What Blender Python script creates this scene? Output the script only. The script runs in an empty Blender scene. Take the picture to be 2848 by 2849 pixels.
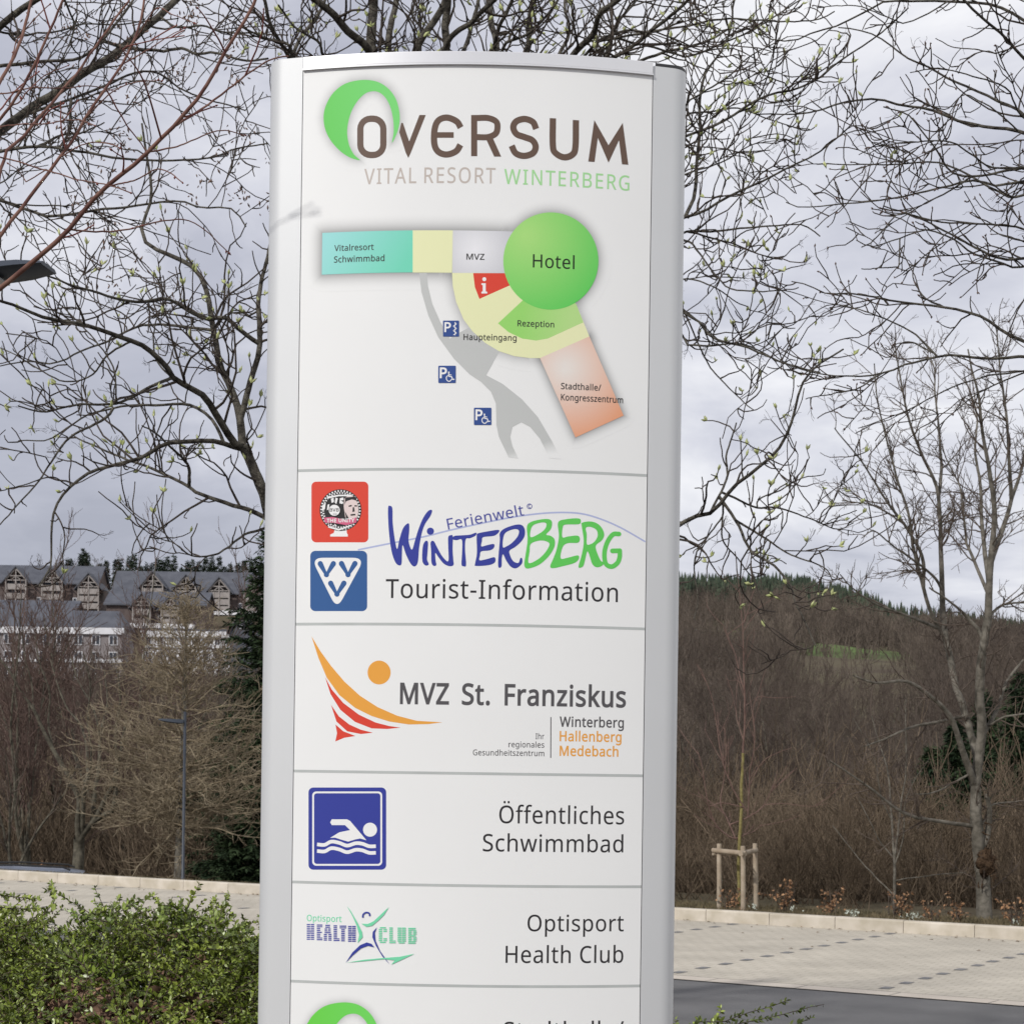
import bpy, bmesh, math
import numpy as np
from mathutils import Vector, Matrix

S = bpy.context.scene
COL = S.collection
RNG = np.random.default_rng(7)

# ------------------------------------------------------------------ camera
F = 5354.0                       # focal length in photograph pixels (2848 wide)
CU, CV = 1424.0, 2136.0          # principal point (the photograph is a crop)
ROLL = math.radians(0.79)
RC, RS = math.cos(ROLL), math.sin(ROLL)
EYE = 2.2                        # eye height above the road
cam = bpy.data.cameras.new('camera')
cam.sensor_fit = 'HORIZONTAL'
cam.sensor_width = 14.8
cam.lens = F / 2848 * 14.8
cam.shift_x = 0.0
cam.shift_y = 712 / 2848
cam.clip_start = 0.1
cam.clip_end = 6000
cam.dof.use_dof = True
cam.dof.focus_distance = 5.5
cam.dof.aperture_fstop = 8.0
co = bpy.data.objects.new('camera', cam)
COL.objects.link(co)
co.matrix_world = Matrix(((RC, -RS, 0, 0), (0, 0, -1, 0), (RS, RC, 0, EYE), (0, 0, 0, 1)))
S.camera = co

# ------------------------------------------------------------------ sky and sun
SUN_DIR = Vector((-0.60, -0.66, 0.66)).normalized()      # towards the sun
w = bpy.data.worlds.new('World')
S.world = w
w.use_nodes = True
nt = w.node_tree
N, L = nt.nodes, nt.links
bg = N['Background']
bg.inputs[1].default_value = 0.1
sky = N.new('ShaderNodeTexSky')
sky.sky_type = 'NISHITA'
sky.sun_disc = False
sky.sun_elevation = math.asin(SUN_DIR.z)
sky.sun_rotation = math.atan2(SUN_DIR.x, SUN_DIR.y)
tc = N.new('ShaderNodeTexCoord')
sep = N.new('ShaderNodeSeparateXYZ')
L.new(tc.outputs['Generated'], sep.inputs[0])
def wmath(op, a, b=None, c=None):
    n = N.new('ShaderNodeMath'); n.operation = op
    for i, v in enumerate((a, b, c)):
        if v is None: continue
        if isinstance(v, (int, float)): n.inputs[i].default_value = v
        else: L.new(v, n.inputs[i])
    return n.outputs[0]
den = wmath('ADD', wmath('MAXIMUM', sep.outputs[2], 0.0), 0.24)
cx = wmath('DIVIDE', sep.outputs[0], den)
cy = wmath('DIVIDE', sep.outputs[1], den)
comb = N.new('ShaderNodeCombineXYZ')
L.new(cx, comb.inputs[0]); L.new(cy, comb.inputs[1])
comb.inputs[2].default_value = 3.7
nz = N.new('ShaderNodeTexNoise'); nz.inputs['Scale'].default_value = 1.9
nz.inputs['Detail'].default_value = 7; nz.inputs['Roughness'].default_value = 0.56
nz.inputs['Distortion'].default_value = 0.35
L.new(comb.outputs[0], nz.inputs['Vector'])
nz2 = N.new('ShaderNodeTexNoise'); nz2.inputs['Scale'].default_value = 0.8
nz2.inputs['Detail'].default_value = 2
L.new(comb.outputs[0], nz2.inputs['Vector'])
val = wmath('ADD', wmath('MULTIPLY', nz.outputs[0], 0.75), wmath('MULTIPLY', nz2.outputs[0], 0.35))
val = wmath('ADD', val, wmath('MULTIPLY', sep.outputs[0], 0.34))
val = wmath('ADD', val, wmath('SUBTRACT', wmath('MULTIPLY', wmath('MINIMUM', sep.outputs[2], 0.22), 0.42), 0.055))
ramp = N.new('ShaderNodeValToRGB')
r = ramp.color_ramp
r.elements[0].position = 0.40; r.elements[0].color = (0.375, 0.388, 0.46, 1)
r.elements[1].position = 0.72; r.elements[1].color = (0.86, 0.86, 0.885, 1)
e = r.elements.new(0.53); e.color = (0.465, 0.477, 0.553, 1)
e = r.elements.new(0.61); e.color = (0.62, 0.628, 0.695, 1)
L.new(val, ramp.inputs[0])
sc_ = N.new('ShaderNodeVectorMath'); sc_.operation = 'SCALE'; sc_.inputs['Scale'].default_value = 10.0
L.new(ramp.outputs[0], sc_.inputs[0])
mx = N.new('ShaderNodeMix'); mx.data_type = 'RGBA'; mx.inputs['Factor'].default_value = 0.94
L.new(sky.outputs[0], mx.inputs['A']); L.new(sc_.outputs[0], mx.inputs['B'])
L.new(mx.outputs['Result'], bg.inputs[0])

sun = bpy.data.lights.new('sun', 'SUN')
sun.energy = 2.7
sun.angle = math.radians(1.6)
sun.color = (1.0, 0.972, 0.925)
so = bpy.data.objects.new('sun', sun)
COL.objects.link(so)
so.rotation_euler = SUN_DIR.to_track_quat('Z', 'Y').to_euler()

S.view_settings.view_transform = 'Standard'
S.view_settings.look = 'None'
S.view_settings.exposure = 0.18
S.view_settings.gamma = 1.0

# ------------------------------------------------------------------ helpers
def P(u, v, y):
    """the point at depth y seen at photograph pixel (u, v)"""
    du, dv = u - CU, v - CV
    return np.array((y / F * (du * RC + dv * RS), y, EYE + y / F * (du * RS - dv * RC)))

def frame(x0, y0, k):
    return lambda x, y: (x0 + x * k, y0 + y * k)
ZA = frame(0, 0, .4143); ZB = frame(0, 780, .4244); ZC = frame(1880, 0, .5013)
ZD = frame(1880, 850, .5013); ZE = frame(1850, 1500, .5176); ZF = frame(700, 0, .6214)
ZG = frame(0, 1600, .466); ZH = frame(0, 1450, .3884)
S1 = frame(700, 100, .6473); S2 = frame(800, 540, .5438); S3 = frame(800, 1290, .5438)
S4 = frame(800, 1730, .5438); S5 = frame(780, 2130, .5541)
H7 = frame(0, 2150, .3884); R8 = frame(1850, 2150, .5168)

def lin(r, g, b):
    f = lambda c: (c / 255) / 12.92 if c <= 10 else ((c / 255 + .055) / 1.055) ** 2.4
    return (f(r), f(g), f(b))

def tag(o, label=None, cat=None, group=None, kind=None):
    if label: o['label'] = label
    if cat: o['category'] = cat
    if group: o['group'] = group
    if kind: o['kind'] = kind
    return o

def empty(name, loc, label, cat, group=None, rz=0.0):
    o = bpy.data.objects.new(name, None)
    o.empty_display_size = .2
    o.location = loc; o.rotation_euler.z = rz
    COL.objects.link(o)
    return tag(o, label, cat, group)

def link(name, me, mat, parent=None, smooth=False):
    o = bpy.data.objects.new(name, me)
    COL.objects.link(o)
    if mat is not None:
        for m in (mat if isinstance(mat, (list, tuple)) else (mat,)):
            me.materials.append(m)
    if smooth and len(me.polygons):
        me.polygons.foreach_set('use_smooth', np.ones(len(me.polygons), dtype=bool))
    if parent is not None:
        o.parent = parent
        o.matrix_parent_inverse = pinv(parent)
    return o

def pinv(p):
    """parents are given world coordinates: undo where the parent stands"""
    m = Matrix.Translation(p.location) @ p.rotation_euler.to_matrix().to_4x4()
    if p.parent is not None: m = p.parent_world @ m if hasattr(p, 'parent_world') else m
    if p.type == 'MESH': return Matrix.Identity(4)
    return m.inverted()

def mesh(verts, faces):
    me = bpy.data.meshes.new('m')
    me.from_pydata([tuple(map(float, v)) for v in verts], [], faces)
    me.update()
    return me

def fastmesh(V, Q, colors=None, matidx=None):
    """V (n,3), Q (m,4) or (m,3) arrays"""
    me = bpy.data.meshes.new('m')
    V = np.ascontiguousarray(V, dtype=np.float32); Q = np.ascontiguousarray(Q, dtype=np.int32)
    k = Q.shape[1]; m = len(Q)
    me.vertices.add(len(V)); me.vertices.foreach_set('co', V.ravel())
    me.loops.add(m * k); me.loops.foreach_set('vertex_index', Q.ravel())
    me.polygons.add(m)
    me.polygons.foreach_set('loop_start', np.arange(0, m * k, k, dtype=np.int32))
    me.polygons.foreach_set('loop_total', np.full(m, k, dtype=np.int32))
    if matidx is not None: me.polygons.foreach_set('material_index', np.asarray(matidx, dtype=np.int32))
    me.update(calc_edges=True)
    if colors is not None:
        a = me.attributes.new('tint', 'FLOAT_COLOR', 'POINT')
        c = np.ones((len(V), 4), dtype=np.float32); c[:, :3] = colors
        a.data.foreach_set('color', c.ravel())
    return me

class MB:
    """collects boxes, bars, prisms into one mesh"""
    def __init__(s): s.v = []; s.f = []; s.mi = []
    def add(s, vs, fs, mi=0):
        o = len(s.v); s.v += [tuple(map(float, v)) for v in vs]
        s.f += [tuple(i + o for i in f) for f in fs]; s.mi += [mi] * len(fs)
        return s
    def box(s, c, d, ax=None, mi=0):
        """centre c, full size d, optional 3x3 axes"""
        c = np.array(c, float); d = np.array(d, float) / 2
        A = np.eye(3) if ax is None else np.array(ax, float)
        vs = [c + A[0] * (i * d[0]) + A[1] * (j * d[1]) + A[2] * (k * d[2]) for i in (-1, 1) for j in (-1, 1) for k in (-1, 1)]
        return s.add(vs, [(0, 1, 3, 2), (4, 6, 7, 5), (0, 4, 5, 1), (2, 3, 7, 6), (0, 2, 6, 4), (1, 5, 7, 3)], mi)
    def bar(s, a, b, wd, ht=None, mi=0):
        a = np.array(a, float); b = np.array(b, float); ht = ht or wd
        t = b - a; ln = np.linalg.norm(t); t /= ln
        ref = np.array((0, 0, 1.)) if abs(t[2]) < .9 else np.array((1., 0, 0))
        n = np.cross(ref, t); n /= np.linalg.norm(n); m = np.cross(t, n)
        return s.box((a + b) / 2, (ln, wd, ht), (t, n, m), mi)
    def tube(s, pts, rad, n=10, mi=0):
        pts = np.array(pts, float); rad = np.broadcast_to(np.array(rad, float), (len(pts),))
        t = np.gradient(pts, axis=0); t /= np.linalg.norm(t, axis=1)[:, None]
        ref = np.array((0, 0, 1.)) if abs(t[:, 2].mean()) < .8 else np.array((1., 0, 0))
        vs = []
        for p, q, r_ in zip(pts, t, rad):
            a = np.cross(ref, q); a /= np.linalg.norm(a); b = np.cross(q, a)
            for k in range(n):
                g = 2 * math.pi * k / n
                vs.append(p + r_ * (a * math.cos(g) + b * math.sin(g)))
        fs = [(i * n + k, i * n + (k + 1) % n, (i + 1) * n + (k + 1) % n, (i + 1) * n + k) for i in range(len(pts) - 1) for k in range(n)]
        fs += [tuple(range(n))[::-1], tuple((len(pts) - 1) * n + k for k in range(n))]
        return s.add(vs, fs, mi)
    def build(s, name, mat, parent=None, bevel=0, smooth=False):
        me = mesh(s.v, s.f)
        me.polygons.foreach_set('material_index', np.array(s.mi, dtype=np.int32))
        bm = bmesh.new(); bm.from_mesh(me)
        bmesh.ops.recalc_face_normals(bm, faces=bm.faces)
        if bevel:
            es = [e for e in bm.edges if len(e.link_faces) == 2 and e.calc_face_angle(0) > .5]
            bmesh.ops.bevel(bm, geom=es, offset=bevel, segments=2, affect='EDGES', profile=.6)
        bm.to_mesh(me); bm.free()
        return link(name, me, mat, parent, smooth)

# ------------------------------------------------------------------ materials
def mat(name, col, rough=.7, metal=0., var=0., scale=8., col2=None, bump=0., bscale=60., spec=.5, attr=False, island=0., detail=6):
    """Principled with a noise between col and col2; attr multiplies by the 'tint' attribute, island by a random value per leaf"""
    m = bpy.data.materials.new(name); m.use_nodes = True
    n, l = m.node_tree.nodes, m.node_tree.links
    b = n['Principled BSDF']
    b.inputs['Roughness'].default_value = rough; b.inputs['Metallic'].default_value = metal
    b.inputs['Specular IOR Level'].default_value = spec
    t = n.new('ShaderNodeTexCoord')
    z = n.new('ShaderNodeTexNoise'); z.inputs['Scale'].default_value = scale; z.inputs['Detail'].default_value = detail
    l.new(t.outputs['Object'], z.inputs['Vector'])
    c1 = tuple(col) ; c2 = tuple(col2) if col2 is not None else tuple(min(1, c * (1 + var)) for c in col)
    if col2 is None: c1 = tuple(c * (1 - var) for c in col)
    rp = n.new('ShaderNodeValToRGB')
    rp.color_ramp.elements[0].position = .36; rp.color_ramp.elements[0].color = (*c1, 1)
    rp.color_ramp.elements[1].position = .64; rp.color_ramp.elements[1].color = (*c2, 1)
    l.new(z.outputs[0], rp.inputs[0])
    out = rp.outputs[0]
    def mul(x, y):
        q = n.new('ShaderNodeMix'); q.data_type = 'RGBA'; q.blend_type = 'MULTIPLY'; q.inputs['Factor'].default_value = 1
        l.new(x, q.inputs['A']); l.new(y, q.inputs['B']); return q.outputs['Result']
    if attr:
        a = n.new('ShaderNodeAttribute'); a.attribute_name = 'tint'; out = mul(out, a.outputs['Color'])
    if island:
        g = n.new('ShaderNodeNewGeometry')
        mr = n.new('ShaderNodeMapRange'); mr.inputs['To Min'].default_value = 1 - island; mr.inputs['To Max'].default_value = 1 + island
        l.new(g.outputs['Random Per Island'], mr.inputs['Value']); out = mul(out, mr.outputs[0])
    l.new(out, b.inputs['Base Color'])
    if bump:
        z2 = n.new('ShaderNodeTexNoise'); z2.inputs['Scale'].default_value = bscale; z2.inputs['Detail'].default_value = 5
        l.new(t.outputs['Object'], z2.inputs['Vector'])
        bp = n.new('ShaderNodeBump'); bp.inputs['Strength'].default_value = bump; bp.inputs['Distance'].default_value = .02
        l.new(z2.outputs[0], bp.inputs['Height']); l.new(bp.outputs[0], b.inputs['Normal'])
    return m

FONT = {  # letter outlines: advance, then closed curves of (left handle, point, right handle)
45: (258, (((97,184,32,184,32,204),(32,225,32,246,97,246),(161,246,226,246,226,225),(226,204,226,184,161,184),),)),
46: (215, (((58,24,58,43,58,63),(63,77,72,85,82,93),(93,97,107,97,121,97),(132,93,142,85,152,77),(157,63,157,43,157,24),(152,10,142,2,132,-7),(121,-11,107,-11,93,-11),(82,-7,72,2,63,10),),)),
47: (298, (((267,573,290,573,219,382),(148,191,77,0,54,0),(31,0,8,0,79,191),(150,382,221,573,244,573),),)),
48: (459, (((419,349,419,287,419,241),(416,199,409,163,402,126),(391,96,376,70,360,45),(341,25,316,12,292,-1),(263,-8,229,-8,186,-8),(150,4,122,27,94,51),(73,85,60,129,46,173),(39,226,39,287,39,349),(46,402,58,446,71,490),(91,523,119,547,146,570),(183,581,229,581,271,581),(307,570,335,547,364,523),(385,490,399,446,412,402),),((110,339,110,287,110,235),(114,191,121,156,129,122),(142,96,159,78,177,61),(200,52,229,52,257,52),(281,61,298,78,315,95),(328,121,336,156,344,191),(348,235,348,287,348,339),(344,383,336,417,328,452),(315,478,298,495,281,513),(257,521,229,521,200,521),(177,513,159,495,142,478),(129,452,121,417,114,383),),)),
57: (459, (((417,371,417,328,417,295),(415,263,410,231,406,198),(398,168,387,139,375,111),(360,85,340,63,320,41),(295,23,265,11,234,-2),(197,-8,154,-8,143,-8),(131,-7,117,-6,103,-5),(91,-3,82,0,82,20),(82,40,82,60,91,57),(103,54,115,53,128,51),(141,50,152,50,190,50),(221,56,245,68,269,80),(289,97,303,118,318,139),(328,164,334,192,341,220),(345,250,346,281,344,281),(342,281,341,281,333,268),(323,257,310,247,298,237),(283,229,266,223,248,217),(228,214,204,214,172,214),(143,221,118,235,93,248),(74,268,61,294,47,319),(40,350,40,387,40,427),(48,462,63,491,78,520),(99,542,127,557,154,573),(186,581,223,581,250,581),(276,575,299,565,323,555),(343,539,361,518,379,497),(392,471,402,439,412,408),),((243,521,223,521,190,521),(163,510,142,488,120,466),(110,433,110,388,110,351),(119,322,137,301,155,280),(182,269,220,269,245,269),(268,275,286,285,305,296),(320,309,330,325,340,341),(346,357,346,374,346,392),(343,409,338,426,333,444),(325,460,315,474,305,488),(292,500,277,508,261,517),),)),
65: (512, (((462,0,437,0,414,59),(391,118,368,177,292,177),(217,177,141,177,118,118),(96,59,73,0,49,0),(24,0,0,0,75,192),(149,383,224,575,245,575),(267,575,289,575,363,383),(437,192,512,0,487,0),),((304,357,282,415,281,419),(278,427,274,438,271,449),(267,461,263,473,260,485),(257,494,255,500,252,490),(250,479,247,468,244,457),(241,447,238,438,235,429),(232,421,230,415,209,357),(187,299,165,241,226,241),(286,241,346,241,325,299),),)),
66: (521, (((187,573,241,573,313,573),(367,562,404,541,440,520),(459,483,459,431,459,408),(455,388,446,371,438,354),(426,339,409,328,393,316),(373,308,350,304,350,303),(350,301,350,300,374,296),(395,289,415,279,435,269),(450,254,461,236,472,217),(478,193,478,163,478,128),(470,99,454,74,438,50),(415,31,385,19,356,6),(320,0,279,0,212,0),(145,0,78,0,78,191),(78,382,78,573,132,573),),((221,329,256,329,305,329),(339,337,357,352,375,368),(384,392,384,423,384,454),(373,477,351,490,329,504),(293,511,245,511,213,511),(182,511,150,511,150,450),(150,389,150,329,185,329),),((187,269,150,269,150,199),(150,130,150,61,188,61),(227,61,265,61,316,61),(352,71,371,91,391,110),(401,136,401,168,401,189),(397,206,388,221,379,236),(364,248,344,256,323,265),(295,269,260,269,223,269),),)),
67: (507, (((349,517,323,517,293,517),(265,512,241,502,216,491),(195,476,178,456,161,436),(148,412,139,383,130,354),(125,322,125,286,125,239),(132,198,147,164,162,129),(184,102,213,83,242,65),(279,55,322,55,348,55),(371,57,394,62,416,66),(438,71,460,78,460,57),(460,36,460,15,438,7),(416,1,393,-2,371,-6),(343,-8,312,-8,254,-8),(205,4,166,28,127,52),(98,86,78,131,59,175),(49,227,49,287,49,330),(55,370,67,406,79,442),(97,473,120,499,143,525),(172,545,206,559,240,574),(280,581,324,581,353,581),(382,578,409,572,436,566),(461,558,482,547,472,527),(463,506,453,486,435,494),(416,501,394,508,372,514),),)),
69: (446, (((398,21,398,0,291,0),(184,0,78,0,78,191),(78,382,78,573,184,573),(291,573,398,573,398,551),(398,530,398,509,315,509),(233,509,150,509,150,450),(150,390,150,330,228,330),(306,330,383,330,383,310),(383,289,383,268,306,268),(228,268,150,268,150,200),(150,132,150,63,233,63),(315,63,398,63,398,42),),)),
70: (416, (((150,81,150,0,126,0),(102,0,78,0,78,191),(78,382,78,573,184,573),(291,573,398,573,398,551),(398,530,398,509,315,509),(233,509,150,509,150,442),(150,374,150,306,227,306),(305,306,383,306,383,285),(383,264,383,243,305,243),(227,243,150,243,150,162),),)),
71: (584, (((326,281,326,302,392,302),(458,302,524,302,524,209),(524,115,524,22,493,11),(462,4,431,-1,399,-6),(363,-8,323,-8,264,-8),(214,4,173,28,133,51),(102,85,81,130,59,174),(49,226,49,286,49,346),(61,398,84,442,108,486),(142,520,186,544,230,568),(283,581,346,581,378,581),(408,578,437,572,465,566),(492,558,516,547,507,526),(498,505,489,484,469,493),(446,501,421,508,395,514),(369,517,342,517,296,517),(257,508,225,489,192,470),(167,444,150,409,133,375),(124,334,124,286,124,241),(132,201,146,166,161,131),(184,103,216,84,247,64),(289,55,340,55,365,55),(387,56,404,59,422,61),(438,64,452,68,452,125),(452,182,452,238,410,238),(368,238,326,238,326,260),),)),
72: (594, (((516,191,516,0,492,0),(468,0,443,0,443,89),(443,178,443,267,346,267),(248,267,150,267,150,178),(150,89,150,0,126,0),(102,0,78,0,78,191),(78,382,78,573,102,573),(126,573,150,573,150,492),(150,411,150,330,248,330),(346,330,443,330,443,411),(443,492,443,573,468,573),(492,573,516,573,516,382),),)),
73: (272, (((239,14,239,0,170,0),(101,0,32,0,32,14),(32,28,32,42,55,47),(77,52,99,57,99,210),(99,362,99,515,77,520),(55,526,32,531,32,545),(32,559,32,573,101,573),(170,573,239,573,239,559),(239,545,239,531,217,526),(194,520,172,515,172,362),(172,210,172,57,194,52),(217,47,239,42,239,28),),)),
75: (496, (((418,108,496,0,468,0),(440,0,411,0,344,91),(276,182,209,273,189,256),(169,239,150,222,150,148),(150,74,150,0,126,0),(102,0,78,0,78,191),(78,382,78,573,102,573),(126,573,150,573,150,478),(150,384,150,290,166,308),(182,327,199,345,215,363),(232,381,249,399,300,457),(352,515,403,573,431,573),(460,573,488,573,412,489),(336,406,261,323,339,215),),)),
76: (420, (((185,0,78,0,78,191),(78,382,78,573,102,573),(126,573,150,573,150,403),(150,234,150,64,233,64),(317,64,400,64,400,43),(400,21,400,0,293,0),),)),
77: (727, (((350,0,330,0,268,167),(205,335,142,502,141,502),(140,502,139,502,140,491),(141,478,142,461,142,445),(143,426,144,407,144,387),(144,368,144,347,144,231),(144,116,144,0,122,0),(100,0,78,0,78,191),(78,382,78,573,113,573),(149,573,184,573,243,416),(302,260,361,103,362,103),(363,103,364,103,424,260),(484,416,544,573,579,573),(614,573,650,573,650,382),(650,191,650,0,626,0),(602,0,578,0,578,117),(578,235,578,352,578,371),(578,389,579,408,580,426),(580,444,581,460,582,476),(583,490,584,501,583,501),(582,501,581,501,517,334),(453,167,390,0,370,0),),)),
78: (610, (((532,191,532,0,504,0),(476,0,447,0,345,159),(243,317,141,476,140,476),(139,476,138,476,139,463),(140,449,141,432,142,415),(142,397,143,378,144,359),(144,340,144,320,144,213),(144,107,144,0,122,0),(100,0,78,0,78,191),(78,382,78,573,106,573),(133,573,161,573,263,415),(365,257,467,99,468,99),(469,99,470,99,469,107),(469,120,468,137,467,154),(466,173,466,193,465,214),(464,232,464,249,464,357),(464,465,464,573,487,573),(509,573,532,573,532,382),),)),
79: (626, (((577,346,577,287,577,243),(572,202,561,166,549,130),(533,99,510,73,488,47),(461,27,428,13,395,-1),(357,-8,314,-8,269,-8),(230,-1,196,13,163,27),(136,47,114,73,92,99),(76,130,65,167,54,203),(49,244,49,288,49,347),(59,398,78,442,97,486),(126,520,166,545,205,569),(254,581,314,581,372,581),(420,569,459,545,498,521),(527,486,547,442,567,398),),((125,335,125,287,125,239),(132,198,145,163,159,128),(179,101,207,83,235,64),(271,55,314,55,357,55),(392,64,420,83,447,101),(468,128,481,163,495,198),(501,239,501,287,501,359),(486,416,456,457,426,498),(379,518,314,518,271,518),(235,509,207,490,179,472),(159,445,145,411,132,377),),)),
80: (485, (((179,573,229,573,304,573),(359,558,393,528,427,499),(444,458,444,404,444,381),(440,358,433,336,425,315),(412,295,395,278,377,261),(353,248,324,238,295,228),(258,223,216,223,194,223),(172,223,150,223,150,149),(150,74,150,0,126,0),(102,0,78,0,78,191),(78,382,78,573,128,573),),((274,511,223,511,199,511),(174,511,150,511,150,435),(150,360,150,285,169,285),(188,285,208,285,244,285),(274,289,298,296,322,304),(340,316,352,334,364,351),(370,373,370,401,370,438),(358,465,334,484,311,502),),)),
82: (499, (((183,573,236,573,283,573),(323,567,353,555,384,543),(407,524,422,500,437,476),(444,446,444,410,444,379),(439,354,427,334,416,313),(402,297,385,285,367,273),(349,264,330,257,382,171),(434,86,487,0,459,0),(431,0,403,0,356,79),(310,158,264,237,226,237),(188,237,150,237,150,158),(150,79,150,0,126,0),(102,0,78,0,78,191),(78,382,78,573,130,573),),((263,510,232,510,204,510),(177,510,150,510,150,439),(150,368,150,298,179,298),(207,298,236,298,282,298),(316,307,338,325,359,344),(370,371,370,407,370,432),(365,452,355,467,345,482),(330,493,310,500,289,507),),)),
83: (440, (((403,183,403,153,403,119),(394,90,378,66,361,42),(337,24,307,11,276,-2),(240,-8,198,-8,177,-8),(156,-7,137,-5,117,-3),(99,0,83,4,67,8),(53,13,41,19,41,42),(41,65,41,88,60,80),(84,72,113,65,141,58),(171,55,201,55,230,55),(253,58,273,66,292,73),(306,84,316,98,326,112),(330,128,330,147,330,165),(326,181,318,194,310,207),(297,219,277,230,258,241),(230,252,196,265,171,274),(150,283,131,294,113,304),(97,316,85,330,73,343),(63,358,57,375,51,392),(48,412,48,435,48,465),(56,491,71,513,87,534),(108,551,136,563,163,575),(195,581,231,581,262,581),(291,578,318,572,344,566),(368,558,389,549,381,528),(374,507,366,487,347,495),(325,503,302,508,279,514),(254,517,229,517,205,517),(185,514,169,507,153,500),(141,490,133,478,125,465),(121,450,121,434,121,415),(125,399,133,386,141,373),(154,361,172,351,191,341),(215,330,246,318,280,306),(308,293,332,279,355,265),(372,248,385,228,397,208),),)),
84: (446, (((259,170,259,0,235,0),(211,0,187,0,187,170),(187,339,187,509,127,509),(68,509,8,509,8,530),(8,551,8,573,151,573),(294,573,437,573,437,551),(437,530,437,509,378,509),(318,509,259,509,259,339),),)),
85: (586, (((513,326,513,202,513,163),(505,127,489,95,473,63),(449,38,416,20,383,1),(341,-8,290,-8,219,-8),(165,11,128,50,91,89),(72,140,72,204,72,327),(72,450,72,573,96,573),(120,573,144,573,144,449),(144,325,144,201,144,155),(157,119,182,93,206,67),(244,55,294,55,329,55),(357,61,379,73,401,86),(416,103,427,126,437,148),(442,173,442,202,442,326),(442,449,442,573,466,573),(489,573,513,573,513,449),),)),
86: (481, (((456,573,481,573,413,382),(345,191,277,0,253,0),(229,0,204,0,136,191),(68,382,0,573,25,573),(50,573,75,573,118,450),(161,328,204,205,210,190),(215,175,220,160,224,146),(228,132,231,119,235,106),(238,93,241,80,243,93),(246,106,250,119,253,133),(257,147,262,161,266,176),(271,191,277,207,319,329),(362,451,405,573,430,573),),)),
87: (746, (((710,573,735,573,685,382),(634,191,583,0,559,0),(534,0,510,0,473,125),(436,250,399,375,395,387),(392,398,389,410,386,422),(383,433,380,443,377,454),(375,463,373,471,371,479),(370,485,370,488,369,485),(368,479,367,471,366,463),(364,454,361,443,358,433),(355,421,352,409,350,397),(346,385,342,373,306,249),(270,124,234,0,210,0),(186,0,161,0,111,191),(60,382,10,573,35,573),(60,573,85,573,115,456),(144,339,174,223,177,211),(180,198,183,186,186,174),(188,163,190,151,193,140),(195,129,196,118,198,107),(200,97,201,87,203,97),(205,108,206,119,208,131),(211,142,213,154,216,166),(219,179,222,191,225,203),(229,215,232,227,265,342),(299,457,333,573,358,573),(383,573,407,573,442,457),(477,341,512,225,516,212),(520,200,523,187,526,175),(529,163,532,151,534,139),(537,128,538,117,540,106),(542,96,544,87,545,100),(547,114,550,129,553,143),(556,159,560,175,563,191),(567,207,572,224,601,340),(631,456,660,573,685,573),),)),
89: (454, (((177,385,227,291,277,385),(326,479,376,573,402,573),(428,573,454,573,390,456),(327,339,263,222,263,148),(263,74,263,0,239,0),(215,0,191,0,191,73),(191,146,191,219,127,337),(64,455,0,573,26,573),(52,573,79,573,128,479),),)),
90: (459, (((427,21,427,0,295,0),(163,0,30,0,30,18),(30,36,30,55,131,206),(231,357,332,508,235,508),(137,508,40,508,40,530),(40,551,40,573,167,573),(293,573,419,573,419,554),(419,536,419,518,319,367),(218,215,118,64,221,64),(324,64,427,64,427,43),),)),
97: (450, (((203,437,231,437,283,437),(322,426,347,403,372,380),(385,343,385,293,385,195),(385,98,385,0,368,0),(351,0,334,0,329,20),(325,41,320,61,319,61),(318,61,317,61,304,45),(292,32,279,22,266,12),(251,4,234,-1,217,-6),(196,-8,172,-8,147,-8),(124,-3,103,6,82,15),(66,29,55,48,43,67),(37,91,37,119,37,162),(54,195,87,219,121,242),(173,254,243,257,267,257),(292,258,316,259,316,268),(316,276,316,285,316,321),(308,345,293,359,277,373),(255,380,227,380,204,380),(183,377,163,370,142,363),(123,356,106,347,99,365),(91,383,84,400,103,410),(125,419,151,426,176,433),),((273,209,252,208,198,206),(161,197,141,182,120,167),(110,146,110,119,110,95),(117,77,132,66,147,55),(165,49,188,49,225,49),(255,59,279,79,303,99),(315,130,315,172,315,184),(315,197,315,210,294,209),),)),
98: (493, (((139,511,139,461,139,443),(138,426,138,410,137,394),(136,382,135,373,136,373),(137,373,139,373,151,391),(168,406,189,419,211,431),(238,437,272,437,325,437),(368,418,401,381,433,344),(449,289,449,215,449,166),(442,125,427,91,412,58),(392,33,365,17,338,0),(307,-8,272,-8,238,-8),(211,-2,189,10,168,23),(151,37,139,55,137,55),(135,55,133,55,128,36),(123,18,119,0,102,0),(85,0,68,0,68,203),(68,406,68,609,92,609),(115,609,139,609,139,560),),((299,379,260,379,229,379),(205,373,188,361,170,350),(157,332,150,308,142,285),(139,254,139,217,139,216),(139,215,139,214,139,161),(147,121,165,93,182,65),(214,51,261,51,300,51),(329,65,348,93,367,121),(376,162,376,216,376,270),(367,310,348,338,329,365),),)),
99: (385, (((265,-8,241,-8,203,-8),(169,0,139,15,109,31),(86,55,69,87,53,120),(44,162,44,213,44,265),(53,308,71,342,88,375),(112,399,142,415,173,430),(207,438,245,438,267,438),(288,436,309,431,329,426),(346,421,358,415,351,395),(344,376,337,356,324,361),(309,365,292,370,275,374),(259,376,244,376,215,376),(191,370,172,358,154,345),(140,327,131,303,122,279),(117,249,117,213,117,179),(122,150,131,126,140,102),(153,84,172,71,190,59),(213,53,240,53,263,53),(284,55,302,60,320,65),(336,71,351,78,351,57),(351,36,351,15,337,8),(321,2,304,-2,286,-6),),)),
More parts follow.
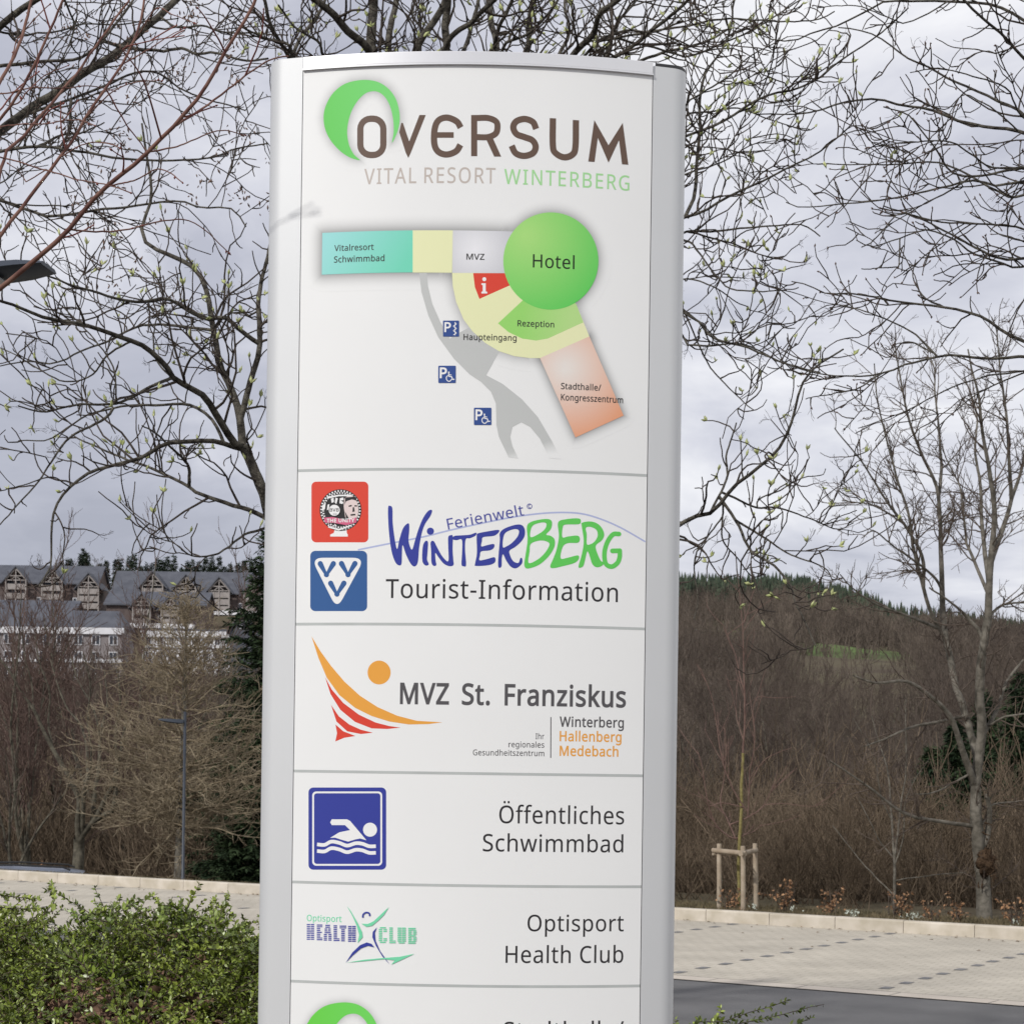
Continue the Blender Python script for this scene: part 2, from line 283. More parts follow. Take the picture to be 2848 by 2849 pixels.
100: (493, (((243,-8,221,-8,167,-8),(124,11,92,48,60,85),(44,140,44,214,44,288),(60,344,93,381,125,419),(168,438,221,438,244,438),(263,435,280,429,296,424),(311,416,323,407,335,397),(346,386,354,374,356,374),(358,374,359,374,359,381),(358,392,356,405,355,419),(354,430,354,438,354,495),(354,552,354,609,378,609),(401,609,425,609,425,406),(425,203,425,0,406,0),(387,0,368,0,365,19),(361,38,358,58,357,58),(356,58,354,58,346,45),(335,34,323,24,311,15),(296,7,279,1,263,-5),),((193,51,232,51,277,51),(309,63,328,88,346,113),(355,150,355,200,355,205),(355,209,355,213,355,267),(346,308,329,336,311,365),(279,379,231,379,193,379),(165,364,146,334,127,304),(117,263,117,213,117,161),(127,121,146,93,165,65),),)),
101: (452, (((196,438,234,438,271,438),(303,430,329,414,356,398),(376,375,390,346,404,317),(411,283,411,244,411,230),(411,215,411,201,313,201),(215,201,117,201,118,153),(131,116,154,90,178,65),(211,52,254,52,281,52),(306,55,327,60,348,65),(370,72,392,82,392,61),(392,41,392,20,370,10),(349,3,327,-1,306,-6),(280,-8,251,-8,210,-8),(174,0,143,17,112,33),(88,58,70,91,53,124),(44,164,44,212,44,259),(52,299,68,333,84,366),(106,392,134,411,163,429),),((257,380,233,380,200,380),(173,369,154,348,134,326),(122,296,119,257,192,257),(265,257,338,257,338,282),(334,303,326,322,319,340),(308,354,292,364,277,375),),)),
102: (276, (((266,393,266,375,230,375),(194,375,158,375,158,250),(158,125,158,0,134,0),(111,0,87,0,87,125),(87,250,87,375,62,375),(37,375,12,375,12,386),(12,397,12,408,37,416),(62,424,87,432,87,441),(87,449,87,457,87,494),(93,524,104,547,115,570),(131,587,152,597,172,608),(198,613,227,613,244,613),(260,612,274,609,288,606),(300,603,310,599,304,581),(298,562,292,544,283,546),(273,549,262,552,251,554),(240,556,228,556,204,556),(187,548,175,532,164,516),(158,492,158,458,158,449),(158,439,158,430,194,430),(230,430,266,430,266,412),),)),
103: (493, (((165,438,221,438,249,438),(274,433,297,422,320,411),(339,395,355,373,357,373),(358,373,359,373,362,392),(366,411,369,430,388,430),(406,430,425,430,425,284),(425,138,425,-7,425,-48),(418,-82,404,-109,390,-137),(369,-158,341,-172,312,-186),(276,-192,233,-192,202,-192),(173,-190,147,-186,121,-181),(98,-174,78,-165,78,-144),(78,-122,78,-100,98,-111),(122,-119,149,-125,176,-131),(206,-134,237,-134,273,-134),(302,-123,324,-101,345,-80),(355,-50,355,-13,355,-7),(355,-2,355,4,355,10),(356,20,356,32,357,44),(357,52,358,57,357,57),(356,57,354,57,339,35),(321,19,299,8,277,-3),(251,-8,221,-8,166,-8),(122,11,91,51,60,90),(44,144,44,214,44,283),(60,337,91,377,122,418),),((259,379,230,379,206,379),(186,372,169,359,152,346),(139,328,130,303,121,279),(117,249,117,213,117,160),(127,120,146,92,166,64),(194,50,232,50,254,50),(272,53,288,58,303,64),(316,73,326,85,337,97),(344,112,349,131,354,149),(356,172,356,197,356,203),(356,209,356,214,356,253),(352,285,343,309,334,333),(320,350,302,362,283,373),),)),
104: (496, (((139,490,139,431,139,420),(138,410,138,399,137,389),(136,379,135,370,136,370),(138,370,140,370,149,385),(160,398,174,407,188,417),(203,424,221,429,238,435),(255,437,273,437,308,437),(337,432,360,421,384,410),(401,393,413,370,425,347),(431,317,431,280,431,187),(431,93,431,0,407,0),(384,0,361,0,361,92),(361,183,361,275,361,310),(353,336,338,353,322,370),(298,379,265,379,233,379),(207,372,189,360,171,348),(158,331,150,308,143,284),(139,256,139,222,139,148),(139,74,139,0,115,0),(92,0,68,0,68,203),(68,406,68,609,92,609),(115,609,139,609,139,550),),)),
105: (207, (((115,430,139,430,139,287),(139,143,139,0,115,0),(92,0,68,0,68,143),(68,287,68,430,92,430),),((92,591,104,591,115,591),(124,587,133,580,141,573),(145,562,145,546,145,531),(141,520,133,512,124,505),(115,501,104,501,92,501),(83,505,75,512,67,520),(63,531,63,546,63,562),(67,573,75,580,83,587),),)),
107: (428, (((138,397,138,291,138,283),(138,271,137,257,136,244),(135,231,135,221,136,221),(137,221,138,221,141,226),(146,232,152,240,159,248),(165,256,172,264,179,273),(184,279,189,285,235,333),(281,381,326,430,354,430),(381,430,409,430,351,369),(293,307,235,246,297,164),(359,82,421,0,393,0),(364,0,336,0,286,67),(237,134,187,200,171,186),(154,172,138,158,138,105),(138,53,138,0,115,0),(91,0,68,0,68,203),(68,406,68,609,91,609),(115,609,138,609,138,503),),)),
108: (207, (((139,203,139,0,115,0),(92,0,68,0,68,203),(68,406,68,609,92,609),(115,609,139,609,139,406),),)),
109: (750, (((512,438,540,438,588,438),(625,425,649,401,673,376),(685,335,685,280,685,187),(685,93,685,0,662,0),(638,0,615,0,615,92),(615,184,615,277,615,310),(608,336,594,353,580,370),(558,379,528,379,486,379),(456,366,438,342,420,318),(411,283,411,237,411,158),(411,79,411,0,388,0),(365,0,342,0,342,92),(342,184,342,277,342,299),(338,318,332,333,326,348),(316,360,303,367,290,375),(274,379,253,379,225,379),(202,372,185,360,169,348),(157,331,150,308,142,285),(139,257,139,223,139,149),(139,74,139,0,115,0),(92,0,68,0,68,143),(68,287,68,430,87,430),(106,430,125,430,129,410),(132,391,136,371,137,371),(138,371,140,371,149,386),(160,399,173,409,186,418),(200,426,217,431,233,435),(249,438,266,438,299,438),(327,432,349,420,371,408),(388,390,398,366,399,366),(400,366,402,366,416,390),(436,408,461,420,486,432),),)),
110: (496, (((257,438,275,438,326,438),(365,425,391,401,418,376),(431,335,431,280,431,187),(431,93,431,0,407,0),(384,0,361,0,361,92),(361,183,361,275,361,310),(353,336,338,353,322,370),(298,379,265,379,217,379),(184,365,166,338,148,312),(139,273,139,223,139,149),(139,74,139,0,115,0),(92,0,68,0,68,143),(68,287,68,430,87,430),(106,430,125,430,129,410),(132,391,136,371,137,371),(138,371,140,371,149,386),(161,399,175,409,189,418),(205,426,222,431,239,435),),)),
111: (485, (((442,263,442,216,442,180),(437,148,428,121,418,93),(405,70,388,51,370,31),(349,17,324,7,300,-3),(272,-8,241,-8,213,-8),(187,-3,163,7,139,17),(118,31,100,51,83,70),(69,93,59,121,49,148),(44,180,44,216,44,263),(52,304,68,336,84,369),(107,394,137,412,167,429),(203,438,244,438,283,438),(317,429,347,412,377,394),(400,369,417,336,433,304),),((117,267,117,216,117,182),(121,153,130,128,139,103),(153,84,172,71,190,57),(214,51,243,51,272,51),(296,57,314,71,333,84),(347,103,356,128,364,153),(369,182,369,216,369,250),(364,279,355,303,346,327),(332,346,314,359,296,372),(272,379,242,379,198,379),(167,364,147,335,127,306),),)),
112: (493, (((250,438,273,438,326,438),(368,419,401,383,433,346),(449,290,449,216,449,167),(442,126,427,93,412,59),(392,34,365,17,339,0),(308,-8,272,-8,250,-8),(230,-5,213,1,196,7),(182,14,170,24,158,33),(147,43,139,55,137,55),(136,55,134,55,135,45),(136,34,137,20,138,6),(139,-6,139,-16,139,-75),(139,-134,139,-192,115,-192),(92,-192,68,-192,68,15),(68,222,68,430,87,430),(107,430,126,430,129,410),(132,391,136,371,137,371),(138,371,139,371,147,384),(158,395,170,405,182,415),(196,423,213,429,230,435),),((299,379,260,379,231,379),(208,373,190,362,172,351),(160,335,152,313,144,291),(139,263,139,229,139,225),(139,220,139,216,139,180),(142,150,150,126,157,101),(170,83,188,70,206,57),(230,51,261,51,288,51),(309,58,326,72,343,87),(355,106,364,131,372,156),(376,184,376,217,376,266),(367,305,348,334,329,364),),)),
114: (331, (((249,438,269,438,277,438),(285,437,295,437,304,436),(312,435,319,433,316,411),(313,390,310,368,303,370),(296,371,287,372,279,373),(271,374,264,374,247,374),(231,370,217,363,202,356),(188,347,176,334,165,321),(155,306,149,289,142,271),(139,251,139,229,139,153),(139,76,139,0,115,0),(92,0,68,0,68,143),(68,287,68,430,87,430),(107,430,126,430,129,404),(131,377,134,351,135,351),(136,351,137,351,146,367),(157,382,170,395,183,408),(198,418,214,426,231,434),),)),
115: (384, (((348,142,348,119,348,91),(341,68,327,49,313,30),(294,16,268,6,242,-3),(212,-8,176,-8,146,-8),(121,-6,99,-1,77,4),(58,11,42,19,42,41),(42,62,42,83,59,75),(80,67,104,60,128,53),(153,49,178,49,214,49),(240,55,256,66,272,78),(280,93,280,112,280,123),(277,133,271,141,265,150),(255,158,239,167,224,175),(202,185,174,196,146,206),(122,217,103,228,83,238),(68,251,57,266,46,281),(41,300,41,324,41,360),(56,388,85,408,115,428),(154,438,202,438,228,438),(253,435,275,430,298,425),(319,418,339,409,331,390),(323,372,315,353,297,360),(278,367,258,372,238,377),(218,380,197,380,168,380),(146,375,131,366,116,357),(108,344,108,328,108,316),(112,306,119,298,126,290),(137,282,154,274,170,266),(191,256,219,246,246,236),(269,226,289,215,308,204),(323,191,333,176,343,161),),)),
116: (290, (((192,50,212,50,222,50),(233,51,245,53,256,54),(265,56,272,59,272,41),(272,23,272,5,264,1),(254,-2,240,-4,226,-7),(213,-8,200,-8,177,-8),(157,-4,138,4,119,11),(103,25,91,44,80,63),(74,90,74,125,74,209),(74,292,74,375,53,375),(33,375,13,375,13,387),(13,398,13,409,33,418),(54,428,75,437,84,468),(93,498,103,528,117,528),(130,528,144,528,144,496),(144,463,144,430,186,430),(227,430,269,430,269,412),(269,393,269,375,227,375),(186,375,144,375,144,292),(144,210,144,127,144,101),(151,81,163,69,176,56),),)),
117: (496, (((404,430,427,430,427,287),(427,143,427,0,408,0),(389,0,370,0,366,19),(363,38,359,57,358,57),(357,57,356,57,347,42),(335,30,321,20,306,10),(291,3,273,-1,256,-6),(238,-8,220,-8,186,-8),(157,-3,134,8,110,19),(93,36,81,59,69,82),(63,112,63,148,63,242),(63,336,63,430,87,430),(111,430,135,430,135,338),(135,245,135,153,135,119),(142,93,158,76,173,59),(198,51,230,51,262,51),(287,57,306,69,324,81),(337,98,345,121,353,145),(357,173,357,206,357,281),(357,355,357,430,380,430),),)),
119: (630, (((370,162,346,243,342,254),(339,265,336,276,333,287),(330,298,328,308,325,317),(323,327,321,335,319,344),(317,351,316,357,315,357),(314,357,313,357,312,351),(310,344,308,335,306,327),(304,317,302,307,300,297),(297,286,294,275,291,265),(288,253,284,242,258,162),(233,81,207,1,180,1),(153,1,127,1,87,144),(48,287,9,431,33,431),(57,431,82,431,102,354),(121,278,141,201,145,186),(149,170,153,154,157,139),(160,124,163,109,166,95),(168,83,169,73,170,73),(171,73,172,73,174,79),(176,87,178,97,180,107),(182,117,185,128,187,138),(190,149,193,160,196,170),(199,180,201,188,227,269),(252,350,277,431,303,431),(329,431,354,431,379,350),(404,269,428,188,432,176),(436,163,440,149,444,135),(447,122,451,109,454,96),(456,84,457,74,458,74),(459,74,460,74,461,83),(463,94,466,108,469,121),(473,136,477,153,481,169),(485,185,489,201,509,278),(529,354,549,431,573,431),(597,431,621,431,582,287),(542,144,502,1,474,1),(447,1,419,1,395,82),),)),
122: (377, (((346,18,346,0,241,0),(136,0,31,0,31,16),(31,31,31,47,108,156),(185,266,262,375,190,375),(117,375,45,375,45,393),(45,412,45,430,143,430),(242,430,340,430,340,412),(340,395,340,377,264,269),(188,162,112,55,190,55),(268,55,346,55,346,36),),)),
169: (667, (((364,107,346,107,293,107),(253,123,227,156,201,189),(188,232,188,286,188,321),(194,352,206,379,218,406),(237,427,261,442,285,457),(314,465,349,465,365,465),(382,463,399,459,416,454),(433,449,447,441,440,425),(432,408,424,392,411,399),(398,404,385,408,373,411),(361,413,350,413,318,413),(294,402,276,379,259,357),(250,326,250,286,250,246),(258,214,273,192,288,170),(314,159,349,159,361,159),(375,161,390,164,405,167),(420,172,433,177,433,160),(433,143,433,126,420,121),(407,116,394,112,380,109),),((376,-8,334,-8,291,-8),(252,-1,216,14,180,28),(149,49,122,75,96,101),(75,133,61,168,47,204),(39,244,39,286,39,329),(47,368,61,404,75,440),(96,471,122,498,149,524),(180,545,216,559,252,573),(291,581,334,581,374,581),(412,573,448,559,483,545),(515,524,542,498,569,471),(590,440,605,404,620,368),(628,329,628,286,628,244),(621,204,606,168,592,133),(571,101,545,75,518,49),(487,28,451,14,416,-1),),((297,34,334,34,368,34),(400,41,430,53,460,65),(486,83,509,105,532,128),(550,155,563,185,576,216),(582,249,582,286,582,321),(576,354,564,384,551,415),(534,441,512,464,490,487),(464,505,433,518,403,532),(370,538,334,538,297,538),(264,532,233,520,203,507),(177,490,154,467,132,444),(115,418,103,387,90,357),(84,323,84,286,84,252),(90,219,103,188,115,158),(132,131,154,108,177,85),(203,67,233,54,264,41),),)),
214: (626, (((577,346,577,287,577,243),(572,202,561,166,549,130),(533,99,510,73,488,47),(461,27,428,13,395,-1),(357,-8,314,-8,269,-8),(230,-1,196,13,163,27),(136,47,114,73,92,99),(76,130,65,167,54,203),(49,244,49,288,49,347),(59,398,78,442,97,486),(126,520,166,545,205,569),(254,581,314,581,372,581),(420,569,459,545,498,521),(527,486,547,442,567,398),),((125,335,125,287,125,239),(132,198,145,163,159,128),(179,101,207,83,235,64),(271,55,314,55,357,55),(392,64,420,83,447,101),(468,128,481,163,495,198),(501,239,501,287,501,359),(486,416,456,457,426,498),(379,518,314,518,271,518),(235,509,207,490,179,472),(159,445,145,411,132,377),),((201,675,201,689,201,703),(205,713,213,719,220,725),(229,728,239,728,249,728),(258,725,265,719,273,713),(277,703,277,689,277,675),(273,665,265,659,258,652),(249,649,239,649,229,649),(220,652,213,659,205,665),),((352,675,352,689,352,703),(356,713,363,719,370,725),(379,728,389,728,399,728),(408,725,415,719,423,713),(427,703,427,689,427,675),(423,665,415,659,408,652),(399,649,389,649,379,649),(370,652,363,659,356,665),),)),
32: (209, ()),
}

# ================================================================== THE INFORMATION SIGN
YF, SX0 = 5.5, -0.126            # front apex depth, centre x
SR = 1.967                       # radius of the bowed front
YC = YF + SR
HALF = .5053
TH0 = math.asin(HALF / SR)
ZTOP, ZBOT = 4.246, .62

def on_sign(u, v):
    """photograph pixel -> (arc length, height) on the bowed front"""
    du, dv = u - CU, v - CV
    a = (du * RC + dv * RS) / F; b = (du * RS - dv * RC) / F
    A = a * a + 1; B = -2 * (a * SX0 + YC); C = SX0 ** 2 + YC ** 2 - SR ** 2
    t = (-B - math.sqrt(B * B - 4 * A * C)) / (2 * A)
    return (SR * math.asin((a * t - SX0) / SR), EYE + b * t)

def sign_pt(s, z, lift=0.):
    th = s / SR; r_ = SR + lift
    return (SX0 + r_ * math.sin(th), YC - r_ * math.cos(th), z)

m_alu = mat('brushed_aluminium', (.60, .61, .615), rough=.52, metal=.25, var=.012, scale=3)
m_alu_trim = mat('trim_aluminium', (.70, .70, .71), rough=.38, metal=.5, var=.012, scale=3)
m_groove = mat('grey_joint', lin(176, 180, 178), rough=.5, var=.04, scale=10)
m_dark = mat('black_plastic', (.02, .02, .022), rough=.5, var=.2)
m_print = mat('printed_film', (.97, .97, .97), rough=.42, var=.012, scale=2, attr=True, spec=.35)

sign = empty('information_sign', (SX0, YF + .15, ZBOT - .2), 'tall white pylon sign with bowed front panels, site map and silver rounded edges', 'sign')

def bowed(z0, z1, s0, s1, lift=0., n=72):
    vs, fs = [], []
    for i in range(n + 1):
        s = s0 + (s1 - s0) * i / n
        vs += [sign_pt(s, z0, lift), sign_pt(s, z1, lift)]
    for i in range(n): fs.append((2 * i, 2 * i + 2, 2 * i + 3, 2 * i + 1))
    return vs, fs

def slab(z0, z1, s0, s1, lift, depth, n=72):
    """a bowed slab with thickness"""
    vs, fs = [], []
    for i in range(n + 1):
        s = s0 + (s1 - s0) * i / n
        vs += [sign_pt(s, z0, lift), sign_pt(s, z1, lift), sign_pt(s, z1, lift - depth), sign_pt(s, z0, lift - depth)]
    for i in range(n):
        a, b = 4 * i, 4 * i + 4
        for k in range(4): fs.append((a + k, b + k, b + (k + 1) % 4, a + (k + 1) % 4))
    fs += [(0, 1, 2, 3), (4 * n + 3, 4 * n + 2, 4 * n + 1, 4 * n)]
    return vs, fs

PANEL = (.805, .81, .80)
DIV = [3.051, 2.607, 2.182, 1.861, 1.574, 1.20, .86]
ARC = SR * TH0
tops = [ZTOP - .035] + [d - .004 for d in DIV]
bots = [d + .004 for d in DIV] + [ZBOT]
panels = []
for zt, zb in zip(tops, bots):
    o = MB().add(*slab(zb, zt, -ARC + .0007, ARC - .0007, 0, .004)).build('sign_panel', m_print, sign)
    at_ = o.data.attributes.new('tint', 'FLOAT_COLOR', 'POINT')
    at_.data.foreach_set('color', np.tile(np.array(PANEL + (1,), np.float32), len(o.data.vertices)))
    o.data.polygons.foreach_set('use_smooth', np.ones(len(o.data.polygons), bool))
    o.data.set_sharp_from_angle(angle=.6)
    panels.append(o)
for d in DIV:
    MB().add(*slab(d - .004, d + .004, -ARC + .0007, ARC - .0007, .0002, .004)).build('panel_joint', m_groove, sign)
# backing behind the joints, top trim
MB().add(*slab(ZBOT, ZTOP - .01, -ARC + .004, ARC - .004, -.012, .01)).build('backing', m_groove, sign)
tr = MB().add(*slab(ZTOP - .034, ZTOP, -ARC + .0007, ARC - .0007, .006, .22)).build('top_trim', m_alu_trim, sign, bevel=.002)
tl = MB().add(*slab(ZTOP - .0385, ZTOP - .034, -ARC + .0007, ARC - .0007, .008, .02)).build('drip_edge', m_alu_trim, sign)

def profile(side):
    """rounded side extrusion, from the panel edge round to the back"""
    x0, y0 = SR * math.sin(TH0), YC - SR * math.cos(TH0)
    pts = [(x0 + .0015, y0 + .02), (x0 + .0015, y0 + .0005)]
    th = TH0
    for k in range(1, 9):
        a = TH0 + (.063 / SR) * k / 8
        pts.append((SR * math.sin(a), YC - SR * math.cos(a)))
    cx_, cy_ = pts[-1]
    a0 = TH0 + .063 / SR
    rr = .058
    # arc centre lies behind the surface
    ox, oy = cx_ - rr * math.sin(a0), cy_ + rr * math.cos(a0)
    for k in range(1, 15):
        a = a0 + (math.pi / 2 - a0) * k / 14
        pts.append((ox + rr * math.sin(a), oy - rr * math.cos(a)))
    ex, ey = pts[-1]
    pts += [(ex, ey + .14)]
    for k in range(1, 9):
        a = math.pi / 2 * k / 8
        pts.append((ex - .04 + .04 * math.cos(a), ey + .14 + .04 * math.sin(a)))
    pts.append((0.0, ey + .18))
    zt = ZTOP + .002 if side < 0 else ZTOP - .009
    vs, fs = [], []
    for x, y in pts:
        vs += [(SX0 + side * x, y, ZBOT - .2), (SX0 + side * x, y, zt)]
    n = len(pts)
    for i in range(n - 1): fs.append((2 * i, 2 * i + 2, 2 * i + 3, 2 * i + 1))
    fs.append(tuple(2 * i + 1 for i in range(n)))
    o = MB().add(vs, fs).build('side_profile', m_alu, sign)
    o.data.polygons.foreach_set('use_smooth', np.ones(len(o.data.polygons), bool))
    o.data.set_sharp_from_angle(angle=.5)
    if side > 0:
        vs, fs = [], []
        q = [p for p in pts if p[0] > x0 + .004]
        cxm = sum(p[0] for p in q) / len(q); cym = sum(p[1] for p in q) / len(q)
        q = [(cxm + (x - cxm) * .985, cym + (y - cym) * .985) for x, y in q] + [(x0 + .004, q[-1][1])]
        for x, y in q: vs += [(SX0 + x, y, zt - .004), (SX0 + x, y, ZTOP + .0005)]
        n = len(q)
        for i in range(n): fs.append((2 * i, 2 * ((i + 1) % n), 2 * ((i + 1) % n) + 1, 2 * i + 1))
        fs.append(tuple(2 * i + 1 for i in range(n)))
        MB().add(vs, fs).build('end_cap', m_dark, sign)
profile(-1); profile(1)
MB().box((SX0, YF + .19, ZBOT - .12), (1.15, .22, .2)).build('plinth', m_dark, sign, bevel=.01)

# ------------------------------------------------------------------ printing on the panels
LAYER = .00016
def fill2d(polys):
    """closed polylines (2D) filled with holes -> verts, faces"""
    cu = bpy.data.curves.new('c', 'CURVE'); cu.dimensions = '2D'; cu.fill_mode = 'BOTH'
    for q in polys:
        sp = cu.splines.new('POLY'); sp.points.add(len(q) - 1)
        for p, c in zip(sp.points, q): p.co = (c[0], c[1], 0, 1)
        sp.use_cyclic_u = True
    return cu
def curve_mesh(cu):
    o = bpy.data.objects.new('c', cu); COL.objects.link(o)
    dg = bpy.context.evaluated_depsgraph_get(); dg.update()
    me = bpy.data.meshes.new_from_object(o.evaluated_get(dg))
    bpy.data.objects.remove(o); bpy.data.curves.remove(cu)
    return me

def wrap(me_list, name, parent, lift, color):
    """flat (s, z) meshes with colours -> one mesh bent round the sign front"""
    V, FC, CL = [], [], []
    for i, (me, lf, colr) in enumerate(me_list):
        bm = bmesh.new(); bm.from_mesh(me)
        bpy.data.meshes.remove(me)
        xs = [v.co.x for v in bm.verts]; ys = [v.co.y for v in bm.verts]
        if not xs: bm.free(); continue
        fn = callable(colr)
        st = .02 if fn else .03
        k = math.floor(min(xs) / st) + 1
        while k * st < max(xs):
            bmesh.ops.bisect_plane(bm, geom=bm.verts[:] + bm.edges[:] + bm.faces[:], plane_co=(k * st, 0, 0), plane_no=(1, 0, 0)); k += 1
        if fn:
            k = math.floor(min(ys) / st) + 1
            while k * st < max(ys):
                bmesh.ops.bisect_plane(bm, geom=bm.verts[:] + bm.edges[:] + bm.faces[:], plane_co=(0, k * st, 0), plane_no=(0, 1, 0)); k += 1
        bm.verts.index_update()
        o = len(V)
        for v in bm.verts:
            V.append(sign_pt(v.co.x, v.co.y, lf)); CL.append(colr(v.co.x, v.co.y) if fn else colr)
        for f in bm.faces:
            q = [v.index + o for v in f.verts]
            FC.append(q if f.normal.z > 0 else q[::-1])
        bm.free()
    me = mesh(V, FC)
    a = me.attributes.new('tint', 'FLOAT_COLOR', 'POINT')
    c = np.ones((len(V), 4), np.float32); c[:, :3] = CL
    a.data.foreach_set('color', c.ravel())
    return link(name, me, m_print, parent)

def pts_sz(fr, pts): return [on_sign(*fr(*p)) for p in pts]

def smooth_closed(p, n=6):
    p = np.array(p, float); out = []
    m = len(p)
    for i in range(m):
        a, b, c, d = p[i - 1], p[i], p[(i + 1) % m], p[(i + 2) % m]
        for k in range(n):
            t = k / n
            out.append(.5 * (2 * b + (c - a) * t + (2 * a - 5 * b + 4 * c - d) * t * t + (3 * b - a - 3 * c + d) * t ** 3))
    return [tuple(q) for q in out]

def smooth_open(p, n=6):
    p = np.array(p, float)
    q = np.vstack((2 * p[0] - p[1], p, 2 * p[-1] - p[-2])); out = []
    for i in range(1, len(q) - 2):
        a, b, c, d = q[i - 1], q[i], q[i + 1], q[i + 2]
        for k in range(n):
            t = k / n
            out.append(.5 * (2 * b + (c - a) * t + (2 * a - 5 * b + 4 * c - d) * t * t + (3 * b - a - 3 * c + d) * t ** 3))
    out.append(p[-1])
    return np.array(out)

class Art:
    """one printed graphic: shapes stacked a hair apart"""
    def __init__(s, fr, name, parent, lift=1): s.fr = fr; s.name = name; s.parent = parent; s.items = []; s.l = lift * LAYER
    def up(s, k=1): s.l += k * LAYER; return s
    def poly(s, polys, col, smooth=0, sz=False):
        if not isinstance(polys[0][0], (list, tuple, np.ndarray)): polys = [polys]
        if smooth: polys = [smooth_closed(q, smooth) for q in polys]
        q = polys if sz else [pts_sz(s.fr, q) for q in polys]
        s.items.append((curve_mesh(fill2d(q)), s.l, col)); s.l += 1e-5
        return s
    def stroke(s, pts, w, col, caps=True, smooth=5, closed=False, w1=None):
        p = np.array(smooth_closed(pts, smooth) if closed else (smooth_open(pts, smooth) if smooth else pts), float)
        q = np.array(pts_sz(s.fr, p))
        k = (on_sign(*s.fr(p[0][0] + w, p[0][1]))[0] - on_sign(*s.fr(*p[0]))[0])
        hw = np.full(len(q), k / 2)
        if w1 is not None: hw = hw * np.linspace(1, w1 / w, len(q))
        if closed: t = np.roll(q, -1, 0) - np.roll(q, 1, 0)
        else: t = np.gradient(q, axis=0)
        t /= np.linalg.norm(t, axis=1)[:, None] + 1e-12
        nn = np.stack((-t[:, 1], t[:, 0]), 1) * hw[:, None]
        a, b = q + nn, q - nn
        vs = [(x, y, 0) for x, y in np.vstack((a, b))]; n = len(q); fs = []
        for i in range(n if closed else n - 1):
            j = (i + 1) % n; fs.append((i, n + i, n + j, j))
        s.items.append((mesh(vs, fs), s.l, col)); s.l += 1e-5
        if caps and not closed:
            for c, h in ((q[0], hw[0]), (q[-1], hw[-1])):
                s.poly([[(c[0] + h * math.cos(x), c[1] + h * math.sin(x)) for x in np.linspace(0, 2 * math.pi, 16, endpoint=False)]], col, sz=True)
        return s
    def circle(s, c, rx, col, ry=None, n=64):
        ry = ry or rx
        return s.poly([[(c[0] + rx * math.cos(x), c[1] + ry * math.sin(x)) for x in np.linspace(0, 2 * math.pi, n, endpoint=False)]], col)
    def ring(s, c, r0, r1, col, n=64):
        f = lambda r_: [(c[0] + r_ * math.cos(x), c[1] + r_ * math.sin(x)) for x in np.linspace(0, 2 * math.pi, n, endpoint=False)]
        return s.poly([f(r1), f(r0)], col)
    def shadow(s, pts, wd, dark, smooth=0, base=PANEL):
        """soft printed drop shadow round an outline: rings fading to the panel white"""
        if smooth: pts = smooth_closed(pts, smooth)
        q = np.array(pts_sz(s.fr, pts))
        if np.sum(q[:, 0] * np.roll(q[:, 1], -1) - q[:, 1] * np.roll(q[:, 0], -1)) < 0: q = q[::-1]
        # densify and round
        d = []
        for a, b in zip(q, np.roll(q, -1, 0)):
            m_ = max(1, int(np.linalg.norm(b - a) / .008))
            d += [a + (b - a) * i / m_ for i in range(m_)]
        q = np.array(d)
        t = np.roll(q, -1, 0) - np.roll(q, 1, 0); t /= np.linalg.norm(t, axis=1)[:, None] + 1e-9
        nn = np.stack((t[:, 1], -t[:, 0]), 1)
        for _ in range(6): nn = nn * .5 + .25 * (np.roll(nn, 1, 0) + np.roll(nn, -1, 0))
        nn /= np.linalg.norm(nn, axis=1)[:, None] + 1e-9
        W = on_sign(*s.fr(pts[0][0] + wd, pts[0][1]))[0] - on_sign(*s.fr(*pts[0]))[0]
        K = 9; V, FC, CL = [], [], []
        base = np.array(base)
        for k in range(-1, K + 1):
            g = max(0, 1 - max(k, 0) / K) ** 2 * dark
            for i in range(len(q)):
                p = q[i] + nn[i] * W * k / K
                V.append(sign_pt(p[0], p[1], s.l)); CL.append(base * (1 - g))
        n = len(q)
        for k in range(K + 1):
            for i in range(n):
                j = (i + 1) % n; FC.append((k * n + i, (k + 1) * n + i, (k + 1) * n + j, k * n + j))
        s.shadows = getattr(s, 'shadows', []) + [(V, FC, CL, q, W, dark)]
        s.l += 2e-5
        return s
    def text(s, body, a, b, cap, col, bold=.003, level=True, track=22, word=0):
        A, B = on_sign(*s.fr(*a)), on_sign(*s.fr(*b))
        z0 = (A[1] + B[1]) / 2 if level else A[1]
        ca = on_sign(*s.fr(a[0], a[1] - cap))[1] - A[1]
        sy = ca / .573
        x = 0; gl = []
        for ch in body:
            adv, g = FONT[ord(ch)]; gl.append((x, g)); x += adv + track + (word if ch == ' ' else 0)
        xs0 = min(p[2] for p in (q for sp in gl[0][1] for q in sp)); last = gl[-1]
        xs1 = last[0] + max(p[2] for sp in last[1] for p in sp)
        ln = math.hypot(B[0] - A[0], 0 if level else B[1] - A[1])
        sx = ln / (xs1 - xs0) * 1000
        cu = bpy.data.curves.new('c', 'CURVE'); cu.dimensions = '2D'; cu.fill_mode = 'BOTH'; cu.resolution_u = 4
        for ox, g in gl:
            for sp in g:
                b_ = cu.splines.new('BEZIER'); b_.bezier_points.add(len(sp) - 1); b_.use_cyclic_u = True
                for bp, h in zip(b_.bezier_points, sp):
                    bp.handle_left_type = bp.handle_right_type = 'FREE'
                    cv = lambda i: ((h[i] + ox - xs0) / 1000, h[i + 1] / 1000, 0)
                    bp.handle_left = cv(0); bp.co = cv(2); bp.handle_right = cv(4)
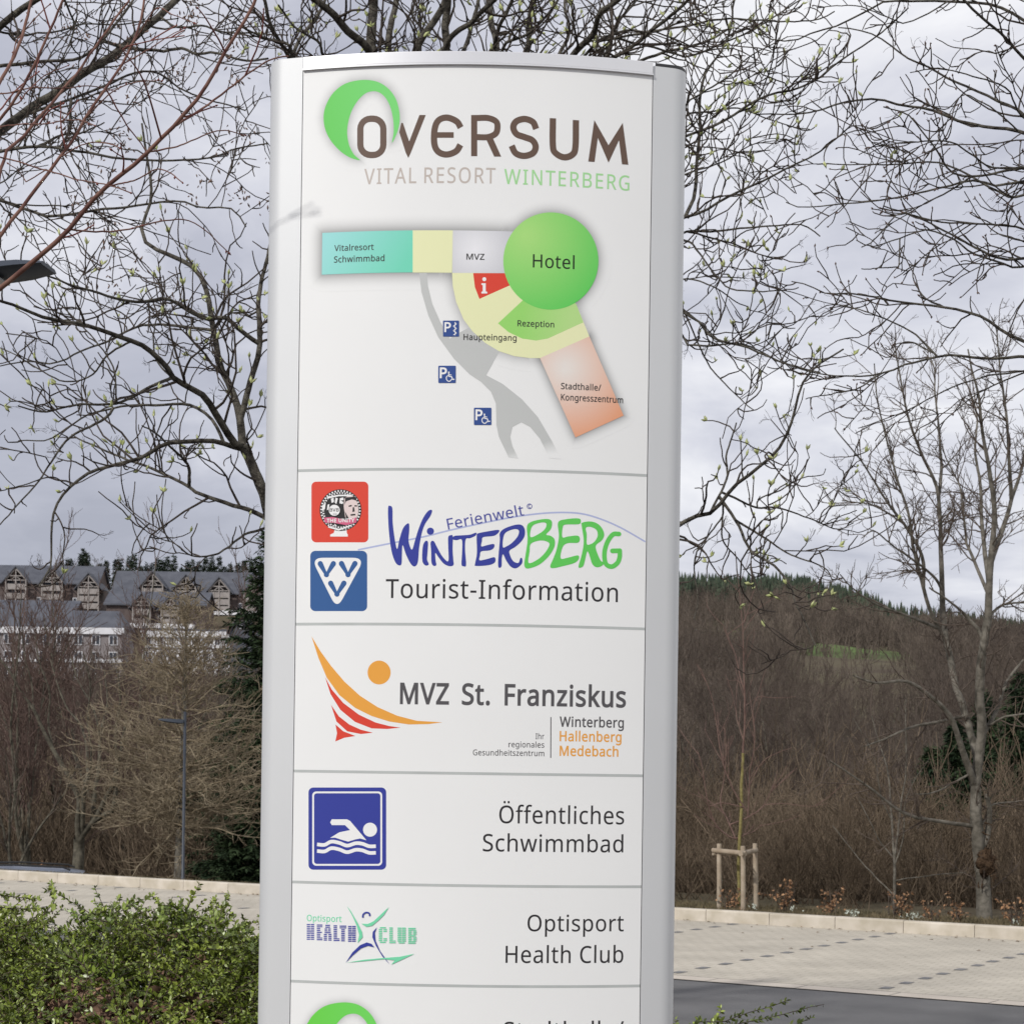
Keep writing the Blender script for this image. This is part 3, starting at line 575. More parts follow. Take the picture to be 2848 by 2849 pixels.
        me = curve_mesh(cu)
        if bold > 0:
            VS, FS = [], []
            for ox, g in gl:
                for sp in g:
                    q = np.array(sp, float)[:, :]; m_ = len(q); d = []
                    for i in range(m_):
                        b0, b1 = q[i], q[(i + 1) % m_]
                        p0, p1, p2, p3 = b0[2:4], b0[4:6], b1[0:2], b1[2:4]
                        for t in np.linspace(0, 1, 5)[:-1]:
                            d.append((1 - t) ** 3 * p0 + 3 * t * (1 - t) ** 2 * p1 + 3 * t * t * (1 - t) * p2 + t ** 3 * p3)
                    d = np.array(d); keep = np.linalg.norm(d - np.roll(d, 1, 0), axis=1) > 1.0; d = d[keep]
                    d = (d + (ox - xs0, 0)) / 1000
                    e = np.roll(d, -1, 0) - d; e /= np.linalg.norm(e, axis=1)[:, None]
                    nl = np.stack((-e[:, 1], e[:, 0]), 1); na = nl + np.roll(nl, 1, 0)
                    na = na / np.maximum(.55, (na * na).sum(1))[:, None] * 2
                    out = d + na * bold; inn = d - na * bold * .25
                    o_ = len(VS); VS += [(x, y, 0) for x, y in np.vstack((out, inn))]; m_ = len(d)
                    FS += [(o_ + i, o_ + (i + 1) % m_, o_ + m_ + (i + 1) % m_, o_ + m_ + i) for i in range(m_)]
            edge = mesh(VS, FS)
        dz = 0 if level else math.atan2(B[1] - A[1], B[0] - A[0])
        c_, s_ = math.cos(dz), math.sin(dz)
        for m_ in ((me, edge) if bold > 0 else (me,)):
            for v in m_.vertices:
                X, Y = v.co.x * sx, v.co.y * sy
                v.co = (A[0] + X * c_ - Y * s_, z0 + X * s_ + Y * c_, 0)
            s.items.append((m_, s.l, col)); s.l += 1e-5
        return s
    def done(s):
        o = wrap(s.items, s.name, s.parent, s.l, None)
        if hasattr(s, 'shadows'):
            V, FC, CL = [], [], []
            for v, f, c, q_, w_, d_ in s.shadows:
                flat = np.array([(SR * math.atan2(p[0] - SX0, YC - p[1]), p[2]) for p in v]); fac = np.ones(len(v))
                for v2, f2, c2, q2, w2, d2 in s.shadows:
                    if q2 is q_: continue
                    ds = np.sqrt(((flat[:, None] - q2[None]) ** 2).sum(-1)).min(1)
                    fac *= 1 - d2 * np.clip(1 - ds / w2, 0, 1) ** 2
                c = [tuple(np.array(cc_) * ff) for cc_, ff in zip(c, fac)]
                k = len(V); V += v; CL += c; FC += [tuple(i + k for i in q) for q in f]
            me = mesh(V, FC); at = me.attributes.new('tint', 'FLOAT_COLOR', 'POINT')
            cc = np.ones((len(V), 4), np.float32); cc[:, :3] = CL; at.data.foreach_set('color', cc.ravel())
            link('printed_shadow', me, m_print, s.parent)
        return o

def rr(x0, y0, x1, y1, r_, n=6):
    q = []
    for cx_, cy_, a0 in ((x1 - r_, y1 - r_, 0), (x0 + r_, y1 - r_, 90), (x0 + r_, y0 + r_, 180), (x1 - r_, y0 + r_, 270)):
        for k in range(n + 1):
            a = math.radians(a0 + 90 * k / n); q.append((cx_ + r_ * math.cos(a), cy_ + r_ * math.sin(a)))
    return q

def grad(fr, a, ca, b, cb):
    """linear blend between two photograph points, printed on the film"""
    A, B = np.array(on_sign(*fr(*a))), np.array(on_sign(*fr(*b))); d = B - A; k = d @ d
    ca, cb = np.array(ca), np.array(cb)
    def f(x, y):
        t = min(1, max(0, ((x - A[0]) * d[0] + (y - A[1]) * d[1]) / k)); return tuple(ca + (cb - ca) * t)
    return f
def radial(fr, a, b, ca, cb):
    A, B = np.array(on_sign(*fr(*a))), np.array(on_sign(*fr(*b))); k = np.linalg.norm(B - A)
    ca, cb = np.array(ca), np.array(cb)
    def f(x, y):
        t = min(1, math.hypot(x - A[0], y - A[1]) / k); return tuple(ca + (cb - ca) * t)
    return f

BROWN = lin(98, 78, 66); TAUPE = lin(190, 180, 172); LGREEN = lin(160, 214, 150); GREEN = lin(95, 200, 88); WHITE = (.82, .82, .81)
INK = lin(42, 40, 42); GREY = lin(84, 82, 84); ORANGE = lin(228, 160, 66); RED = lin(214, 66, 48); BLUE = lin(52, 62, 150); VBLUE = lin(48, 90, 146); TEAL = lin(118, 212, 168)
P0, P1_, P2_, P3_, P4_, P5_ = panels[:6]
# --- resort logo and name
SW_OUT = [(465, 532), (425, 522), (385, 497), (345, 455), (318, 405), (309, 350), (318, 300), (345, 250), (385, 213), (430, 194), (490, 187), (545, 197), (590, 227), (620, 270), (634, 320), (636, 365), (626, 412), (603, 458)]
SW_IN = [(610, 415), (609, 365), (598, 310), (578, 268), (550, 242), (520, 236), (488, 246), (455, 278), (428, 325), (413, 380), (411, 425), (420, 470), (440, 508)]
a = Art(S1, 'logo', P0)
a.shadow(SW_OUT + SW_IN, 52, .36)
a.up().poly(SW_OUT + SW_IN, grad(S1, (310, 350), lin(92, 198, 80), (640, 300), lin(118, 212, 116)), smooth=4)
a.stroke(rr(467, 354, 566, 510, 44), 27, BROWN, closed=True, smooth=1)
a.poly([(643, 372), (650, 372), (677, 452), (721, 338), (748, 338), (684, 500), (673, 523), (662, 500), (634, 412)], BROWN)
a.stroke([(898, 392), (880, 365), (838, 349), (802, 362), (786, 400), (785, 462), (802, 496), (838, 508), (878, 494), (897, 466)], 27, BROWN, caps=False)
a.poly([(792, 412), (868, 412), (868, 436), (792, 436)], BROWN)
a.poly([(943, 338), (969, 338), (969, 515), (943, 515)], BROWN)
a.stroke([(965, 351), (1015, 351), (1050, 366), (1056, 392), (1048, 418), (1015, 433), (965, 433)], 26, BROWN, caps=False, smooth=5)
a.poly([(1003, 433), (1032, 428), (1072, 517), (1042, 517)], BROWN)
a.stroke([(1222, 398), (1208, 368), (1172, 355), (1136, 366), (1124, 392), (1138, 420), (1172, 433), (1206, 447), (1220, 474), (1208, 502), (1170, 514), (1134, 502), (1117, 470)], 27, BROWN, caps=False)
a.stroke([(1294, 352), (1294, 470), (1306, 502), (1342, 520), (1378, 508), (1391, 474), (1393, 360)], 27, BROWN, caps=False)
a.poly([(1446, 538), (1472, 360), (1533, 468), (1594, 372), (1618, 552), (1591, 550), (1578, 446), (1533, 543), (1487, 436), (1473, 540)], BROWN)
a.done()
a = Art(S1, 'lettering', P0); a.text('VITAL RESORT', (484, 633), (1047, 636), 66, TAUPE, bold=.005, track=75, word=-80); a.done()
a = Art(S1, 'lettering', P0); a.text('WINTERBERG', (1085, 636), (1622, 662), 64, LGREEN, bold=.005, track=75); a.done()
# --- site map
YEL = lin(228, 230, 182)
a = Art(S2, 'site_map', P0)
tq = [(178, 197), (640, 184), (640, 399), (175, 411)]
road = [(673, 402), (685, 500), (720, 620), (770, 730), (850, 840), (930, 920), (990, 960), (1040, 1010), (1065, 1070), (1068, 1180), (1080, 1240), (1130, 1345), (1180, 1352), (1150, 1290), (1138, 1240), (1150, 1190), (1195, 1166), (1240, 1190), (1290, 1250), (1340, 1350), (1400, 1355), (1350, 1260), (1280, 1140), (1200, 1050), (1100, 970), (1015, 925), (1088, 795), (1010, 760), (945, 690), (930, 680), (870, 712), (830, 738), (780, 650), (740, 560), (718, 470), (712, 402)]
ring_ = [(841, 401), (845, 470), (862, 550), (900, 640), (945, 700), (1010, 760), (1080, 802), (1160, 828), (1240, 838), (1290, 838), (1543, 727), (1475, 560), (1300, 450), (1112, 404)]
circ = [(1346 + 243 * math.cos(x), 341 + 249 * math.sin(x)) for x in np.linspace(0, 2 * math.pi, 72, endpoint=False)]
org = [(1290, 838), (1543, 727), (1718, 1132), (1472, 1244)]
a.shadow([(178, 197), (640, 184), (845, 184), (1112, 190), (1150, 404), (842, 402), (640, 399), (175, 411)], 85, .55)
a.shadow(ring_, 70, .36); a.shadow(org, 60, .52); a.shadow(circ, 66, .46)
a.up()
GR = lin(190, 192, 190)
a.poly(road, grad(S2, (1200, 1300), GR, (1215, 1356), PANEL))
a.up().poly(ring_, YEL)
a.poly([(640, 184), (845, 184), (841, 401), (640, 400)], YEL)
a.poly(tq, grad(S2, (240, 190), lin(150, 214, 212), (560, 420), lin(112, 210, 180)))
a.poly([(845, 184), (1160, 190), (1160, 404), (842, 402)], radial(S2, (960, 280), (1180, 200), lin(232, 232, 235), lin(190, 191, 196)))
a.poly([(949, 403), (1130, 404), (1138, 465), (981, 535), (958, 475)], RED)
a.poly([(1205, 540), (1076, 660), (1130, 705), (1200, 738), (1270, 748), (1330, 738), (1512, 655), (1475, 560), (1345, 500)], grad(S2, (1200, 600), lin(150, 212, 108), (1450, 640), lin(178, 216, 136)))
a.poly(org, radial(S2, (1420, 890), (1560, 1230), lin(228, 224, 218), lin(226, 158, 120)))
a.up().poly(circ, radial(S2, (1220, 210), (1560, 480), lin(168, 218, 124), lin(92, 200, 88)))
a.poly([(991, 455), (1013, 455), (1013, 496), (1021, 499), (1021, 507), (991, 507), (991, 499), (998, 496), (998, 465), (991, 462)], WHITE)
a.circle((1006, 434), 10, WHITE)
DK = lin(52, 50, 48)
a.up()
a.text('Vitalresort', (240, 288), (440, 286), 30, DK, bold=.009)
a.text('Schwimmbad', (238, 347), (495, 343), 31, DK, bold=.009)
a.text('MVZ', (915, 334), (1006, 334), 30, DK, bold=.009)
a.text('Hotel', (1254, 373), (1466, 383), 67, lin(22, 34, 18))
a.text('Rezeption', (1176, 675), (1362, 680), 30, DK, bold=.009)
a.text('Haupteingang', (900, 745), (1170, 749), 30, DK, bold=.009)
a.text('Stadthalle/', (1398, 998), (1602, 1003), 31, DK, bold=.009)
a.text('Kongresszentrum', (1398, 1056), (1714, 1066), 32, DK, bold=.009)
a.done()
PB = lin(48, 76, 140)
for x0, y0, x1, y1, k in ((795, 646, 877, 728, 0), (771, 877, 860, 965, 1), (953, 1092, 1042, 1180, 1)):
    a = Art(S2, 'parking_symbol', P0, 7)
    wd = x1 - x0
    a.poly(rr(x0, y0, x1, y1, 4), PB); a.up()
    a.text('P', (x0 + .1 * wd, y0 + .70 * wd), (x0 + .47 * wd, y0 + .70 * wd), .58 * wd, WHITE, bold=.02)
    if k:
        f = lambda p: [(x0 + X * wd, y0 + Y * wd) for X, Y in p]
        a.circle((x0 + .60 * wd, y0 + .38 * wd), .045 * wd, WHITE, n=14)
        a.stroke(f([(.60, .45), (.61, .62), (.76, .63), (.82, .80), (.90, .78)]), .065 * wd, WHITE, smooth=0)
        a.stroke(f([(.60, .53), (.74, .53)]), .045 * wd, WHITE, smooth=0)
        a.stroke(f([(.54, .57), (.46, .68), (.50, .84), (.64, .90), (.75, .80)]), .05 * wd, WHITE)
    else:
        a.stroke([(x0 + (.74 + .09 * math.sin(t_ * 2.1)) * wd, y0 + (.14 + .094 * t_) * wd) for t_ in np.linspace(0, 8, 26)], .045 * wd, WHITE, smooth=0)
        a.stroke([(x0 + .75 * wd, y0 + .10 * wd), (x0 + .75 * wd, y0 + .92 * wd)], .03 * wd, WHITE, smooth=0)
    a.done()
# --- tourist information panel
a = Art(S3, 'round_sticker', P1_, 1)
a.poly(rr(122, 91, 413, 402, 24), RED); a.up()
a.poly([(240, 340), (302, 340), (303, 354), (308, 362), (308, 372), (218, 372), (218, 362), (236, 354)], WHITE)
a.circle((271, 237), 107, (.02, .02, .02)); a.ring((271, 237), 84, 103, WHITE); a.up()
for k in range(40):
    for j in range(2):
        r0 = 84 + j * 9.5; a0 = (k + .5 * j) * 2 * math.pi / 40; a1 = a0 + math.pi / 40
        a.poly([(271 + r * math.cos(t_), 237 + r * math.sin(t_)) for r, t_ in ((r0, a0), (r0 + 9.5, a0), (r0 + 9.5, a1), (r0, a1))], (.02, .02, .02))
a.up()
FC_ = (.72, .60, .58)
a.poly([(296, 172), (330, 164), (352, 186), (362, 230), (358, 268), (340, 284), (300, 280), (292, 246), (288, 210)], FC_, smooth=3)
for q in ([(200, 170), (262, 158), (332, 158), (325, 166), (262, 166), (206, 178)], [(222, 178), (236, 174), (238, 196), (226, 200)], [(246, 172), (258, 178), (250, 206), (242, 198)], [(268, 176), (286, 172), (288, 186), (272, 188), (286, 196), (282, 206), (266, 202)],
          [(178, 214), (196, 200), (192, 232), (178, 240)], [(205, 210), (215, 206), (212, 232), (202, 238)], [(210, 318), (262, 334), (330, 312), (328, 318), (262, 342), (208, 326)], [(240, 306), (252, 316), (244, 324)]):
    a.poly(q, WHITE)
for q in ([(312, 214), (328, 210), (330, 217), (314, 221)], [(342, 212), (356, 212), (356, 219), (343, 219)], [(334, 222), (341, 222), (344, 244), (332, 247)], [(322, 258), (348, 256), (347, 264), (324, 266)], [(296, 172), (346, 168), (356, 190), (330, 182), (300, 192), (292, 210)], [(294, 244), (304, 262), (316, 282), (300, 280)]):
    a.poly(q, (.02, .02, .02))
a.up()
a.circle((240, 238), 30, (.02, .02, .02)); a.circle((240, 238), 28, WHITE); a.up()
a.text('BVB', (217, 246), (263, 243), 17, (.02, .02, .02), bold=.01); a.text('09', (234, 262), (252, 262), 8, (.02, .02, .02))
PINK = lin(205, 98, 130)
a.poly([(186, 276), (230, 272), (300, 288), (352, 274), (354, 300), (300, 314), (235, 302), (192, 302)], PINK); a.up()
a.text('THE UNITY', (202, 296), (342, 302), 18, WHITE, bold=.025)
a.done()
a = Art(S3, 'tourist_symbol', P1_, 1)
a.poly(rr(116, 445, 407, 754, 26), VBLUE); a.up()
def rtri(p, r_):
    out = []
    for i in range(3):
        b, a_, c = np.array(p[i], float), np.array(p[i - 1], float), np.array(p[(i + 1) % 3], float)
        d1 = (a_ - b) / np.linalg.norm(a_ - b); d2 = (c - b) / np.linalg.norm(c - b)
        s_, e_ = b + d1 * r_, b + d2 * r_
        for k in range(9):
            t = k / 8; out.append(tuple((1 - t) ** 2 * s_ + 2 * t * (1 - t) * b + t * t * e_))
    return out
a.fr = frame(850, 1320, .1968)
a.poly(rtri([(78, 1176), (838, 1176), (443, 1905)], 170), WHITE); a.up()
for q in ([(208, 1260), (296, 1415), (393, 1260)], [(508, 1258), (600, 1415), (698, 1258)], [(355, 1537), (444, 1690), (542, 1537)]):
    a.stroke(q, 74, VBLUE, smooth=0)
    c_ = q[1]; a.circle(c_, 37, VBLUE, n=20)
a.done()
a = Art(S3, 'logo', P1_, 1)
a.stroke([(360, 440), (520, 408), (700, 372), (850, 335), (1050, 292), (1200, 265), (1350, 250), (1480, 252), (1580, 275), (1700, 325), (1830, 399)], 8, lin(172, 180, 216), caps=False); a.up()
a.fr = frame(1050, 1380, .3677)
for q in ([[(80, 90), (98, 74), (113, 95), (115, 200), (130, 320), (148, 400), (165, 330), (190, 250), (215, 215), (238, 208), (240, 260), (235, 340), (260, 405), (285, 330), (310, 250), (345, 165), (385, 110), (413, 108), (400, 150), (360, 210), (335, 280), (315, 390), (305, 500), (280, 532), (250, 510), (215, 440), (190, 370), (185, 440), (182, 510), (165, 524), (135, 500), (105, 410), (85, 250)]],
          [[(345, 370), (365, 338), (382, 350), (378, 430), (375, 480), (388, 515), (365, 525), (342, 500), (338, 440)]],
          [[(402, 350), (425, 340), (450, 385), (490, 455), (535, 492), (535, 390), (535, 310), (555, 295), (570, 305), (568, 400), (573, 480), (575, 520), (545, 530), (500, 510), (460, 460), (437, 430), (440, 490), (445, 520), (425, 528), (408, 500), (406, 420)]],
          [[(568, 315), (585, 300), (640, 296), (700, 291), (745, 276), (742, 298), (700, 318), (668, 325), (662, 400), (670, 520), (650, 530), (635, 515), (640, 420), (638, 330), (600, 333), (570, 328)]],
          [[(750, 300), (765, 280), (840, 265), (915, 255), (915, 275), (880, 300), (800, 310), (790, 340), (785, 380), (830, 370), (880, 362), (880, 390), (850, 410), (785, 418), (775, 450), (772, 485), (830, 475), (885, 462), (888, 500), (840, 522), (745, 528), (738, 510), (752, 430)]],
          [[(912, 520), (915, 450), (925, 330), (925, 280), (960, 245), (1040, 217), (1090, 218), (1113, 250), (1112, 300), (1085, 345), (1040, 385), (1000, 410), (1000, 440), (1025, 490), (1065, 505), (1080, 470), (1093, 470), (1092, 510), (1050, 545), (1010, 535), (975, 490), (950, 440), (940, 470), (938, 530), (920, 542)],
           [(948, 385), (950, 320), (970, 275), (1030, 250), (1068, 258), (1062, 300), (1020, 350), (975, 380)]]):
    a.poly(q, BLUE, smooth=4)
a.circle((400, 265), 27, BLUE, n=28)
for q in ([[(1110, 520), (1120, 440), (1135, 330), (1130, 230), (1160, 195), (1240, 175), (1300, 175), (1320, 200), (1310, 250), (1275, 290), (1310, 300), (1340, 330), (1335, 390), (1290, 460), (1220, 520), (1135, 548)],
           [(1158, 310), (1160, 250), (1185, 215), (1250, 198), (1278, 210), (1265, 250), (1220, 285)], [(1142, 505), (1150, 420), (1160, 360), (1230, 335), (1285, 345), (1300, 370), (1265, 430), (1210, 480)]],
          [[(1365, 200), (1420, 175), (1520, 168), (1537, 190), (1520, 212), (1420, 215), (1400, 240), (1398, 310), (1440, 305), (1510, 298), (1530, 320), (1515, 352), (1440, 355), (1400, 385), (1385, 470), (1440, 465), (1515, 448), (1522, 475), (1490, 505), (1420, 525), (1330, 545), (1306, 530), (1330, 470), (1355, 400), (1372, 300)]],
          [[(1548, 200), (1620, 192), (1680, 220), (1713, 280), (1700, 330), (1650, 375), (1665, 440), (1690, 490), (1712, 500), (1700, 525), (1660, 538), (1625, 515), (1600, 440), (1585, 420), (1570, 480), (1555, 530), (1525, 542), (1522, 520), (1545, 440), (1560, 340), (1545, 230)],
           [(1582, 360), (1582, 290), (1575, 240), (1610, 232), (1655, 255), (1665, 300), (1640, 345), (1605, 365)]]):
    a.poly(q, GREEN, smooth=4)
a.stroke([(1826, 286), (1780, 290), (1737, 350), (1716, 430), (1726, 510), (1770, 533), (1814, 505), (1831, 460), (1832, 412)], 34, GREEN)
a.stroke([(1830, 413), (1776, 414)], 34, GREEN)
a.fr = S3
a.text('Ferienwelt', (822, 336), (1210, 263), 55, lin(74, 78, 156), level=False)
a.ring((1237, 217), 11, 14, lin(74, 78, 156), n=28)
a.stroke([(1242, 211), (1236, 209), (1231, 217), (1236, 225), (1242, 223)], 3, lin(74, 78, 156), caps=False)
a.done()
a = Art(S3, 'lettering', P1_); a.text('Tourist-Information', (502, 687), (1688, 707), 96, INK); a.done()
# --- clinic panel
a = Art(S4, 'logo', P2_)
a.poly([(122, 73), (168, 150), (222, 225), (290, 305), (370, 378), (460, 436), (560, 480), (660, 506), (792, 514), (720, 523), (620, 525), (520, 510), (430, 482), (345, 440), (265, 375), (200, 285), (158, 185)], ORANGE)
a.circle((468, 259), 59, ORANGE, ry=61)
a.poly([(192, 283), (225, 345), (285, 415), (365, 475), (450, 515), (520, 533), (578, 541), (510, 548), (430, 545), (345, 512), (270, 450), (220, 370)], RED)
a.poly([(222, 424), (262, 483), (315, 525), (375, 552), (436, 567), (375, 574), (305, 560), (250, 510)], RED)
a.poly([(245, 525), (285, 560), (347, 584), (290, 593), (244, 612), (253, 570)], RED)
a.done()
a = Art(S4, 'lettering', P2_); a.text('MVZ St. Franziskus', (577, 420), (1727, 434), 104, GREY, bold=.019, track=26, word=130); a.done()
a = Art(S4, 'lettering', P2_); a.text('Winterberg', (1392, 537), (1718, 540), 50, GREY, bold=.016); a.done()
a = Art(S4, 'lettering', P2_); a.text('Hallenberg', (1392, 611), (1706, 613), 50, ORANGE, bold=.016); a.done()
a = Art(S4, 'lettering', P2_); a.text('Medebach', (1392, 686), (1690, 688), 50, ORANGE, bold=.016); a.done()
a = Art(S4, 'lettering', P2_); a.text('Ihr', (1268, 600), (1312, 600), 29, GREY, bold=.008); a.done()
a = Art(S4, 'lettering', P2_); a.text('regionales', (1130, 642), (1312, 643), 29, GREY, bold=.008); a.done()
a = Art(S4, 'lettering', P2_); a.text('Gesundheitszentrum', (948, 684), (1312, 686), 29, GREY, bold=.008); a.done()
a = Art(S4, 'rule', P2_); a.poly([(1344, 487), (1349, 487), (1348, 696), (1343, 696)], GREY); a.done()
# --- swimming pool panel
a = Art(S5, 'pool_symbol', P3_)
a.poly(rr(141, 110, 531, 523, 24), BLUE); a.up()
a.poly([rr(160, 130, 511, 503, 20), rr(169, 139, 502, 494, 14)], WHITE)
a.circle((450, 322), 35, WHITE)
a.poly([(258, 270), (335, 270), (350, 278), (432, 375), (400, 366), (375, 371), (340, 382), (305, 372), (275, 362), (250, 363), (296, 335), (350, 324), (324, 299), (258, 299), (250, 285)], WHITE)
for dy in (0, 33):
    a.stroke([(184, 396 + dy), (222, 398 + dy), (255, 382 + dy), (295, 388 + dy), (335, 402 + dy), (378, 390 + dy), (412, 393 + dy), (445, 405 + dy), (479, 405 + dy)], 17, WHITE, caps=False)
a.done()
a = Art(S5, 'lettering', P3_); a.text('Öffentliches', (1098, 292), (1724, 292), 88, INK); a.done()
a = Art(S5, 'lettering', P3_); a.text('Schwimmbad', (1016, 433), (1720, 433), 86, INK); a.done()
# --- health club panel
a = Art(S5, 'logo', P4_)
a.text('Optisport', (133, 781), (307, 786), 31, TEAL, bold=.012)
a.fr = frame(830, 2500, .1916)
def block(x0, x1, kind):
    m_ = 50; w_ = x1 - x0; c_ = (x0 + x1) / 2; h_ = (w_ - 8) / 2
    return {'H': [(x0, 0, x0 + h_, 230), (x1 - h_, 0, x1, 230), (x0 + h_, 92, x1 - h_, 138)],
            'E': [(x0, 0, x0 + m_, 230), (x0 + m_, 0, x1, 40), (x0 + m_, 95, x1 - 8, 135), (x0 + m_, 190, x1, 230)],
            'A': [(x0 + 22, 0, x1 - 22, 46), (x0 + 12, 46, x0 + 50, 132), (x1 - 50, 46, x1 - 12, 132), (x0 + 50, 92, x1 - 50, 132), (x0, 132, x0 + 46, 230), (x1 - 46, 132, x1, 230)],
            'L': [(x0, 0, x0 + m_, 230), (x0 + m_, 190, x1, 230)],
            'T': [(x0, 0, x1, 42), (c_ - 26, 42, c_ + 26, 230)],
            'C': [(x0 + 16, 0, x1 - 16, 26), (x0, 26, x0 + m_, 204), (x1 - m_, 26, x1, 80), (x1 - m_, 150, x1, 204), (x0 + 16, 204, x1 - 16, 230)],
            'U': [(x0, 0, x0 + h_, 204), (x1 - h_, 0, x1, 204), (x0 + 16, 204, x1 - 16, 230)],
            'B': [(x0, 0, x0 + m_, 230), (x0 + m_, 0, x1 - 14, 36), (x1 - 52, 36, x1, 98), (x0 + m_, 98, x1 - 12, 134), (x1 - 52, 134, x1, 194), (x0 + m_, 194, x1 - 14, 230)]}[kind]
for x0, x1, k_, c in ((122, 230, 'H', 0), (268, 350, 'E', 0), (370, 482, 'A', 0), (512, 598, 'L', 0), (600, 697, 'T', 0), (722, 834, 'H', 0), (1168, 1285, 'C', 1), (1320, 1412, 'L', 1), (1440, 1560, 'U', 1), (1595, 1715, 'B', 1)):
    oy = 370 + (x0 - 122) * .046 if not c else 414 + (x0 - 1168) * .025
    for bx0, by0, bx1, by1 in block(x0, x1, k_):
        for k in range(9):                       # each letter is a stack of bars
            t0, t1 = 26.6 * k, 26.6 * k + 17
            t0, t1 = max(t0, by0), min(t1, by1)
            if t1 - t0 > 3: a.poly([(bx0, oy + t0), (bx1, oy + t0), (bx1, oy + t1), (bx0, oy + t1)], TEAL if c else lin(74, 78, 160))
a.fr = S5
a.poly([(334, 705), (352, 728), (385, 785), (410, 835), (413, 862), (388, 891), (396, 850), (384, 805), (362, 755)], TEAL)
a.poly([(545, 710), (520, 750), (492, 778), (460, 805), (432, 810), (407, 794), (440, 795), (468, 782), (500, 752)], TEAL)
a.stroke([(414, 764), (416, 748), (430, 738), (446, 742), (449, 756)], 8, BLUE, caps=False)
a.poly([(485, 812), (474, 840), (478, 880), (500, 930), (548, 998), (512, 958), (480, 905), (462, 862), (464, 835)], BLUE)
a.poly([(328, 990), (362, 938), (400, 902), (434, 888), (458, 895), (472, 913), (440, 905), (405, 918), (365, 952)], BLUE)
a.poly([(330, 990), (420, 975), (520, 966), (600, 960), (673, 945), (556, 1000), (575, 978), (520, 972), (420, 982)], TEAL)
a.done()
a = Art(S5, 'lettering', P4_); a.text('Optisport', (1240, 832), (1722, 832), 82, INK); a.done()
a = Art(S5, 'lettering', P4_); a.text('Health Club', (1130, 991), (1720, 990), 85, INK); a.done()
# --- congress hall panel, mostly below the picture
SB = frame(700 - 57, 100 + 2568, .6473)
a = Art(SB, 'logo', P5_)
a.shadow(SW_OUT + SW_IN, 40, .30)
a.up().poly(SW_OUT + SW_IN, grad(SB, (310, 350), lin(104, 205, 70), (640, 300), lin(112, 212, 96)), smooth=4)
a.done()
a = Art(S5, 'lettering', P5_); a.text('Stadthalle/', (1120, 1372), (1722, 1372), 86, INK); a.done()

# ================================================================== GROUND
KY0, KS = 29.74, -.6215                       # front foot of the kerb: y = KY0 + KS x
def kerb_d(x, y): return (y - KY0 - KS * x) / 1.1774
def smooth01(t): t = np.clip(t, 0, 1); return t * t * (3 - 2 * t)
YK = [0, 150, 240, 330, 430, 500, 600, 760, 900, 1300, 2200]
ZL = [-12, -9, 4, 15, 36, 44, 54, 54, 50, 35, 25]
ZR = [-12, -9, 5, 19, 28, 35, 46, 67, 82, 55, 28]
def ground_z(x, y):
    x = np.asarray(x, float); y = np.asarray(y, float)
    d = kerb_d(x, y)
    a = x / np.maximum(y, 1.)
    left = 1 - smooth01((a + .13) / .10)          # 1 on the left of the sign
    nearR = np.interp(d, [0, 4.5, 9, 30, 60, 100], [.13, .10, -1.0, -6.5, -10.5, -11])
    nearL = np.interp(d, [0, 1.2, 4, 9, 30, 60, 100], [.13, .05, -1.1, -1.7, -5, -9, -11])
    near = nearR + (nearL - nearR) * left
    far = np.interp(y, YK, ZR)
    far = 2.2 + (far - 2.2) * (1 - .17 * smooth01((a - .145) / .07) * smooth01((y - 350) / 400) - .07 * smooth01((a - .20) / .08) * smooth01((y - 350) / 400))
    far = far + (np.interp(y, YK, ZL) - far) * left
    t = smooth01((y - 90) / 80)
    und = .6 * np.sin(x * .11 + y * .05) + .5 * np.sin(x * .043 - y * .083 + 1.3)
    return near + (far - near) * t + und * smooth01((d - 15) / 40)

def img_point(u, v_guess, y):
    """ground point at depth y under photograph column u"""
    p = P(u, v_guess, y); return np.array((p[0], y, float(ground_z(p[0], y))))

m_terrain = mat('winter_hillside', (.075, .058, .042), col2=(.11, .095, .06), rough=.95, scale=.05, spec=.1, attr=True)
A = np.linspace(-.62, .62, 190)
D = np.concatenate((np.linspace(0, 12, 25), np.geomspace(13, 2200, 90)))
gx, gy = [], []
for a_ in A:
    y0 = (KY0 + .25) / (1 - KS * a_)
    ys = y0 + D
    gx.append(a_ * ys); gy.append(ys)
gx, gy = np.array(gx), np.array(gy); gz = ground_z(gx, gy)
V = np.stack((gx, gy, gz), -1).reshape(-1, 3)
n1, n2 = gx.shape
ii, jj = np.meshgrid(np.arange(n1 - 1), np.arange(n2 - 1), indexing='ij')
q0 = (ii * n2 + jj).ravel()
Q = np.stack((q0, q0 + n2, q0 + n2 + 1, q0 + 1), 1)
# meadows: fresh grass on parts of the far slope
tint = np.ones((len(V), 3))
az = V[:, 0] / V[:, 1]; yy = V[:, 1]
def field(a0, a1, y0, y1, col, soft=.012):
    g = smooth01((az - a0) / soft) * (1 - smooth01((az - a1) / soft)) * smooth01((yy - y0) / 25) * (1 - smooth01((yy - y1) / 25))
    tint[:] = tint + (np.array(col) - tint) * g[:, None]
field(.138, .212, 425, 505, (.95, 1.62, .85)); field(.09, .125, 520, 600, (1.0, 1.45, .8)); field(.04, .085, 590, 700, (1.9, 1.9, 1.5))
field(-.20, -.135, 440, 620, (1.0, 1.5, .75)); field(.17, .30, 700, 860, (1.2, 1.4, 1.0))
link('hillside', fastmesh(V, Q, colors=tint), m_terrain, smooth=True)['kind'] = 'structure'

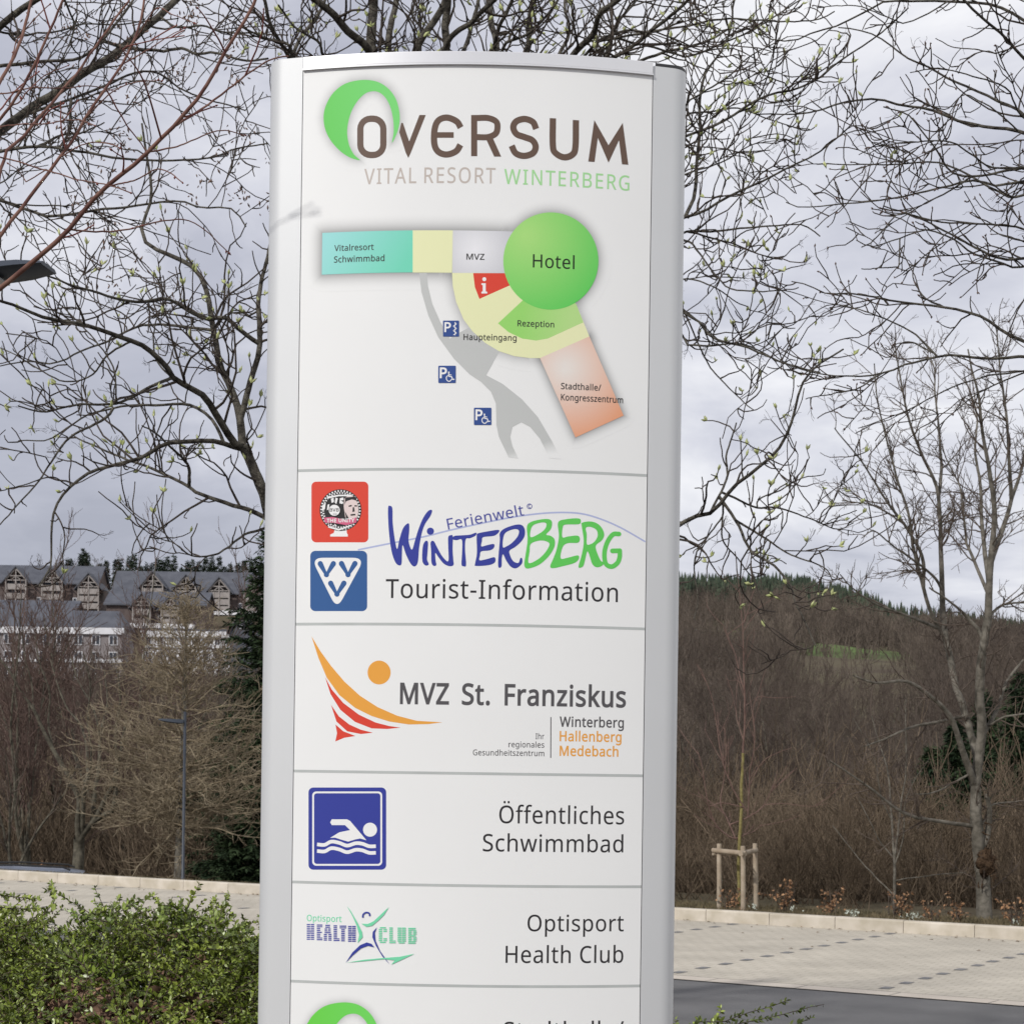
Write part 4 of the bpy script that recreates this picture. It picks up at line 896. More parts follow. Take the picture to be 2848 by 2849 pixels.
m_asph = mat('asphalt', (.112, .111, .112), col2=(.150, .148, .148), rough=.88, scale=1.1, bump=.5, bscale=120, spec=.25, detail=12)
def sheet(name, pts, z, m):
    o = link(name, mesh([(x, y, z) for x, y in pts], [tuple(range(len(pts)))]), m)
    o['kind'] = 'structure'; return o
sheet('asphalt_road', [(-70, -30), (70, -30), (70, KY0 + KS * 70), (-70, KY0 + KS * -70)], 0, m_asph)

# paving: setts in courses along the kerb, drawn by a brick texture turned to the kerb's direction
def paving():
    m = bpy.data.materials.new('concrete_setts'); m.use_nodes = True
    n, l = m.node_tree.nodes, m.node_tree.links
    b = n['Principled BSDF']; b.inputs['Roughness'].default_value = .85; b.inputs['Specular IOR Level'].default_value = .25
    t = n.new('ShaderNodeTexCoord'); mp = n.new('ShaderNodeMapping'); mp.inputs['Rotation'].default_value[2] = math.atan(.6215)
    l.new(t.outputs['Object'], mp.inputs[0])
    br = n.new('ShaderNodeTexBrick')
    br.inputs['Scale'].default_value = 1; br.inputs['Brick Width'].default_value = .20; br.inputs['Row Height'].default_value = .15
    br.inputs['Mortar Size'].default_value = .008; br.inputs['Mortar Smooth'].default_value = .4
    br.inputs['Color1'].default_value = (.45, .412, .345, 1); br.inputs['Color2'].default_value = (.49, .45, .378, 1)
    br.inputs['Mortar'].default_value = (.35, .315, .255, 1)
    l.new(mp.outputs[0], br.inputs[0])
    z = n.new('ShaderNodeTexNoise'); z.inputs['Scale'].default_value = .9; z.inputs['Detail'].default_value = 8
    l.new(t.outputs['Object'], z.inputs[0])
    mr = n.new('ShaderNodeMapRange'); mr.inputs['From Min'].default_value = .3; mr.inputs['From Max'].default_value = .7
    mr.inputs['To Min'].default_value = .84; mr.inputs['To Max'].default_value = 1.08
    l.new(z.outputs[0], mr.inputs[0])
    mxx = n.new('ShaderNodeMix'); mxx.data_type = 'RGBA'; mxx.blend_type = 'MULTIPLY'; mxx.inputs['Factor'].default_value = 1
    l.new(br.outputs[0], mxx.inputs['A']); l.new(mr.outputs[0], mxx.inputs['B']); l.new(mxx.outputs['Result'], b.inputs['Base Color'])
    bp = n.new('ShaderNodeBump'); bp.inputs['Strength'].default_value = .5; bp.inputs['Distance'].default_value = .01; bp.invert = True
    l.new(br.outputs['Fac'], bp.inputs['Height']); l.new(bp.outputs[0], b.inputs['Normal'])
    return m
m_pave = paving()
m_edge = mat('edge_stone', (.44, .39, .33), col2=(.50, .45, .385), rough=.85, scale=1.5, bump=.1)
m_marker = mat('dark_sett', (.13, .13, .135), col2=(.19, .185, .18), rough=.8, scale=6)
E0 = 21.25                                     # road edge of the paving: y = E0 + KS x
ux = np.array((1, KS)) / 1.1774; un = np.array((-KS, 1)) / 1.1774
mb = MB()
def quad(mb, c, a, b, z, mi):
    c = np.array(c); mb.add([(*(c + i * ux * a + j * un * b), z) for i, j in ((-1, -1), (1, -1), (1, 1), (-1, 1))], [(0, 1, 2, 3)], mi)
ctr = np.array((0, (KY0 + E0 + .45) / 2)); wd = (KY0 - E0 - .45) / 1.1774
quad(mb, ctr, 45, wd / 2, .006, 0)
# one course of larger edge stones with open joints along the road
for k in range(-44, 45):
    c = np.array((0, E0 + .20)) + ux * k * 1.0
    quad(mb, c, .494, .165, .010, 1)
# dashed rows of dark setts between the parking bays
o0 = np.array((1.87, 20.9))
for j in range(-9, 10):
    b0 = o0 + ux * 2.36 * j
    b0 = b0 + un * ((E0 + .75 - b0[1] + KS * b0[0]) / 1.1774)
    for i in range(12):
        c = b0 + un * .575 * i + ux * RNG.normal(0, .004)
        if kerb_d(*c) < -.2: quad(mb, c, .055, .105, .0105, 2)
o = mb.build('parking_bays', [m_pave, m_edge, m_marker]); o['kind'] = 'structure'

# kerb: metre-long concrete stones with a chamfered front edge
m_kerb = mat('kerb_concrete', (.42, .375, .30), col2=(.55, .50, .43), rough=.85, scale=3.5, bump=.12, bscale=90, spec=.3, island=.05)
mb = MB()
for k in range(-34, 30):
    a0 = np.array((0, KY0)) + ux * (k * 1.0 + .004 + .35); a1 = a0 + ux * .992
    prof = [(0, -.1), (0, .155), (.012, .176), (.13, .178), (.13, -.1)]
    dz = RNG.normal(0, .0015); vs = []
    for a_ in (a0, a1): vs += [(*(a_ + un * p), h + dz) for p, h in prof]
    n = len(prof)
    mb.add(vs, [(i, (i + 1) % n, n + (i + 1) % n, n + i) for i in range(n)] + [tuple(range(n)), tuple(range(n, 2 * n))])
o = mb.build('kerb', m_kerb); o['kind'] = 'structure'

# raised planting bed the photographer and the sign stand on
m_soil = mat('bed_soil', (.055, .040, .028), col2=(.10, .075, .05), rough=.95, scale=9, bump=.6, bscale=30)
xs = np.linspace(-9, 9, 60); ys = np.linspace(-4, 11.5, 60)
X, Y = np.meshgrid(xs, ys, indexing='ij')
Zb = np.interp(Y, [-4, 5.9, 6.1, 6.7, 8.9, 10.3, 11.5], [.55, .6, .62, .93, .93, .0, -.06]) + .03 * np.sin(X * 3) * np.sin(Y * 2.3)
Zb = np.where(np.abs(X) > 8.5, -.05, Zb)
V = np.stack((X, Y, Zb), -1).reshape(-1, 3); n2 = 60
ii, jj = np.meshgrid(np.arange(59), np.arange(59), indexing='ij'); q0 = (ii * n2 + jj).ravel()
link('planting_bed', fastmesh(V, np.stack((q0, q0 + n2, q0 + n2 + 1, q0 + 1), 1)), m_soil, smooth=True)['kind'] = 'structure'

# ================================================================== HOUSES ON THE FAR SLOPE
m_slate = mat('slate_roof', (.060, .064, .080), col2=(.085, .09, .108), rough=.65, scale=.6, bump=.3, bscale=4)
m_brickw = mat('dark_brick', (.085, .064, .060), col2=(.115, .088, .080), rough=.9, scale=1.2)
m_timber = mat('weathered_timber', (.26, .235, .22), col2=(.33, .30, .285), rough=.85, scale=1.5)
m_mauve = mat('mauve_render', (.19, .17, .17), col2=(.24, .215, .215), rough=.9, scale=.5)
m_white = mat('white_render', (.62, .62, .64), col2=(.70, .70, .72), rough=.8, scale=.4)
m_glass = mat('dark_glass', (.03, .035, .045), rough=.12, var=.2, scale=.3, spec=.8)
m_frame = mat('white_frame', (.66, .66, .68), rough=.5, var=.03)

def gable_house(name, label, c, L_, Dp, eave, rise, bays, wallm, rz=0, gable_end=False, storeys=3, chim=0):
    """long roofed house; front faces the camera (-y); bays are balcony fronts with an open timber gable"""
    root = empty(name, c, label, 'building', 'slate roofed holiday houses on the far slope', rz)
    R_ = Matrix.Translation(root.location) @ Matrix.Rotation(rz, 4, 'Z')
    T = lambda p: tuple(R_ @ Vector(p))
    def put(mb, nm, m, parent=root, **k):
        mb.v = [T(v) for v in mb.v]; return mb.build(nm, m, parent, **k)
    w = MB().box((0, 0, eave / 2 - 3), (L_, Dp, eave + 6))
    for s in (-1, 1):                        # gable triangles of the end walls
        x = s * L_ / 2
        w.add([(x, -Dp / 2, eave), (x, Dp / 2, eave), (x, 0, eave + rise), (x - s * .3, -Dp / 2, eave), (x - s * .3, Dp / 2, eave), (x - s * .3, 0, eave + rise)],
              [(0, 1, 2), (3, 5, 4), (0, 3, 4, 1), (1, 4, 5, 2), (2, 5, 3, 0)])
    put(w, 'wall', wallm)
    ov = .7; e = eave - ov * rise / (Dp / 2)
    rf = MB()
    for s in (-1, 1):
        a = [(-L_ / 2 - .5, s * (Dp / 2 + ov), e), (L_ / 2 + .5, s * (Dp / 2 + ov), e), (L_ / 2 + .5, 0, eave + rise), (-L_ / 2 - .5, 0, eave + rise)]
        rf.add(a + [(x, y, z + .3) for x, y, z in a], [(0, 1, 2, 3), (4, 7, 6, 5), (0, 4, 5, 1), (1, 5, 6, 2), (2, 6, 7, 3), (3, 7, 4, 0)])
    roof = put(rf, 'roof', m_slate)
    for k in range(chim):
        put(MB().box((-L_ * .3 + k * L_ * .35, .6, eave + rise + .3), (.7, .7, 1.6)), 'chimney', m_brickw, roof)
    for bx, bw, bh in bays:
        yb = -Dp / 2 - 1.9; pk = bh
        ev = pk - bw * .62
        bay = MB()
        nst = storeys
        # floors and parapets of the balconies, side posts
        for k in range(nst):
            z = k * (ev / nst)
            bay.box((bx, yb + .9, z + .1), (bw, 1.9, .22))
            bay.box((bx, yb + .02, z + .72), (bw, .12, 1.0))
        for s in (-1, 0, 1):
            bay.box((bx + s * (bw / 2 - .12), yb - .05, ev / 2 - 2), (.26, .26, ev + 4))
        # open gable truss
        bay.bar((bx - bw / 2, yb - .06, ev), (bx, yb - .06, pk - .35), .26)
        bay.bar((bx + bw / 2, yb - .06, ev), (bx, yb - .06, pk - .35), .26)
        bay.bar((bx, yb - .08, ev), (bx, yb - .08, pk - .5), .2)
        bay.bar((bx - bw * .30, yb - .1, ev + bw * .2), (bx + bw * .30, yb - .1, ev + bw * .2), .22)
        bay.bar((bx - bw / 2, yb - .02, ev), (bx + bw / 2, yb - .02, ev), .2)
        bay.bar((bx - bw * .24, yb - .04, ev), (bx, yb - .04, ev + bw * .2), .16)
        bay.bar((bx + bw * .24, yb - .04, ev), (bx, yb - .04, ev + bw * .2), .16)
        b = put(bay, 'balcony', m_timber)
        for k in range(nst):
            z = k * (ev / nst)
            wn = MB().box((bx - bw * .22, yb + 1.86, z + 1.35), (bw * .34, .1, ev / nst - .9)).box((bx + bw * .22, yb + 1.86, z + 1.35), (bw * .34, .1, ev / nst - .9))
            put(wn, 'window', m_glass, b)
        gr = MB()
        for s in (-1, 1):
            a = [(bx + s * (bw / 2 + .8), yb - .5, ev - .5 - .3), (bx, yb - .5, pk), (bx, 1, pk), (bx + s * (bw / 2 + .8), 1, ev - .5 - .3)]
            gr.add(a + [(x, y, z + .28) for x, y, z in a], [(0, 1, 2, 3), (4, 7, 6, 5), (0, 4, 5, 1), (1, 5, 6, 2), (2, 6, 7, 3), (3, 7, 4, 0)])
        put(gr, 'gable_roof', m_slate)
        put(MB().add([(bx - bw / 2, yb + 1.8, ev), (bx + bw / 2, yb + 1.8, ev), (bx, yb + 1.8, pk - .1), (bx - bw / 2, yb + 1.5, ev), (bx + bw / 2, yb + 1.5, ev), (bx, yb + 1.5, pk - .1)],
                     [(0, 1, 2), (3, 5, 4), (0, 3, 4, 1), (1, 4, 5, 2), (2, 5, 3, 0)]), 'gable_wall', m_brickw)
    # pale windows between the bays
    xs = sorted(b[0] for b in bays)
    for a, b in zip(xs[:-1], xs[1:]):
        x = (a + b) / 2
        for z in (eave * .30,):
            fr = put(MB().box((x + .6, -Dp / 2 - .06, z), (.9, .12, 1.5)), 'window_frame', m_frame)
            put(MB().box((x + .6, -Dp / 2 - .10, z), (.6, .14, 1.2)), 'pane', m_glass, fr)
    put(MB().box((0, -Dp / 2 - 1.2, -.2), (L_ * .8, 1.6, .9)), 'terrace_wall', m_white)
    return root

def at(fr, x, y, Y): return P(*fr(x, y), Y)
K430 = 430 / F * .3884          # metres per ZH pixel at 430 m
def house_row(label, x0, x1, yr, ye, gx_, gpk, base, Y, gw, storeys=3, wall=None, chim=0):
    L_ = (x1 - x0) * Y / F * .3884; k = Y / F * .3884
    c = at(ZH, (x0 + x1) / 2, base, Y)
    eave = (base - ye) * k; rise = (ye - yr) * k
    bays = [(((g - (x0 + x1) / 2) * k), gw * k, (base - p) * k) for g, p in zip(gx_, gpk)]
    return gable_house('terraced_house', label, tuple(c), L_, 11, eave, rise, bays, wall or m_brickw, storeys=storeys, chim=chim)
house_row('long dark slate terrace at the picture edge with three timber balcony gables', -260, 735, 325, 450, (-150, 172, 428, 684), (350, 352, 362, 392), 640, 430, 150, chim=1)
house_row('slate terrace beside the spruce with three crossed timber gables', 850, 1990, 372, 520, (1136, 1370, 1604, 1850), (392, 410, 424, 440), 665, 425, 150)
house_row('lower dark slate house with two small gables behind bare twigs', 800, 1500, 515, 610, (1062, 1262), (545, 560), 760, 395, 130, storeys=2)
house_row('lower slate roofed house left of the bare trees above the white hotel', -250, 560, 575, 690, (-20,), (600,), 800, 385, 130, storeys=2)

def white_block(label, x0, x1, y0, y1, Y, nx, ny, dz=10, rows=None, mansard=False):
    k = Y / F * .3884
    c = at(ZH, (x0 + x1) / 2, y1, Y)
    root = empty('hotel_building', tuple(c), label, 'building', 'white buildings below the slate roofs')
    w, h = (x1 - x0) * k, (y1 - y0) * k
    X, Yy, Z = c
    MB().box((X, Yy + dz / 2, Z + h / 2 - 4), (w, dz, h + 8)).build('wall', m_mauve if mansard else m_white, root)
    MB().box((X, Yy - .2, Z + h - .5), (w + .6, .6, 1.1)).box((X, Yy - .12, Z + h * .52), (w + .3, .4, .6)).build('cornice', m_white, root)
    if mansard:
        MB().add([(X - w / 2 - .3, Yy - .5, Z + h), (X + w / 2 + .3, Yy - .5, Z + h), (X + w / 2 - 1, Yy + 3, Z + h + 3.2), (X - w / 2 + 1, Yy + 3, Z + h + 3.2), (X - w / 2 - .3, Yy + dz, Z + h), (X + w / 2 + .3, Yy + dz, Z + h)],
                 [(0, 1, 2, 3), (0, 3, 4), (1, 5, 2), (2, 5, 4, 3), (0, 4, 5, 1)]).build('roof', m_slate, root)
    else:
        MB().box((X, Yy + dz / 2, Z + h + .25), (w + .8, dz + .8, .5)).build('roof', m_slate, root)
    for i in range(nx):
        for j in range(ny):
            wx = X - w / 2 + w * (i + .5) / nx; wz = Z + h * (j + .42) / (ny + .15); ww = w / nx * .5; wh = h / ny * .58
            fr = MB().box((wx, Yy - .05, wz), (ww, .2, wh)).build('window', m_frame, root)
            g = MB()
            for s in (-1, 1): g.box((wx + s * ww * .23, Yy - .10, wz), (ww * .36, .2, wh * .82))
            g.build('pane', m_glass, fr)
    return root
white_block('white hotel with pale cornice bands and paired windows behind bare reddish trees', -260, 870, 760, 1250, 330, 9, 4, mansard=True)
white_block('long low white building half hidden by the golden conifer', 1020, 1680, 790, 1010, 345, 8, 2)
# small slate-clad gable with a round window beside the spruce
c = at(ZH, 1720, 900, 300)
rt = empty('slate_house', tuple(c), 'small slate clad gable house with round window beside the dark spruce', 'building')
k = 300 / F * .3884
hw, hh = 75 * k, 235 * k
MB().add([(c[0] - hw, c[1], c[2] - 6), (c[0] + hw, c[1], c[2] - 6), (c[0] + hw, c[1], c[2] + hh * .48), (c[0], c[1], c[2] + hh - .15), (c[0] - hw, c[1], c[2] + hh * .48)] +
         [(c[0] - hw, c[1] + 9, c[2] - 6), (c[0] + hw, c[1] + 9, c[2] - 6), (c[0] + hw, c[1] + 9, c[2] + hh * .48), (c[0], c[1] + 9, c[2] + hh - .15), (c[0] - hw, c[1] + 9, c[2] + hh * .48)],
         [(0, 1, 2, 3, 4), (9, 8, 7, 6, 5), (0, 4, 9, 5), (1, 6, 7, 2), (0, 5, 6, 1), (2, 7, 8, 3), (3, 8, 9, 4)]).build('wall', m_slate, rt)
rf = MB()
for s in (-1, 1):
    a = [(c[0] + s * (hw + .5), c[1] - .5, c[2] + hh * .48 - .45), (c[0], c[1] - .5, c[2] + hh), (c[0], c[1] + 9.5, c[2] + hh), (c[0] + s * (hw + .5), c[1] + 9.5, c[2] + hh * .48 - .45)]
    rf.add(a + [(x, y, z + .25) for x, y, z in a], [(0, 1, 2, 3), (4, 7, 6, 5), (0, 4, 5, 1), (1, 5, 6, 2), (2, 6, 7, 3), (3, 7, 4, 0)])
rf.build('roof', m_slate, rt)
fr = MB().tube([(c[0], c[1] - .12, c[2] + hh * .62), (c[0], c[1] + .1, c[2] + hh * .62)], .36, 20).build('round_window', m_frame, rt)
MB().tube([(c[0], c[1] - .16, c[2] + hh * .62), (c[0], c[1] - .1, c[2] + hh * .62)], .25, 20).build('pane', m_glass, fr)

# ================================================================== STREET LAMPS
m_lamp = mat('anthracite_paint', (.032, .040, .055), col2=(.042, .050, .066), rough=.5, scale=2, metal=.1)
m_lens = mat('lamp_lens', (.35, .36, .38), rough=.2, var=.05)
def lamp(label, top, base_z, head_len, rot, pole_r, drop=.28, thick=1.):
    x, y, zt = top
    rt = empty('street_lamp', (x, y, base_z), label, 'street lamp', 'slim street lamps with flat heads')
    MB().tube([(x, y, base_z - .3), (x, y, base_z + .05), (x, y, base_z + 1.0), (x, y, base_z + 1.02), (x, y, zt)], [pole_r * 1.6, pole_r * 1.6, pole_r * 1.5, pole_r, pole_r * .92], 16).build('pole', m_lamp, rt, smooth=True).data.set_sharp_from_angle(angle=.7)
    d = np.array((math.cos(rot), math.sin(rot), 0)); p = np.array((-d[1], d[0], 0)); up = np.array((0, 0, 1.))
    o = np.array((x, y, zt - drop))
    hw_ = head_len * .17
    sec = [(.06, .035, .5, -.045), (.18, .048, .9, -.045), (.5, .042, 1.0, -.028), (.86, .028, .95, .0), (1.0, .012, .72, .010)]
    vs, fs = [], []
    for t, h, wk, dz in sec:
        h *= thick
        for a, b in ((-1, -.6), (-.75, .75), (.75, .75), (1, -.6), (.8, -1), (-.8, -1)):
            vs.append(o + d * head_len * t + p * hw_ * wk * a + up * (dz * head_len + h * b * head_len))
    for i in range(len(sec) - 1):
        for k in range(6): fs.append((i * 6 + k, i * 6 + (k + 1) % 6, i * 6 + 6 + (k + 1) % 6, i * 6 + 6 + k))
    fs += [tuple(range(6)), tuple(24 + k for k in range(6))]
    hd = MB().add(vs, fs).build('lamp_head', m_lamp, rt)
    hd.data.polygons.foreach_set('use_smooth', np.ones(len(hd.data.polygons), bool)); hd.data.set_sharp_from_angle(angle=.6)
    MB().bar(o + d * .0 + up * (-.04 * head_len), o + d * head_len * .1 + up * (-.045 * head_len), .06 * head_len).build('arm', m_lamp, rt)
    c0 = o + d * head_len * .55 + up * (-.066 * head_len)
    MB().box(c0, (head_len * .4, hw_ * .9, .008), (d, p, up)).build('lens', m_lens, hd)
tp = P(515, 1980, 38.5)
lamp('slim dark grey street lamp standing before the golden conifer', tp, float(ground_z(tp[0], 38.5)), .62 * .84, math.pi + .25, .031, drop=.17, thick=2.2)
tp = P(-345, 684, 9.0)
lamp('dark street lamp head reaching into the upper left of the picture', tp, .3, .84, -.12, .05, drop=.12)

# ================================================================== PARKED CAR BELOW THE KERB
m_paint = mat('silver_blue_paint', (.22, .25, .31), rough=.28, metal=.5, var=.03, scale=1, spec=.7)
m_tyre = mat('tyre_rubber', (.02, .02, .02), rough=.8, var=.2)
m_rim = mat('alloy_rim', (.45, .46, .47), rough=.3, metal=.8, var=.05)
m_red = mat('red_lens', (.25, .01, .01), rough=.2, var=.1)
def car():
    rear = P(250, 2425, 41.0)
    zt = P(170, 2412, 41.0)[2]
    gz = zt - 1.50
    ang = math.radians(188)                       # nose points left, a little away
    root = empty('parked_car', (rear[0] - 2.2, 41.2, gz), 'silver blue estate car parked beyond the kerb, only its roof in view', 'car')
    R_ = Matrix.Translation(root.location) @ Matrix.Rotation(ang, 4, 'Z')
    T = lambda p: tuple(R_ @ Vector(p))
    def put(mb, nm, m, parent=root, **k):
        mb.v = [T(v) for v in mb.v]; return mb.build(nm, m, parent, **k)
    # body sections along x (nose +): x, half width low, half width top, z low, z belt, z top
    sec = [(-2.22, .70, .60, .45, .85, .95), (-2.15, .82, .62, .30, .92, 1.20), (-1.95, .86, .62, .25, .95, 1.40), (-1.5, .88, .64, .24, .96, 1.465), (-.6, .88, .66, .24, .95, 1.50), (.3, .88, .66, .24, .94, 1.49),
           (.75, .88, .64, .24, .94, 1.38), (1.25, .87, .66, .24, .93, 1.02), (1.7, .84, .70, .25, .86, .93), (2.1, .76, .60, .28, .74, .80), (2.26, .60, .48, .38, .62, .66)]
    vs, fs = [], []
    for x, a, b, z0, z1, z2 in sec:
        ring = [(-a * .9, z0), (-a, z0 + .15), (-a, z1 - .1), (-a * .97, z1), (-b, z2 - .10), (-b * .82, z2 - .02), (0, z2), (b * .82, z2 - .02), (b, z2 - .10), (a * .97, z1), (a, z1 - .1), (a, z0 + .15), (a * .9, z0)]
        vs += [(x, y, z) for y, z in ring]
    n = 13
    for i in range(len(sec) - 1):
        for k in range(n - 1): fs.append((i * n + k, i * n + k + 1, (i + 1) * n + k + 1, (i + 1) * n + k))
        fs.append((i * n + n - 1, i * n, (i + 1) * n, (i + 1) * n + n - 1))
    fs += [tuple(range(n)), tuple((len(sec) - 1) * n + k for k in range(n))]
    b = put(MB().add(vs, fs), 'body', m_paint, smooth=True); b.data.set_sharp_from_angle(angle=.8)
    for s in (-1, 1):                             # side glass, set a little proud of the sloping side
        def side(x, z):
            i = max(k for k in range(len(sec)) if sec[k][0] <= x); p, q = sec[i], sec[i + 1]; t = (x - p[0]) / (q[0] - p[0])
            L2 = [p[j] + (q[j] - p[j]) * t for j in range(6)]
            u = (z - L2[4]) / (L2[5] - .10 - L2[4])
            return (x, s * (L2[1] * .97 + (L2[2] - L2[1] * .97) * u + .008), z)
        for nm, q in (('window', [(-1.85, 1.0), (-1.0, 1.0), (-1.0, 1.34), (-1.62, 1.31)]), ('window', [(-.93, 1.0), (.0, 1.0), (.0, 1.36), (-.93, 1.35)]), ('window', [(.07, 1.0), (1.0, 1.0), (.62, 1.30), (.07, 1.36)])):
            a = [side(*p) for p in q]; a2 = [(x, y - s * .01, z) for x, y, z in a]
            put(MB().add(a + a2, [(0, 1, 2, 3), (7, 6, 5, 4), (0, 4, 5, 1), (1, 5, 6, 2), (2, 6, 7, 3), (3, 7, 4, 0)]), nm, m_glass)
        put(MB().tube([(x, s * .57, z) for x, z in ((-1.75, 1.44), (-1.6, 1.50), (-.6, 1.545), (.3, 1.53), (.5, 1.46))], .02, 8), 'roof_rail', m_tyre)
        for x in (-1.35, 1.4):
            wl = put(MB().tube([(x, s * .68, .31), (x, s * .87, .31)], .31, 24), 'wheel', m_tyre)
            put(MB().tube([(x, s * .80, .31), (x, s * .885, .31)], .20, 20), 'rim', m_rim, wl)
        put(MB().box((2.13, s * .52, .66), (.18, .26, .12)), 'headlight', m_lens)
        put(MB().box((-2.16, s * .68, .88), (.12, .14, .30)), 'tail_light', m_red)
    put(MB().add([(-2.165, -.52, 1.0), (-2.165, .52, 1.0), (-2.0, .5, 1.36), (-2.0, -.5, 1.36), (-2.13, -.52, 1.0), (-2.13, .52, 1.0), (-1.97, .5, 1.36), (-1.97, -.5, 1.36)],
                 [(0, 1, 2, 3), (7, 6, 5, 4), (0, 4, 5, 1), (1, 5, 6, 2), (2, 6, 7, 3), (3, 7, 4, 0)]), 'rear_window', m_glass)
    put(MB().add([(.80, -.58, 1.385), (.80, .58, 1.385), (1.32, .62, 1.02), (1.32, -.62, 1.02), (.77, -.58, 1.36), (.77, .58, 1.36), (1.29, .62, 1.0), (1.29, -.62, 1.0)],
                 [(0, 1, 2, 3), (7, 6, 5, 4), (0, 4, 5, 1), (1, 5, 6, 2), (2, 6, 7, 3), (3, 7, 4, 0)]), 'windscreen', m_glass)
car()

# bits of twig and leaf blown over the paving
m_bits = mat('blown_leaf', (.13, .085, .05), col2=(.24, .17, .11), rough=.9, scale=5, island=.3)
rng = np.random.default_rng(321); n = 260; dk = -np.abs(rng.normal(0, 2.2, n)); dk = np.where(rng.random(n) < .5, -rng.random(n) ** 2 * .5, dk) - .04
tt = rng.uniform(-14, 9, n); c = np.stack((tt, KY0 + KS * tt), 1) + un * dk[:, None]; a = rng.uniform(0, 6.28, n); L_ = rng.uniform(.012, .045, n)
ca = np.stack((np.cos(a), np.sin(a)), 1) * L_[:, None]; cb = np.stack((-np.sin(a), np.cos(a)), 1) * (L_ * .45)[:, None]
V = np.stack([np.concatenate((c + q, np.full((n, 1), z)), 1) for q, z in ((-ca, .014), (cb, .026), (ca, .016), (-cb, .020))], 1).reshape(-1, 3)
o = link('blown_leaves', fastmesh(V, np.arange(n * 4).reshape(-1, 4)), m_bits); o['kind'] = 'stuff'

# ================================================================== TREES
m_bark = mat('lichen_bark', (.030, .026, .022), col2=(.115, .105, .085), rough=.95, scale=26, bump=.8, bscale=70, spec=.15)
m_twig = mat('dark_twig', (.034, .027, .022), col2=(.075, .060, .050), rough=.9, scale=14, spec=.2)
m_bud = mat('pale_green_bud', (.30, .34, .12), col2=(.46, .48, .24), rough=.6, scale=20, island=.25, spec=.3)
m_redtwig = mat('red_twig', (.13, .030, .026), col2=(.20, .065, .05), rough=.65, scale=9, spec=.35)
m_redbark = mat('reddish_bark', (.10, .042, .034), col2=(.19, .10, .075), rough=.8, scale=16, spec=.3)
m_seed = mat('dry_seed', (.12, .075, .055), col2=(.20, .13, .10), rough=.9, scale=12, island=.3)
m_brownbud = mat('brown_bud', (.07, .04, .035), col2=(.13, .08, .06), rough=.7, scale=20)

def unit(v): return v / (np.linalg.norm(v, axis=-1, keepdims=True) + 1e-12)

class Tubes:
    """batches of polylines of equal length, each swept with a thin ring"""
    def __init__(s): s.V = []; s.Q = []; s.n = 0
    def add(s, Pt, R, k=4):
        """Pt (m,n,3), R (m,n)"""
        if len(Pt) == 0: return s
        m, n, _ = Pt.shape
        t = np.empty_like(Pt); t[:, 1:-1] = Pt[:, 2:] - Pt[:, :-2]; t[:, 0] = Pt[:, 1] - Pt[:, 0]; t[:, -1] = Pt[:, -1] - Pt[:, -2]
        t = unit(t)
        mean = unit(Pt[:, -1] - Pt[:, 0])
        ref = np.zeros_like(mean); ax = np.argmin(np.abs(mean), 1); ref[np.arange(m), ax] = 1
        a = unit(np.cross(ref[:, None, :], t)); b = np.cross(t, a)
        g = np.arange(k) * 2 * math.pi / k
        ring = a[:, :, None, :] * np.cos(g)[None, None, :, None] + b[:, :, None, :] * np.sin(g)[None, None, :, None]
        V = Pt[:, :, None, :] + ring * R[:, :, None, None]
        base = s.n + (np.arange(m) * n * k)[:, None, None] + (np.arange(n - 1) * k)[None, :, None]
        i = np.arange(k)[None, None, :]; j = (i + 1) % k
        q = np.stack((base + i, base + j, base + k + j, base + k + i), -1).reshape(-1, 4)
        s.V.append(V.reshape(-1, 3)); s.Q.append(q); s.n += m * n * k
        return s
    def raw(s, V, Q):
        s.V.append(V); s.Q.append(Q + s.n); s.n += len(V); return s
    def build(s, name, m, parent=None, smooth=True):
        return link(name, fastmesh(np.concatenate(s.V), np.concatenate(s.Q)), m, parent, smooth)

def resample(pts, n):
    p = smooth_open(pts, 8) if len(pts) > 2 else np.array(pts, float)
    d = np.concatenate(([0], np.cumsum(np.linalg.norm(np.diff(p, axis=0), axis=1))))
    t = np.linspace(0, d[-1], n)
    return np.stack([np.interp(t, d, p[:, i]) for i in range(p.shape[1])], 1)

def grow(rng, p0, d0, ln, nseg, wob, up=0., curl=0.):
    """grow m branches at once; wob = wander per step, up = pull upwards (may be per branch)"""
    m = len(p0); out = np.empty((m, nseg + 1, 3)); out[:, 0] = p0
    d = d0.copy(); ax = unit(rng.normal(size=(m, 3)))
    upv = np.zeros((m, 3)); upv[:, 2] = up
    for i in range(nseg):
        d = d + rng.normal(0, wob, (m, 3)) + upv / nseg + curl / nseg * np.cross(ax, d)
        d = unit(d); out[:, i + 1] = out[:, i] + d * (ln / nseg)[:, None]
    return out

